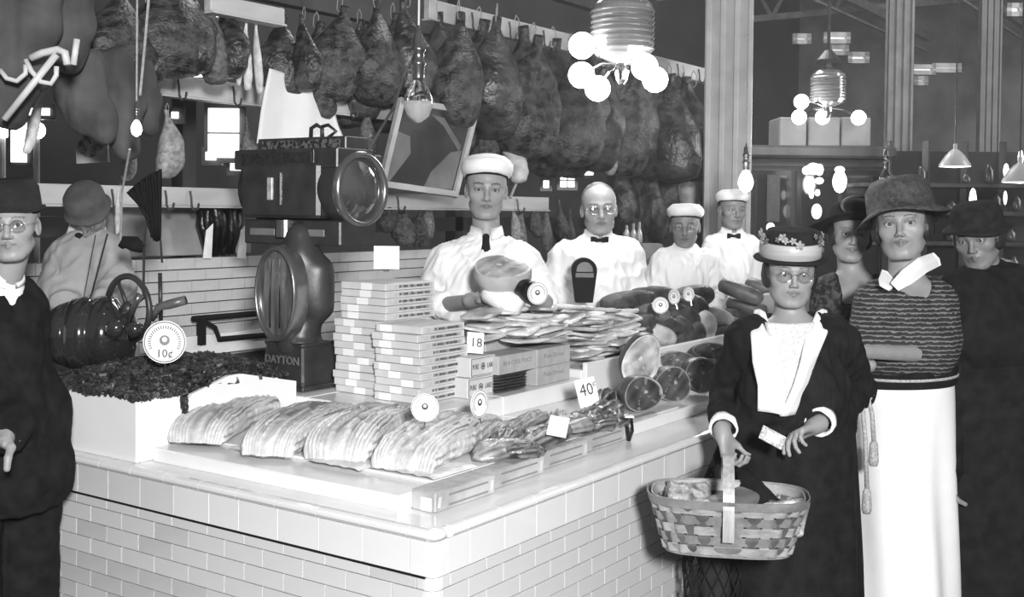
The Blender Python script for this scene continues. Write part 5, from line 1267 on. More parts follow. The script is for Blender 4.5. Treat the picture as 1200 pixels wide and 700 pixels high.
hh(789, 451, 20, 19, 4.30, yL, 'dark ham half second from the left, with a pale rim below', 2, .18, .13)
hh(823, 440, 19, 18, 4.50, yL, 'dark ham half at the right end beside the flower-hatted person', 3, .22, .13)
hh(752, 424, 21, 27, 4.28, -cF*.7+cR*.15-cU*.1, 'tall pale cut ham leaning back on the white panel', 5, .55, .10, up=cU+cR*.25, fat=.2)
hh(792, 424, 22, 12, 4.52, yL+cU*.6, 'flat pale-faced ham half lying on the dark row', 7, .30, .10)
hh(834, 411, 21, 10, 4.72, yL+cU*.6, 'upper ham half at the far right of the row', 9, .30, .10)
hh(828, 424, 20, 15, 4.80, yL, 'dark ham half behind the right end of the row', 11, .14, .12)
# knuckle bone behind
o = meat(onZ(708, 468, TZ+.03), (.24, .07, .06), .35, 77, 'dark smoked shank pointing left behind the first ham half', .9, dk_m)
# ---- heap of bacon packets
pk_m = [mat('bacon_packet', .72, .3, .10, 30, .3, attr=True), mat('bacon_packet_grey', .52, .3, .15, 30, .3, attr=True)]  # white and grey packet papers, mixed at random
rs = random.Random(11); nrs = np.random.RandomState(11)
def packet(c, L, w, h, yaw, seed, tilt):
    m = MB(); m.ball((0, 0, 0), 1, 20, 8); V = np.array(m.v); V = np.sign(V)*np.abs(V)**np.array([.45, .45, .8]); V *= np.array([L/2, w/2, h/2]); V[:, 2] += wob(V, 28, seed, 2)*.006+.004*np.sin(V[:, 1]*150+seed)*(V[:, 2] > 0)*.6; V[:, 0] += wob(V, 70, seed+3, 2)*.008; V[:, 1] += wob(V, 50, seed+7, 2)*.005
    T = np.clip(1-.42*np.maximum(0, np.sin(V[:, 0]*26+V[:, 1]*150*.4+seed*2)+.3*wob(V, 60, seed+5)), .35, 1.1)
    B = rz(yaw)@np.array([[math.cos(tilt), 0, math.sin(tilt)], [0, 1, 0], [-math.sin(tilt), 0, math.cos(tilt)]]); return V@B.T+np.array(c), m.f, T
# outline of the heap in the photograph: left 550, right 745, top ~352, bottom rising from 400
cnt = 0
def heap(px0, px1, ytop, ybot0, ybot1, yplane, rows, cols, label):
    global cnt
    for r in range(rows):
        for q in range(cols):
            u = (q+.5+rs.uniform(-.2, .2))/cols; px = px0+(px1-px0)*u; yb = ybot0+(ybot1-ybot0)*u; v = (r+.5)/rows; py = yb+(ytop(u)-yb)*v
            c = onY(px, py, yplane+rs.uniform(-.02, .03)+.02*(r/rows)); V, F, T = packet(c, rs.uniform(.16, .23), rs.uniform(.10, .13), rs.uniform(.014, .022), rs.uniform(-.35, .35), cnt, rs.uniform(-.16, .16))
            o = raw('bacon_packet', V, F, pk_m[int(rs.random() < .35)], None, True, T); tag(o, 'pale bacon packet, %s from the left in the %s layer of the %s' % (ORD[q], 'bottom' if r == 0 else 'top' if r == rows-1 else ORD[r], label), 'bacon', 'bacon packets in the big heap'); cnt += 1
heap(556, 745, lambda u: 366-10*math.sin(u*3.1), 398, 398, yy+.10, 5, 7, "rear rank")
heap(596, 742, lambda u: 372-6*u, 402, 400, yy+.055, 5, 5, "middle rank")
heap(676, 742, lambda u: 388-6*u, 424, 404, .70, 6, 4, "front right rank")
m = MB(); _a = onY(560, 400, yy+.16); _b = onY(742, 398, yy+.16); m.box(((_a[0]+_b[0])/2, yy+.155, (.9415+_a[2])/2), (_b[0]-_a[0], .06, _a[2]-.9415), None, .003); o = m.build('carton', cart_s); tag(o, 'long plain carton hidden under the back of the bacon packet heap', 'carton')
# ---- dark wrapped meats beyond the heap
bag_m = mat('dark_stockinette', .05, .45, .5, 24, .6, 90, spec=.5); bag_p = mat('pale_wrapper', .52, .4, .3, 14, .4)
WR = [(735, 352, 34, 9, .78, .10, 0), (765, 346, 30, 9, .80, .0, 0), (758, 364, 30, 9, .74, -.25, 1), (748, 380, 22, 10, .72, .2, 0), (775, 378, 30, 9, .72, -.35, 0), (800, 372, 24, 12, .74, -.4, 0), (790, 356, 26, 9, .78, -.1, 0), (812, 348, 26, 11, .78, .1, 0), (812, 366, 18, 16, .74, 1.2, 0), (770, 392, 24, 10, .70, -.3, 2), (745, 396, 20, 9, .70, .3, 0), (795, 390, 16, 15, .70, 1.0, 0), (822, 384, 18, 16, .70, 1.1, 2), (812, 392, 14, 12, .69, .5, 0), (838, 372, 24, 10, .74, -.3, 2), (852, 380, 20, 9, .72, -.2, 1), (845, 390, 16, 8, .70, .1, 0), (866, 372, 20, 9, .76, -.2, 0), (730, 408, 10, 8, .69, .1, 0)]
pos = ['nearest the bacon heap', 'at the crest of the heap', 'under the round tag', 'beside the bacon packets', 'pointing at the cut hams', 'under the two oval tags', 'behind the round tag', 'at the top right of the heap', 'stood on end by the oval tags', 'with a white end above the cut hams', 'low by the tall cut ham', 'dark and upright over the panel', 'white-ended and upright over the panel', 'squeezed low over the panel', 'pale-ended, right of the upright ones', 'grey, lying before the row of rolls', 'low at the right end of the panel', 'half hidden by the black sleeve', 'tiny, at the foot of the packets']
for i, (px, py, rx_, ry_, y, a, k) in enumerate(WR):
    c = onY(px, py, y); s = 1/ppm(c); mb = MB(); mb.ball((0, 0, 0), 1, 24, 14); V = np.array(mb.v); w = wob(V, 2.6, i, 3); V = np.sign(V)*np.abs(V)**.8*(1+.09*w)[:, None]; V *= np.array([rx_*s*1.15, .055, ry_*s*1.2]); ca, sa = math.cos(-a), math.sin(-a); V = V@np.array([[ca, 0, sa], [0, 1, 0], [-sa, 0, ca]]).T
    Mx = rz(YAW-.55-math.pi/2+math.pi/2*.55); V = V@rz(-.35).T+c
    o = raw('wrapped_meat', V, mb.f, bag_m if k == 0 else (mat('grey_wrapper', .17, .4, .3, 20, .4) if k == 1 else bag_p), None, True); tag(o, 'wrapped meat '+pos[i], 'meat', 'wrapped meats on the marble shelf')
for i, (px, py, l_, a) in enumerate(((868, 342, 44, .35), (885, 352, 40, .30), (896, 338, 40, .28), (905, 350, 34, .3), (875, 360, 40, .25), (925, 345, 40, .3))):
    c = onY(px, py, .70+.02*(i % 3)); s = 6.0/FPX; ax = cR*math.cos(a)-cU*math.sin(a)-cF*.3; ax /= np.linalg.norm(ax); m = MB(); m.lathe([(.012, -l_*s*.62), (.035, -l_*s*.56), (.040, -l_*s*.4), (.043, 0), (.040, l_*s*.4), (.034, l_*s*.56), (.010, l_*s*.62)], 18, c, basis(ax)); o = m.build('meat_roll', mat('grey_roll', .10, .45, .4, 10, .4), None, True)
    tag(o, ['topmost of the grey meat rolls behind the flowered hat person', 'grey meat roll in the middle of the pile left of the flowered hat', 'farthest grey meat roll in front of the last capped person', 'grey meat roll just left of the flower-hatted face', 'lowest grey meat roll resting on the white wrapped meats', 'grey meat roll mostly hidden behind the flowered hat'][i], 'meat', 'grey meat rolls')
m = MB(); _p = onY(890, 362, .72); m.box((_p[0]+.1, .725, (.971+_p[2]-.045)/2), (1.1, .12, _p[2]-.045-.971), None, .004); o = m.build('carton', cart_s); tag(o, 'long low carton carrying the grey meat rolls at the far end of the shelf', 'carton')
disc_tag(at(774, 358, 4.95), -cF, .036, 'round tag stuck in the dark wrapped meats, facing straight out', None, .02)
disc_tag(at(790, 348, 5.02), -cF*.6-cR*.75, .034, 'left of the two turned round tags on the dark wrapped meats', None, .02, up=cU-cR*.4)
disc_tag(at(807, 345, 5.08), -cF*.6-cR*.7, .032, 'right of the two turned round tags on the dark wrapped meats', None, .02, up=cU-cR*.4)
# ---- ham held up by the tall capped man, with a white wrapper and tag
k = 4.28/FPX
ham_half(at(588, 313, 4.28), cU*.86-cF*.5, 34*k, 25*k, .12, 'whole cut ham held up in front by the necktied person', 4, .52, .16, up=cF, skin_m=mat('pale_rind', .4, .4, .2, 10))
m = MB(); a, b = at(572, 342, 4.30), at(606, 358, 4.26); L = np.linalg.norm(b-a); m.lathe([(.02, -.02), (.044, 0), (.050, L*.4), (.044, L), (.03, L+.02)], 22, a, basis(b-a)); V = np.array(m.v); V += (wob(V, 40, 3)*.004)[:, None]; m.v = [tuple(q) for q in V]; o = m.build('wrapped_shank', paper, None, True); tag(o, 'white paper wrapped shank held below the cut ham', 'meat')
disc_tag(at(630, 344, 4.2), -cF*.8+cR*.4, .042, 'round tag on the counter just under the raised ham', None, 0, up=cU-cR*.35)
m = MB(); a, b = at(608, 335, 4.26), at(632, 352, 4.24); m.tube([a, (a+b)/2+[0, 0, .005], b], [.035, .045, .03], 16); o = m.build('smoked_shank', dk_m, None, True); tag(o, 'dark smoked shank beside the white wrapped shank in the hand', 'meat')
# ------------------------------------------------------------------ computing scale
sc = onZ(395, 458, .9415); X0 = .74; Y0b = onX(355, 460, X0)[1]; S0 = onZ(355, 460, .9415)
bx0, by0 = S0[0], S0[1]; bx1 = onY(395, 457, by0)[0]; by1 = onX(306, 450, bx0)[1]
cx, cy = (bx0+bx1)/2, (by0+by1)/2
scl = thing('weighing_scale', 'big dark drum-headed shop scale with glass windows on a pedestal', 'scale', (cx, cy, .9415))
def zpx(y, x=340): return onX(x, y, bx0)[2]
m = MB(); w, l = bx1-bx0, by1-by0
m.box((cx, cy, .9415+.010), (w+.02, l+.02, .018), None, .004); m.build('foot_plate', dark, scl)
zb1 = zpx(402, 330)
m = MB(); V = []; F = []
lv = [(1., .96), (1.0, .975), (.95, 1.0), (.90, zb1-.015), (.95, zb1-.008), (.95, zb1)]
for s_, z in lv:
    for (a, b) in ((-1, -1), (1, -1), (1, 1), (-1, 1)):
        for (e, g) in (((.92, 1.) if a*b > 0 else (1., .92)), ((1., .92) if a*b > 0 else (.92, 1.))): V.append((cx+a*w/2*s_*e, cy+b*l/2*s_*g, z))
for j in range(len(lv)-1):
    for i in range(8): F.append((j*8+i, j*8+(i+1) % 8, (j+1)*8+(i+1) % 8, (j+1)*8+i))
F += [tuple(range(8))[::-1], tuple((len(lv)-1)*8+i for i in range(8))]
m.add(V, F); m.build('base', dark, scl)
text_mb('DAYTON', .042, (bx0+.006-.006, cy+.0, (.96+zb1)/2+.012), frame_from((-1, 0, .0)), .0015, 'lettering', mat('worn_lettering', .16, .5, .2), scl, font_scale=(1.0, 1))
# pedestal body with the oval window looking left
zc0, zc1 = zb1, zpx(285, 345); zm = zpx(345, 345); ovx = bx0+.02
col = SDF((bx0-.1, by0-.15, zb1-.05), (bx1+.12, by1+.15, zc1+.12), (), .008, .008)
col.cap((cx, cy, zb1), (cx, cy, zb1+.02), w*.50, w*.42, .03); col.ell((cx+.01, cy, zm), (w*.42, l*.46, (zc1-zc0)*.52), None, .04); col.cap((cx, cy, zm), (cx, cy, zc1-.06), w*.40, w*.40, .05); col.cap((cx, cy, zc1-.06), (cx, cy, zc1+.03), w*.26, w*.26, .05); col.cap((cx+.03, by0+.03, zm-.05), (cx+.03, by0+.03, zm+.08), .05, .05, .04)
P, Q = col.mesh(); P = relax(P, Q, 3); raw('pedestal', P, Q, dark, scl, True)
ofc = np.array([bx0-.012, cy+.01, zm]); Rv = frame_from((-1, 0, 0)); ry_, rz_ = l*.47, (zpx(291, 345)-zpx(399, 345))/2
m = MB(); pr = [(.92, .0), (.93, .014), (.97, .022), (1.02, .018), (1.06, .004), (1.06, -.05)]; n = 48; V = []; F = []
for r, o_ in pr:
    for i in range(n): a = 2*math.pi*i/n; V.append(ofc+Rv@np.array([math.cos(a)*ry_*r, math.sin(a)*rz_*r, o_]))
for j in range(len(pr)-1):
    for i in range(n): F.append((j*n+i, j*n+(i+1) % n, (j+1)*n+(i+1) % n, (j+1)*n+i))
m.add(V, F[::1]); o = m.build('oval_bezel', mat('dull_nickel', .25, .25, .1, 10, metal=.8), scl, True)
m = MB(); m.lathe([(1e-4, .006), (.5, .005), (.93, 0.)], 40, ofc, Rv@np.diag([ry_, rz_, 1]), cap=False); m.build('oval_dial', mat('dim_dial', .10, .08, .5, 5, coat=1., stretch=(1, 9, 1)), scl, True)
for dy in (-.02, .03): m = MB(); m.box(ofc+np.array([-.008, dy, 0]), (.004, .006, rz_*1.5)); m.build('dial_rod', chrome, scl)
# yoke under the drum
zy = zpx(280, 345); ydr0, ydr1 = by0-.13, by1+.13
hd = onY(420, 222, by0-.10); hc_x = cx+.02
yF = onX(395, 222, cx)[1]; yB_ = onX(278, 222, cx)[1]
hz_ = onY(420, 222, yF)[2]; hr = (onY(420, 180, yF)[2]-onY(420, 264, yF)[2])/2; hcx = onY(420, 222, yF)[0]
yB_ = onX(276, 215, hcx-hr)[1]
m = MB(); zb_t, zb_b = onX(340, 258, hcx-hr*.85)[2], onX(340, 287, hcx-hr*.85)[2]; m.box((hcx-hr*.1, (yF+yB_)/2-.02, (zb_t+zb_b)/2), (hr*1.5, (yB_-yF)*.98, zb_t-zb_b), None, .006); m.build('cross_beam', dark, scl)
for dy in (-.25, .25): m = MB(); m.box((hcx-hr*.856, (yF+yB_)/2+dy*(yB_-yF), (zb_t+zb_b)/2), (.006, (yB_-yF)*.26, hr*.20), None, .002); m.build('ornament_plate', mat('worn_lettering', .16), scl)
m = MB(); m.cyl((hcx-hr*.88, (yF+yB_)/2, hz_-hr*1.36), (hcx-hr*.88, (yF+yB_)/2, hz_-hr*.88), .036, 20); m.build('front_boss', mat('dull_nickel', .25), scl, False)
# drum
m = MB(); RA = basis((0, -1, 0)); c0 = np.array([hcx, yB_, hz_]); LL = yB_-yF
m.lathe([(1e-4, 0), (hr*.9, 0), (hr*.98, .01), (hr*.98, LL*.2), (hr*.96, LL*.21), (hr*.96, LL*.82), (hr*1.0, LL*.83), (hr*1.04, LL*.9), (hr*1.06, LL)], 48, c0, RA, cap=False); m.build('drum', dark, scl, True); m = MB(); m.box((hcx-.01, (yF+yB_)/2+.02, hz_-hr*.05), (hr*1.90, LL*.80, hr*1.55), None, .012); m.build('drum_housing', dark, scl)
m = MB(); m.lathe([(hr*1.06, 0), (hr*1.08, .012), (hr*1.02, .028), (hr*.93, .030), (hr*.88, .018), (hr*.86, .004)], 48, (hcx, yF, hz_), RA, cap=False); m.build('glass_bezel', mat('dull_nickel', .25), scl, True)
m = MB(); m.lathe([(1e-4, .034), (hr*.3, .032), (hr*.6, .024), (hr*.86, .008)], 40, (hcx, yF, hz_), RA, cap=False); o = m.build('drum_glass', mat('dark_lens', .05, .03, .5, 9, coat=1., spec=1.), scl, True)
m = MB()
for k in range(4): a = .6+k*.5; m.tube([(hcx+hr*.55*math.sin(a), yF+.002, hz_+hr*.55*math.cos(a)), (hcx+hr*.2*math.sin(a+.4), yF+.001, hz_+hr*.2*math.cos(a+.4))], .006, 6)
m.build('inner_spoke', chrome, scl)
# hood along the top with raised lettering panel and the price window
zt_ = hz_+hr
m = MB(); m.box((hcx-.02, (yF+yB_)/2+.01, zt_-.02), (hr*1.5, LL*1.06, .075), None, .005); m.build('hood', dark, scl)
m = MB(); m.box((hcx+.01, (yF+yB_)/2-.01, zt_+.035), (hr*.95, LL*.90, .055), None, .004); m.build('top_box', dark, scl)
xx = hcx-.02-hr*.75-.001
m = MB(); m.box((xx, (yF+yB_)/2+.05, zt_-.02), (.004, LL*.72, .045), None, .001); m.build('name_plate', mat('dark_plate', .022, .35, .4, 60, .4), scl)
m = MB(); m.box((hcx+.01-hr*.475-.001, (yF+yB_)/2-.01, zt_+.036), (.003, LL*.8, .034), None, .001); m.build('scroll_plate', mat('scroll_relief', .075, .4, .8, 55, .8, contrast=(.45, .55)), scl)
m = MB(); m.box((xx+.002, (yF+yB_)/2-.28*LL, zt_-.02), (.006, .005, .06)); m.build('bright_strip', chrome, scl); m = MB(); m.box((hcx-.012-hr*.95, (yF+yB_)/2+.01, hz_+.0), (.008, .008, hr*.9)); m.build('bright_strip', chrome, scl)
m = MB(); m.box((hcx-hr*.965-.01, (yF+yB_)/2+.06, hz_+.0), (.012, .028, .085), None, .003); m.build('reading_window', mat('reading_card', .40, .3, .3, 40), scl)
m = MB(); hpx = onX(371, 160, hcx)[1]
m.tube([(hcx, hpx+.03, zt_+.06), (hcx, hpx+.028, zt_+.10), (hcx, hpx, zt_+.112), (hcx, hpx-.028, zt_+.10), (hcx, hpx-.03, zt_+.06)], .008, 8); m.tube([(hcx, hpx-.06, zt_+.062), (hcx, hpx-.10, zt_+.085), (hcx, hpx-.06, zt_+.11), (hcx, hpx-.03, zt_+.105)], .007, 8); m.build('carrying_loop', dark, scl, True)
m = MB(); m.box((hcx+hr*.75, yF+.06, zt_-.05), (.05, .14, .10), None, .008); m.build('side_box', dark, scl)
# ------------------------------------------------------------------ slicing machine at the left
d0 = 3.98; mc = at(104, 395, d0); sl = thing('meat_slicer', 'dark enamelled slicing machine with bulging housing beside the pale-coated person', 'machine', [mc[0], mc[1], .823])
ax = cR*.92+cF*.1; ax[2] = 0; ax /= np.linalg.norm(ax); k = d0/FPX
m = MB(); c0 = at(52, 392, d0+.02); L = 104*k
pr = [(1e-4, 0), (.05, .002), (.085, .02), (.105, .05), (.118, .085), (.110, .092), (.128, .10), (.136, .14), (.130, .165), (.122, .172), (.134, .18), (.138, .215), (.130, .25), (.10, .268), (.095, .30), (.05, .312), (1e-4, .314)]
m.lathe(pr, 36, c0, basis(ax), cap=False); m.build('housing', mat('black_enamel', .022, .12, .2, 6, coat=1., spec=.8), sl, True)
m = MB(); m.box(np.array([mc[0], mc[1], .90])+ax*.02, (.34, .17, .15), np.array([ax, np.cross([0, 0, 1], ax), [0, 0, 1]]).T, .02); m.build('base', dark, sl)
for (px, py, r) in ((135, 385, .030), (158, 386, .026)): m = MB(); c = at(px, py, d0-.14); m.lathe([(r, 0), (r*1.05, .01), (r*.9, .022), (r*.4, .028), (1e-4, .03)], 20, c, basis(-_u0(cF)), cap=False); m.build('control_knob', mat('black_enamel', .022), sl, True); m = MB(); m.cyl(c+_u0(cF)*.05, c, r*.6, 14); m.build('knob_stem', dark, sl)
wc = at(150, 362, d0+.02); Rw = basis(-_u0(cF)*.75-cR*.5); m = MB(); m.tube([wc+Rw@np.array([math.cos(a)*.115, math.sin(a)*.115, 0]) for a in np.linspace(0, 2*math.pi, 37)[:-1]], .011, 8, True)
for q in range(4): a = q*math.pi/2+.5; m.tube([wc, wc+Rw@np.array([math.cos(a)*.112, math.sin(a)*.112, 0])], .008, 6)
m.ball(wc, .026, 14, 10); m.build('flywheel', dark, sl, True)
m = MB(); m.tube([at(152, 372, d0-.10), at(160, 352, d0-.12), at(164, 345, d0-.12)], .011, 8); m.tube([at(150, 378, d0-.10), at(166, 346, d0-.12)], .006, 8); m.build('linkage', mat('dull_nickel', .25), sl, True)
m = MB(); m.tube([at(178, 375, d0), at(186, 360, d0-.02), at(198, 357, d0-.03), at(217, 352, d0-.04)], [.010, .014, .017, .017], 12); m.build('handle', mat('worn_handle', .11, .35, .3, 20), sl, True)
m = MB(); m.tube([at(187.5, 320, d0+.1), at(188.5, 378, d0+.1)], .0075, 8); m.tube([at(188, 378, d0+.1), at(186, 400, d0+.08)], [.02, .02], 8); m.build('upright_rod', dark, sl, True)
for a, b in (((126, 274), (106, 350)), ((112, 275), (98, 350))): m = MB(); m.tube([at(*a, d0+.05), at(*b, d0+.05)], .0035 if a[0] == 126 else .0022, 6); m.build('guide_rod', dark if a[0] == 126 else iron, sl)
# dark pleated cloth on its stick
hg = thing('pleated_cloth', 'dark pleated cloth hung like a half-shut umbrella above the slicing machine', 'cloth', at(172, 345, 3.95)); dq = 3.95
V = []; F = []; top = [(148, 226), (158, 217), (168, 209), (178, 203), (190, 198)]; botm = [(176, 256), (177, 270), (179, 280), (184, 284), (189, 280)]
for i in range(25):
    u = i/24*4; a = int(min(u, 3.999)); f_ = u-a; tp = np.array(top[a])*(1-f_)+np.array(top[a+1])*f_; bt = np.array(botm[a])*(1-f_)+np.array(botm[a+1])*f_
    for j in range(9): p = tp+(bt-tp)*j/8; V.append(at(p[0], p[1], dq+.022*math.cos(i*math.pi/2)*(1-.4*j/8)))
for i in range(24):
    for j in range(8): a = i*9+j; F.append((a, a+1, a+10, a+9))
o = raw('pleats', V, np.array(F), black_cloth, hg); so = o.modifiers.new('s', 'SOLIDIFY'); so.thickness = .006
m = MB(); m.tube([at(168, 345, dq-.02), at(169, 280, dq), at(172, 255, dq)], .005, 6); m.tube([at(188, 282, dq), at(190, 308, dq)], .004, 6); m.build('stick', dark, hg)
m = MB(); m.tube([at(141, 290, dq), at(146, 284, dq), at(158, 286, dq), at(168, 292, dq)], [.01, .022, .028, .016], 10); m.build('knotted_end', black_cloth, hg, True)
m = MB(); m.tube([at(174, 0, dq-.3), at(169, 60, dq-.3), at(164, 112, dq-.3)], .0045, 6); o = m.build('cord', mat('pale_rope', .3, .8, .2, 60)); tag(o, 'pale cord running up from the small socket lamp at the left', 'cord'); m = MB(); m.tube([at(152, 175, dq-.25), at(143, 225, dq-.1), at(141, 288, dq)], .004, 6); o = m.build('cord', mat('pale_rope', .3, .8, .2, 60)); tag(o, 'pale cord hanging at the left past the pleated cloth', 'cord')
# black rack on the tiled wall
rk = thing('rack', 'low black-edged rack against the tiled back counter', 'rack', onY(232, 400, 2.30)); yk = 2.33
m = MB()
def q3(px, py, y=yk): return onY(px, py, y)
m.tube([q3(226, 374), q3(322, 366)], .014, 8); m.build('top_bar', black, rk); m = MB(); m.tube([q3(256, 398), q3(322, 392)], .013, 8); m.tube([q3(240, 377), q3(252, 384), q3(257, 398)], .011, 8); m.build('lower_bar', black, rk)
m = MB(); m.box((q3(236, 400)+q3(236, 375))/2, (.030, .03, .13)); m.build('post', black, rk); m = MB(); c = (q3(240, 402)+q3(322, 398))/2; m.box(c+np.array([0, .02, -.0]), (.62, .02, .09)); m.build('pale_board', enamel, rk)
# black conical instrument standing in the heap (seen against the bareheaded man's shirt)
mt = thing('coin_head_instrument', 'black tapered instrument with rounded glazed head before the bareheaded person', 'instrument', at(684, 350, 5.0)); k = 5.0/FPX; R = frame_from(-_u0(cF)); c = at(684, 350, 5.0)
poly = [(-10*k, -4*k), (10*k, -4*k), (14.5*k, 32*k)]+[(14.5*k*math.cos(a), (34+14*math.sin(a))*k) for a in np.linspace(.1, math.pi-.1, 10)]+[(-14.5*k, 32*k)]
m = MB(); m.prism(poly, -.045, .045, c, R); m.build('case', black, mt)
poly2 = [(-9.5*k, 32*k), (9.5*k, 32*k)]+[(9.5*k*math.cos(a), (34+9.5*math.sin(a))*k) for a in np.linspace(.05, math.pi-.05, 10)]
m = MB(); m.prism(poly2, .045, .049, c, R); m.build('window', mat('smoky_window', .12, .2, .2, 8, coat=.6), mt)
m = MB(); m.box(c+R@np.array([0, 28*k, .048]), (21*k, 5*k, .006), R); m.build('window_rail', dark, mt)
# ------------------------------------------------------------------ hams and cuts hanging from the rails
smk = mat('smoked_ham', .038, .36, .85, 15, 1., 38, spec=.7, contrast=(.36, .64)); smk2 = mat('smoked_ham_net', .042, .4, .85, 22, 1., 70, spec=.6, contrast=(.38, .62)); pal = mat('pale_ham', .28, .45, .5, 22, .5, 50, contrast=(.3, .7)); vpal = mat('pale_fat', .58, .5, .25, 12, .3, 40); side_m = mat('smoked_side', .065, .75, .35, 6, .35, 30, spec=.3)
def ham_src(name, m, seed, fat=1., slim=1., lump=.05):
    """hangs from the origin: loop, shank, body"""
    t = thing(name, 'x', 'ham', (0, 0, 0)); L = .60; n = 28; nz = 30; V = []; F = []
    for j in range(nz+1):
        z = j/nz; r = .030+.135*fat*math.sin(min(1, max(0, (z-.12)/.88))**1.15*math.pi*.86)**.9 if z > .12 else .024+.02*z
        if z > .97: r *= .55
        for i in range(n):
            a = 2*math.pi*i/n; V.append((math.cos(a)*r*slim*(1.0+.12*math.cos(a)), math.sin(a)*r*.72*slim, -.06-z*L))
    for j in range(nz):
        for i in range(n): F.append((j*n+i, (j+1)*n+i, (j+1)*n+(i+1) % n, j*n+(i+1) % n))
    F += [tuple(range(n)), tuple(nz*n+i for i in range(n))[::-1]]
    V = np.array(V); w = wob(V, 11, seed, 3); sc = 1+w*lump*4.5; V[:, :2] *= sc[:, None]; V[:, 0] += .03*np.sin(V[:, 2]*7+seed)
    raw('meat', V, F, m, t, True)
    mb = MB(); mb.tube([(0, 0, 0), (.014, 0, -.03), (.012, 0, -.085), (0, 0, -.10), (-.012, 0, -.085), (-.014, 0, -.03), (0, 0, 0)], .0025, 5); mb.build('string', mat('twine', .3, .8), t)
    if seed % 2: mb = MB(); mb.ball((.01, -.085*slim, -.44), (.055*slim, .016, .07), 14, 8); mb.build('cut_face', mat('hanging_cut', .22, .4, .7, 22), t, True)
    return t
src = {'a': ham_src('smoked_ham', smk, 1), 'b': ham_src('smoked_ham', smk2, 2, 1.1), 'c': ham_src('smoked_ham', smk, 5, .95, .8), 'd': ham_src('smoked_ham', smk2, 8, 1.05, 1.0, .08),
       'p': ham_src('fresh_ham', pal, 4, .9, .8), 'q': ham_src('shank_bone', vpal, 6, .42, .75, .09), 'm': ham_src('smoked_ham', mat('mid_ham', .12, .45, .6, 30, .6, 60, contrast=(.3, .7)), 7, .95, .85)}
used = set(); rs = random.Random(3)
def hang(kind, px, py, hpx, y, label, group, wf=1., tiltd=None):
    """px, py: middle of the piece in the photograph; hpx: its height there; y: the plane of its rail"""
    c = onY(px, py, y); s = hpx/ppm(c)/.66; s = min(s, 1.5); top = c+np.array([0, 0, .33*s])
    rot = (R_(rs.uniform(-5, 5)), R_(tiltd if tiltd is not None else rs.uniform(-7, 7)), rs.uniform(-1.2, 1.2)-.6); sc_ = (s*wf*1.12, s*wf*1.12, s)
    r = src[kind]
    if kind not in used: used.add(kind); r.location = top; r.rotation_euler = rot; r.scale = sc_; r['label'] = label; r['group'] = group
    else: r = dup(r, top, rot, label, group, sc_)
    if kind == 'q': r['category'] = 'bone'
    return r
TOP = [(330, 55, 74, 'a', 1.), (356, 52, 70, 'c', 1.), (371, 72, 90, 'd', 1.), (399, 52, 88, 'b', 1.), (421, 70, 92, 'a', .9), (438, 50, 95, 'd', 1.), (460, 60, 88, 'b', .9), (478, 46, 86, 'c', 1.1), (512, 66, 100, 'a', 1.), (537, 70, 108, 'b', 1.), (561, 80, 110, 'd', 1.), (582, 78, 112, 'a', 1.1), (604, 90, 110, 'b', .9), (625, 100, 112, 'd', .9), (647, 102, 108, 'a', 1.), (668, 112, 110, 'b', 1.), (690, 118, 108, 'd', .9), (710, 122, 104, 'a', .9), (729, 126, 104, 'm', .9), (747, 130, 102, 'b', .9), (766, 134, 100, 'd', .9), (783, 138, 98, 'a', .9), (799, 140, 98, 'b', .9), (812, 142, 92, 'c', 1.)]
for i, (px, py, h, k, wf) in enumerate(TOP): hang(k, px, py+6, h*1.42, 2.22 if i % 2 else 2.34, '%s dark smoked ham from the left in the long row under the upper rail' % ORD[i], 'smoked hams under the upper rail', wf)
LOW = [(345, 92, 74, 'b'), (408, 96, 70, 'd'), (449, 104, 66, 'a'), (497, 100, 78, 'b'), (523, 112, 74, 'd'), (566, 128, 70, 'a'), (594, 132, 66, 'b'), (618, 150, 68, 'a'), (645, 160, 62, 'd'), (672, 160, 62, 'b')]
for i, (px, py, h, k) in enumerate(LOW): hang(k, px, py+4, h*1.45, 2.48, '%s dark ham from the left in the lower tier behind the long row' % ORD[i], 'smoked hams of the lower tier')
UL = [(138, 34, 110, 'd', 1.5), (196, 24, 116, 'b', 1.5), (246, 46, 92, 'm', 1.1), (222, 30, 100, 'a', 1.2), (268, 40, 90, 'c', 1.2), (172, 46, 90, 'a', 1.)]
for i, (px, py, h, k, wf) in enumerate(UL): hang(k, px, py, h*1.15, 2.05, ['big dark ham with a pale cut patch left of the thin hanging cord', 'big mottled ham right of the thin hanging cord', 'grey oval ham above the left middle-rail lamp', 'dark ham squeezed between the mottled ham and the grey oval one', 'dark slim ham beside the pale shank bones', 'dark ham right behind the thin hanging cord'][i], 'hams at the upper left', wf)
MID = [(196, 165, 88, 'p', .95, 'pale ham with white bone hanging left of the bright window'), (150, 182, 60, 'p', .8, 'pale narrow ham under the small hanging lamp'), (288, 172, 70, 'm', .8, 'grey ham hanging above the left end of the scale'), (430, 152, 60, 'm', .8, 'grey ham between the white draped cloth and the framed picture'), (568, 168, 66, 'd', .8, 'dark bristly ham just above the tall white cap'), (546, 150, 50, 'c', .8, 'small dark ham at the right edge of the framed picture'), (600, 175, 80, 'q', 1.8, 'white fat shoulder hanging right of the tall white cap'), (712, 176, 60, 'p', .8, 'pale piece hanging beside the bright lights past the braces')]
for px, py, h, k, wf, lb in MID: hang(k, px, py, h, 2.30, lb, 'cuts on the middle rail', wf)
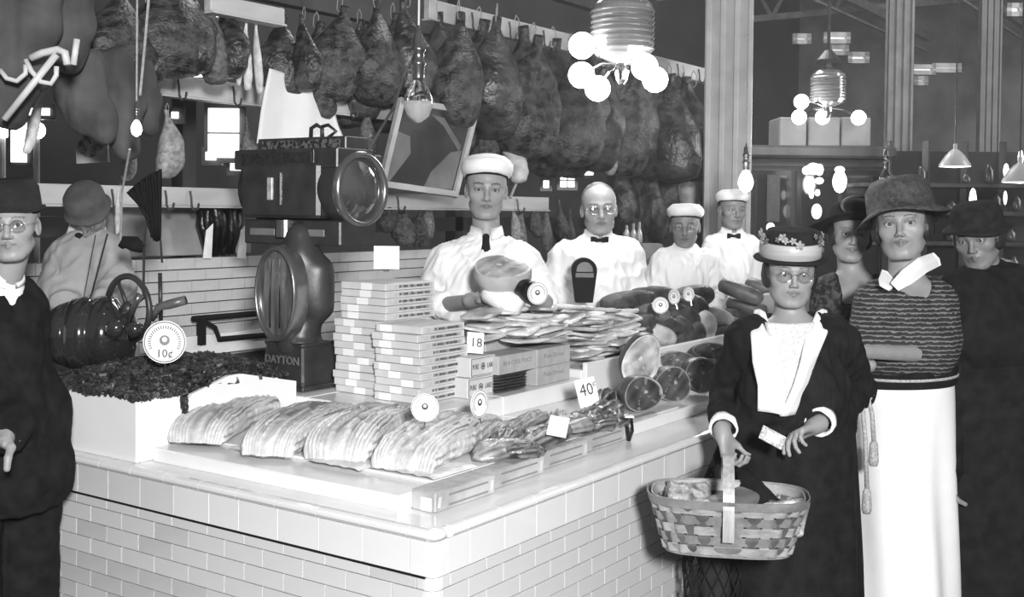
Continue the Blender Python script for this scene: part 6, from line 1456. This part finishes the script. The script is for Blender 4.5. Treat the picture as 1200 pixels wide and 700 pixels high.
BEL = [(612, 268, 62, 'm', .8), (640, 266, 60, 'm', .7), (655, 262, 56, 'a', .8), (600, 262, 50, 'p', .6), (668, 270, 50, 'a', .7), (470, 262, 56, 'a', .9), (488, 266, 50, 'd', .8), (505, 255, 50, 'm', .7), (625, 256, 46, 'a', .7), (452, 250, 46, 'd', .9)]
for i, (px, py, h, k, wf) in enumerate(sorted(BEL)): hang(k, px, py, h, 2.36, '%s small ham from the left under the lower rail by the tall capped person' % ORD[i], 'hams under the lower rail', wf)
RT = [(728, 226, 110, 'a', .7), (745, 222, 120, 'd', .6), (762, 232, 110, 'a', .6), (781, 222, 120, 'b', .55), (812, 205, 100, 'q', 1.3), (770, 200, 80, 'm', .5), (738, 250, 90, 'b', .6), (820, 240, 90, 'a', .6)]
for i, (px, py, h, k, wf) in enumerate(sorted(RT)): hang(k, px, py, h, 2.5, 'pale bony cut at the right end of the dark hanging sides' if k == 'q' else '%s long dark cut from the left behind the bareheaded person' % ORD[i], 'long cuts at the right of the stall', wf)
for i, (px, py, h) in enumerate(((283, 66, 70), (291, 60, 92), (301, 62, 96))): hang('q', px, py, h, 2.05, '%s of three thin pale shank bones at the top over the scale' % ('left', 'middle', 'right')[i], 'pale shank bones', .55, 3)
hang('q', 58, 142, 86, 2.0, 'pale slim shank slanting beside the white frame at the upper left', 'pale shank bones', .7, 20); hang('q', 141, 245, 60, 2.2, 'pale bone hanging beside the pleated cloth', 'pale shank bones', .6, 2)
# smooth dark sides of meat, upper left
def slab_side(pts, d, label, th=.05, seed=1, m=side_m):
    P = [at(x, y, d) for x, y in pts]; c = sum(P)/len(P); S = SDF(np.min(P, 0)-.2, np.max(P, 0)+.2, (), .014, .014)
    for i in range(len(P)): 
        for q in (.0, .5): a = P[i]*(1-q)+c*q; b = P[(i+1) % len(P)]*(1-q)+c*q; S.cap(a, b, th, th, .06)
        S.cap(P[i], c, th, th*1.15, .05)
    V, Q = S.mesh(); V = relax(V, Q, 3); V = V+vnorm(V, Q)*((wob(V, 14, seed)*.008)+wob(V*np.array([1, 1, .15]), 38, seed+4)*.009)[:, None]; o = raw('side_of_meat', V, Q, m, None, True); return tag(o, label, 'meat', 'smooth dark sides at the upper left')
slab_side([(10, -25), (52, -20), (48, 30), (32, 90), (10, 130), (-8, 120), (-10, 20)], 3.7, 'big smooth dark side of meat at the far upper left, leftmost of all', .045, 1)
slab_side([(60, -25), (92, -20), (92, 30), (78, 70), (62, 60), (55, 10)], 3.85, 'smooth dark side behind the bent white frame arms', .035, 2)
slab_side([(78, 75), (108, 70), (126, 140), (122, 158), (92, 140), (80, 110)], 4.0, 'hanging dark flap below and right of the bent white arms', .022, 3)
slab_side([(112, 72), (140, 66), (160, 120), (150, 175), (132, 150), (120, 110)], 4.15, 'hanging dark flap left of the small corded lamp', .022, 4)
slab_side([(146, 70), (168, 78), (178, 120), (174, 148), (160, 130), (150, 100)], 4.3, 'narrow dark flap right beside the small corded lamp', .02, 5)
# bent white scale arms hung in front of the sides
m = MB(); dA = 3.55; wa = mat('white_paint', .55, .4, .1, 9)
tA = thing('hook_arms', 'bent white metal arms and hooks hung at the upper left', 'frame', at(60, 80, dA))
m.tube([at(5, 140, dA), at(66, 64, dA)], .011, 8); m.build('long_arm', wa, tA, True)
m = MB(); m.tube([at(36, 68, dA), at(50, 62, dA), at(68, 58, dA), (at(76, 62, dA)), at(79, 76, dA)], .012, 8); m.build('bent_arm', wa, tA, True)
m = MB(); m.tube([at(30, 70, dA), at(37, 84, dA), at(48, 96, dA), at(60, 98, dA), at(66, 88, dA), at(66, 78, dA)], .008, 8); m.build('curved_arm', wa, tA, True)
m = MB(); m.tube([at(0, 82, dA), at(8, 92, dA), at(20, 95, dA), at(30, 86, dA), at(30, 76, dA)], .008, 8); m.build('left_hook', wa, tA, True)
m = MB(); m.tube([at(86, 76, dA), at(90, 46, dA)], .010, 8); m.build('short_arm', wa, tA, True)
# framed print of cut meat, small, hanging left
t = thing('picture', 'small pale picture of cut meat hanging at the left over the rail', 'picture', at(108, 168, 4.6)); R = frame_from(-_u0(cF)*.9-cR*.15); k = 4.6/FPX; c = at(108, 170, 4.6)
m = MB(); m.box(c, (40*k, 42*k, .012), R@rz(.05)); m.build('sheet', mat('faded_print', .36, .6, .25, 14), t); m = MB()
for x, y, a, b in ((-8, -2, 10, 10), (8, 0, 8, 7), (-2, -10, 9, 5), (2, 10, 14, 4)): m.ball(c+R@np.array([x*k, y*k, .006]), (a*k, b*k, .004), 12, 6, R)
m.build('printed_meat', mat('printed_meat', .16, .6, .8, 40), t)
# white draped cloth behind the scale
rows = [[(316, 80), (340, 88), (362, 95), (380, 98)], [(312, 100), (336, 108), (362, 112), (388, 118)], [(306, 130), (334, 136), (364, 140), (396, 146)], [(301, 168), (332, 170), (364, 172), (410, 178)]]
tmpR = frame_from(-_u0(cF)); tmpR = np.array([tmpR[:, 0], tmpR[:, 2], tmpR[:, 1]]).T
t = thing('draped_cloth', 'white cloth draped on the middle rail behind the scale', 'cloth', onY(350, 170, 2.2))
panel_on(t, [[onY(x, y, 2.24+.03*(j % 2)) for j, (x, y) in enumerate(r)] for r in rows], white_cloth, tmpR, 'drape', .02, 7, (.016, 12))
# leaning framed picture / looking glass
t = thing('framed_picture', 'large dark picture in a pale wooden frame leaning behind the tall capped person', 'picture', onY(500, 225, 2.2)); q4 = [(469, 119), (556, 132), (532, 228), (446, 216)]; Pq = [onY(x, y, 2.16 if i < 2 else 2.10) for i, (x, y) in enumerate(q4)]; cc = sum(Pq)/4; nrm = np.cross(Pq[1]-Pq[0], Pq[3]-Pq[0]); nrm /= np.linalg.norm(nrm)
if nrm@cF > 0: nrm = -nrm
m = MB(); V = [p-nrm*.012 for p in Pq]+[p for p in Pq]; m.add(V, [(0, 1, 2, 3), (7, 6, 5, 4), (0, 4, 5, 1), (1, 5, 6, 2), (2, 6, 7, 3), (3, 7, 4, 0)]); m.build('picture_glass', mat('dark_picture', .030, .12, .4, 4, coat=1.), t)
for i in range(4): m = MB(); a, b = Pq[i]+nrm*.006, Pq[(i+1) % 4]+nrm*.006; L = b-a; m.box((a+b)/2, (.032, .026, np.linalg.norm(L)+.03), basis(L, nrm)@rz(math.pi/2)); m.build('frame_bar', wood_l, t)
def inq(u, v): return (Pq[0]*(1-u)+Pq[1]*u)*(1-v)+(Pq[3]*(1-u)+Pq[2]*u)*v+nrm*.0015
for poly, g in (((( .42, .10), (.62, .22), (.92, .50), (.92, .42), (.60, .12)), 0), (((.60, .78), (.80, .52), (.95, .48), (.95, .95), (.55, .97)), 1), (((.03, .35), (.22, .40), (.28, .60), (.10, .95), (.03, .95)), 1)):
    m = MB(); m.add([inq(*p) for p in poly], [tuple(range(len(poly)))]); m.build('painted_shape', mat('pale_print_shape', .13, .3, .3, 5), t)
# ------------------------------------------------------------------ frosted pale back panel, dark bunches, bottles
m = MB(); a, b = onY(100, 306, 2.52), onY(262, 302, 2.52); zt0 = onY(180, 240, 2.52)[2]; m.box(((a[0]+b[0])/2+.1, 2.56, (1.375+zt0)/2), (b[0]-a[0]+.2, .03, zt0-1.375), None, .004); o = m.build('marble_panel', mat('grey_marble', .30, .12, .5, 2.4, coat=.6)); tag(o, 'cloudy grey marble panel standing on the tiled back counter', 'panel')
bc_ = onY(258, 262, 2.42); t = thing('dark_bunch', 'dark bunch of dried sausages hung between two white papers', 'meat', [bc_[0], bc_[1], 1.38]); k = 1/ppm(bc_); rs = random.Random(8)
for i in range(12):
    a = onY(238+i*3.6, 228+rs.uniform(-4, 6), 2.42+rs.uniform(-.05, .05)); b = onY(250+i*1.7+rs.uniform(-6, 6), 298, 2.42+rs.uniform(-.04, .04)); m = MB(); m.tube([a, (a+b)/2+np.array([rs.uniform(-.03, .03), 0, 0]), b], [.022, .028, .020], 8); m.build('sausage', dk_m, t, True)
for px in (243, 283): m = MB(); V = [onY(px-5, 303, 2.36), onY(px+5, 303, 2.36), onY(px+7, 262, 2.37), onY(px-1, 270, 2.37)]; V += [v+np.array([0, .004, 0]) for v in V]; m.add(V, [(0, 1, 2, 3), (7, 6, 5, 4), (0, 4, 5, 1), (1, 5, 6, 2), (2, 6, 7, 3), (3, 7, 4, 0)]); m.build('paper', paper, t)
def lathe_thing(name, label, cat, c, prof, m_, group=None, n=18): mb = MB(); mb.lathe(prof, n, c); return tag(mb.build(name, m_, None, True), label, cat, group)
b0 = onZ(742, 285, 1.43); bt_m = mat('pale_bottle', .25, .12, .2, 10, coat=1.); bsrc = at(742, 282, 6.9)
t = MB(); _c = at(746, 310, 6.95); _t = at(746, 285, 6.95)[2]; t.box([_c[0], _c[1], _t/2], (.30, .2, _t-.004), rz(YAW-math.pi/2), .01); o = t.build('crate', mat('grey_crate', .16, .6, .3, 8)); tag(o, 'grey crate behind the bareheaded person carrying small bottles', 'crate')
for i, px in enumerate((734, 742, 749)): lathe_thing('bottle', ['left', 'middle', 'right'][i]+' one of three small bottles on the grey crate', 'bottle', at(px, 285, 6.9), [(.018, 0), (.020, .01), (.020, .06), (.008, .085), (.008, .11+.01*i)], bt_m, 'bottles on the crate')
# ------------------------------------------------------------------ lamps
def globe_fixture(c, s, label, arms, reach=.17, d=5.):
    t = thing('prismatic_lamp', label, 'lamp', c); m = MB(); pr = [(.02, .34), (.03, .30), (.10, .27), (.135, .24)]
    for i in range(8): z = .22-.024*i; pr += [(.140, z), (.147, z-.008), (.147, z-.014), (.140, z-.02)]
    pr += [(.12, .01), (.05, -.02), (.02, -.03)]
    m.lathe([(a*s, b*s) for a, b in pr], 36, c, cap=False); m.build('ribbed_bowl', mat('ribbed_glass', .22, .12, .4, 6, coat=1., spec=1., stretch=(.4, .4, 12)), t, False)
    m = MB(); m.tube([c+np.array([0, 0, .33*s]), c+np.array([0, 0, 3.4])], .012, 6); m.build('stem', iron, t); m = MB(); m.lathe([(.09*s, .33*s), (.10*s, .36*s), (.03*s, .44*s), (.02*s, .5*s)], 20, c); m.build('canopy', iron, t)
    m = MB(); m.lathe([(.03*s, -.02*s), (.035*s, -.06*s), (.025*s, -.10*s), (.012*s, -.12*s)], 14, c); m.build('finial', chrome, t)
    for (dx, dy, dz) in arms:
        g = c+(_u0(cR)*dx-_u0(cF)*dy)+np.array([0, 0, dz]); m = MB(); m.tube([c+np.array([0, 0, -.03*s]), (c+g)/2+np.array([0, 0, .01]), g], .008, 6); a = m.build('arm', chrome, t); m = MB(); m.ball(g, .060*s, 18, 12); m.build('globe', glow, a, True)
        l = bpy.data.lights.new('globe_light', 'POINT'); l.energy = 4.5; l.shadow_soft_size = .06*s; lo = bpy.data.objects.new('globe_light', l); COL.objects.link(lo); lo.location = g-np.array([0, 0, .075*s])
    return t
globe_fixture(at(729, 68, 5.2), 1., 'near lamp with ribbed glass bowl and five glaring bare globes', [(-.19, .10, .04), (-.185, .0, -.08), (-.10, -.14, -.125), (.09, .12, -.055), (.165, -.10, -.085)])
globe_fixture(at(970, 122, 8.6), .92, 'further lamp with ribbed bowl and globes hung from a chain before the hall', [(-.24, .16, .0), (-.215, 0, -.10), (-.01, -.1, -.09), (.235, 0, -.10)])
# clear hanging bulb
def pend(c, s, label, lit=False, cordtop=3.6, shade=False, cordm=None, frost=True):
    t = thing('hanging_bulb', label, 'lamp', c); m = MB(); m.lathe([(r*s, z*s) for r, z in ((1e-4, -.075), (.012, -.070), (.035, -.052), (.046, -.022), (.045, .005), (.034, .035), (.018, .06), (.0155, .085))], 24, c, cap=False)
    m.build('bulb', glow if lit else glass, t, True)
    if not lit and frost: m = MB(); m.lathe([(r*s, z*s) for r, z in ((1e-4, -.068), (.012, -.064), (.032, -.048), (.042, -.022), (.0428, -.006), (.041, -.006), (.040, -.022), (.03, -.046), (1e-4, -.062))], 24, c, cap=False); m.build('frosted_bowl', mat('frosted_glass', .8, .35, .02), t, True)
    m = MB(); m.lathe([(r*s, z*s) for r, z in ((.017, .06), (.019, .07), (.019, .105), (.024, .11), (.024, .118), (.018, .125), (.018, .15), (.023, .155), (.023, .163), (.017, .17), (.015, .205), (.007, .215), (.004, .235))], 20, c); m.build('socket', mat('brass_socket', .30, .25, .2, 10, metal=.9), t, True)
    m = MB(); m.tube([c+np.array([0, 0, .23*s]), c+np.array([.01, 0, cordtop-c[2]])], .0035, 6); m.build('cord', cordm or mat('pale_rope', .3), t)
    return t
pend(at(490, 117, 3.6), 1.0, 'clear bulb with white lower half hanging before the framed picture', cordm=mat('white_paint', .55)); m = MB(); m.tube([at(484, 68, 3.62), at(472, 90, 3.7), at(462, 125, 3.9), at(447, 150, 4.1), at(432, 176, 4.2)], .005, 6); o = m.build('cord', mat('grey_cord', .12, .7)); tag(o, 'loose cord curving from the clear bulb down to the scale', 'cord')
t = pend(at(874, 212, 6.7), .95, 'glaring lit bulb on a long cord above the last capped person', True); l = bpy.data.lights.new('bulb_light', 'POINT'); l.energy = 9; l.shadow_soft_size = .05; lo = bpy.data.objects.new('bulb_light', l); COL.objects.link(lo); lo.location = at(874, 226, 6.6)
pend(at(1038, 208, 6.8), .8, 'small clear bulb hanging on a chain above the tall person', cordm=iron)
c = at(160, 150, 3.7); t = pend(c, .38, 'small lit socket lamp on a pale cord at the left over the pleated cloth', True, cordm=mat('pale_rope', .3))
# shaded lamps at the right
for i, (px, py, w, d) in enumerate(((1119, 192, 36, 8.2), (1195, 210, 40, 7.5))):
    c = at(px, py, d); s = w*d/FPX/2; t = thing('shaded_lamp', ['white conical shade lamp over the shoppers at the right', 'white shade lamp cut by the right edge of the picture'][i], 'lamp', c)
    m = MB(); m.lathe([(s, -.02), (s*.98, -.005), (s*.6, s*.55), (s*.3, s*.85), (s*.12, s*.95), (s*.12, s*1.3)], 28, c, cap=False); m.build('shade', mat('enamel_shade', .42, .3, .1, 5), t, True); m = MB(); m.lathe([(1e-4, -.012), (s*.96, -.012), (s*.96, -.022), (1e-4, -.03)], 28, c, cap=False); m.build('glowing_underside', glow2, t)
    m = MB(); m.tube([c+[0, 0, s*1.3], c+[0, 0, 3.2]], .006, 6); m.build('cord', iron, t)
# lit globes and windows seen through the stall at the left
for i, (px, py, r) in enumerate(((3, 152, 10), (43, 153, 10))): c = at(px, py, 7.5); t = thing('globe_lamp', ['left', 'right'][i]+' one of two glowing globes seen past the left end of the stall', 'lamp', c); m = MB(); m.ball(c, r*7.5/FPX, 16, 12); m.build('globe', glow, t, True); m = MB(); m.tube([c-[0, 0, .05], c-[0, 0, .9]], .02, 8); m.build('post', iron_p, t)
def lit_window(px, py, w, h, d, n, bars=(2, 2), g=glow2, tilt=0):
    c = at(px, py, d); k = d/FPX; R = frame_from(-_u0(cF))@rz(tilt); fr = MB(); fr.box(c-R[:, 2]*.03, (w*k+.04, h*k+.04, .03), R)
    f = struct('window_%d' % n, fr, iron)
    for i in range(bars[0]):
        for j in range(bars[1]): m = MB(); m.box(c+R@np.array([(i+.5-bars[0]/2)*w*k/bars[0], (j+.5-bars[1]/2)*h*k/bars[1], 0]), (w*k/bars[0]-.01, h*k/bars[1]-.01, .01), R); o = m.build('pane', g, None); o.parent = f
    return f
lit_window(22, 166, 20, 50, 7.4, 21, (1, 1)); lit_window(46, 131, 26, 10, 7.2, 22, (2, 1)); lit_window(262, 156, 38, 60, 5.6, 23, (1, 2)); lit_window(276, 190, 14, 22, 5.8, 24, (1, 1)); lit_window(238, 86, 26, 11, 5.6, 25, (1, 1)); lit_window(262, 14, 22, 14, 5.8, 26, (1, 1)); lit_window(531, 119, 24, 11, 7.6, 27, (1, 1))
lit_window(665, 207, 18, 26, 8.5, 28, (2, 3)); lit_window(650, 182, 12, 16, 8.5, 29, (2, 1)); lit_window(690, 198, 12, 16, 8.5, 30, (1, 2)); lit_window(640, 216, 8, 10, 8.5, 31, (1, 1)); lit_window(674, 172, 12, 14, 8.6, 32, (1, 2)); lit_window(205, 135, 10, 10, 5.6, 33, (1, 1)); lit_window(247, 183, 14, 12, 5.6, 34, (1, 1))
# small lights beyond the women; glowing balls stand in for glints on cabinet glass
GL = [(945, 200, 5, 5), (953, 198, 8, 7), (960, 199, 5, 7), (960, 212, 5, 4), (951, 227, 3, 6), (958, 226, 3, 4), (957, 248, 6, 9), (984, 213, 8, 13), (984, 199, 6, 4), (1140, 234, 4, 13), (1148, 168, 0, 0), (903, 267, 5, 6), (1179, 200, 3, 8), (1178, 232, 2, 8), (1196, 186, 3, 10)]
for i, (px, py, a, b) in enumerate(GL):
    if not a: continue
    k = 8.9/FPX; m = MB(); m.ball(at(px, py, 8.9-(.3 if px > 1000 else 0)), (a*k, a*k, b*k), 12, 8); o = m.build('far_light_glint', glow2 if i != 7 else glow, None, True); tag(o, ['leftmost glint of the cluster on the dark cabinet', 'second glint of the cluster on the dark cabinet', 'tall glint at the right of the cabinet cluster', 'low wide glint in the cabinet cluster', 'tiny upper left glint under the cabinet cluster', 'tiny upper right glint under the cabinet cluster', 'oval glint alone under the cabinet cluster', 'biggest oval glaring glint above the wide dark hat', 'small glint directly over the biggest oval one', 'tall thin light left of the far right hat', '', 'glint just above the flowered hat', 'thin light left of the cut-off shade lamp', 'tiny light under the cut-off shade lamp', 'thin light over the cut-off shade lamp'][i], 'lamp', 'distant lights beyond the women')
# dim shelves, jars and shapes beyond the women on the right
sh = thing('back_shelf', 'dim market shelving seen between and beyond the women at the right', 'shelf', at(1110, 330, 9.2)*np.array([1, 1, 0])); R = frame_from(-_u0(cF)); k = 9.2/FPX
for py in (218, 250, 285, 325): m = MB(); m.box(at(1120, py, 9.3), (240*k, .03, .35), R@np.array([[1, 0, 0], [0, 1, 0], [0, 0, 1.]])); m.build('shelf_board', wood_d, sh)
for px in (1040, 1085, 1130, 1175, 1215): m = MB(); a = at(px, 200, 9.3); m.box([a[0], a[1], 1.1], (.05, .05, 2.2)); m.build('upright', wood_d, sh)
m = MB(); a = at(1128, 250, 9.55); zt = at(1128, 178, 9.55)[2]; m.box([a[0], a[1], zt/2], (200*k, .04, zt), rz(YAW-math.pi/2)); m.build('darkening_board', mat('dark_board', .018, .8, .4, 3), sh)  # dark board added behind the shelves to darken the background
rs = random.Random(5)
jn = {}
for i, px in enumerate(sorted(1040+rs.random()*160 for _ in range(18))):
    py = (216, 248, 283, 323)[i % 4]; jn[py] = jn.get(py, -1)+1; c = at(px, py, 9.2); h = rs.uniform(.08, .16); lathe_thing('jar', '%s dim jar from the left on the %s far shelf behind the women' % (ORD[jn[py]], {216: 'top', 248: 'second', 283: 'third', 323: 'lowest'}[py]), 'jar', c, [(.035, 0), (.04, .02), (.04, h*.7), (.02, h*.85), (.02, h)], mat('dim_jar', .04, .3, .7, 5), 'jars on the far shelving', 12)
# pale counter stretch seen behind the women
m = MB(); m.box(at(966, 350, 6.3)+np.array([.3, 0, -.42]), (1.3, .5, .9), rz(.0)); o = m.build('pale_box', mat('dim_enamel', .30, .5, .15, 4)); tag(o, 'pale box standing on the far end of the counter behind the women', 'box')
# beams sloping away overhead at the right
for i, (x0, y0, x1, y1) in enumerate(((1062, 132, 1135, 172), (1068, 150, 1130, 182))):
    pass
# ------------------------------------------------------------------ thin haze volume added to lift the blacks and glow around lamps
m = bpy.data.materials.new('haze'); m.use_nodes = True; N = m.node_tree.nodes; N.clear(); o_ = N.new('ShaderNodeOutputMaterial'); v_ = N.new('ShaderNodeVolumeScatter'); v_.inputs['Color'].default_value = (1, 1, 1, 1); v_.inputs['Density'].default_value = .0068; v_.inputs['Anisotropy'].default_value = .35; m.node_tree.links.new(v_.outputs[0], o_.inputs[1])
hb = MB(); hb.box((11.3, -1.1, 3.45), (24.6, 18.1, 6.9)); ho = hb.build('haze', m); ho['kind'] = 'stuff'; tag(ho, 'thin added haze filling the market hall', 'haze')
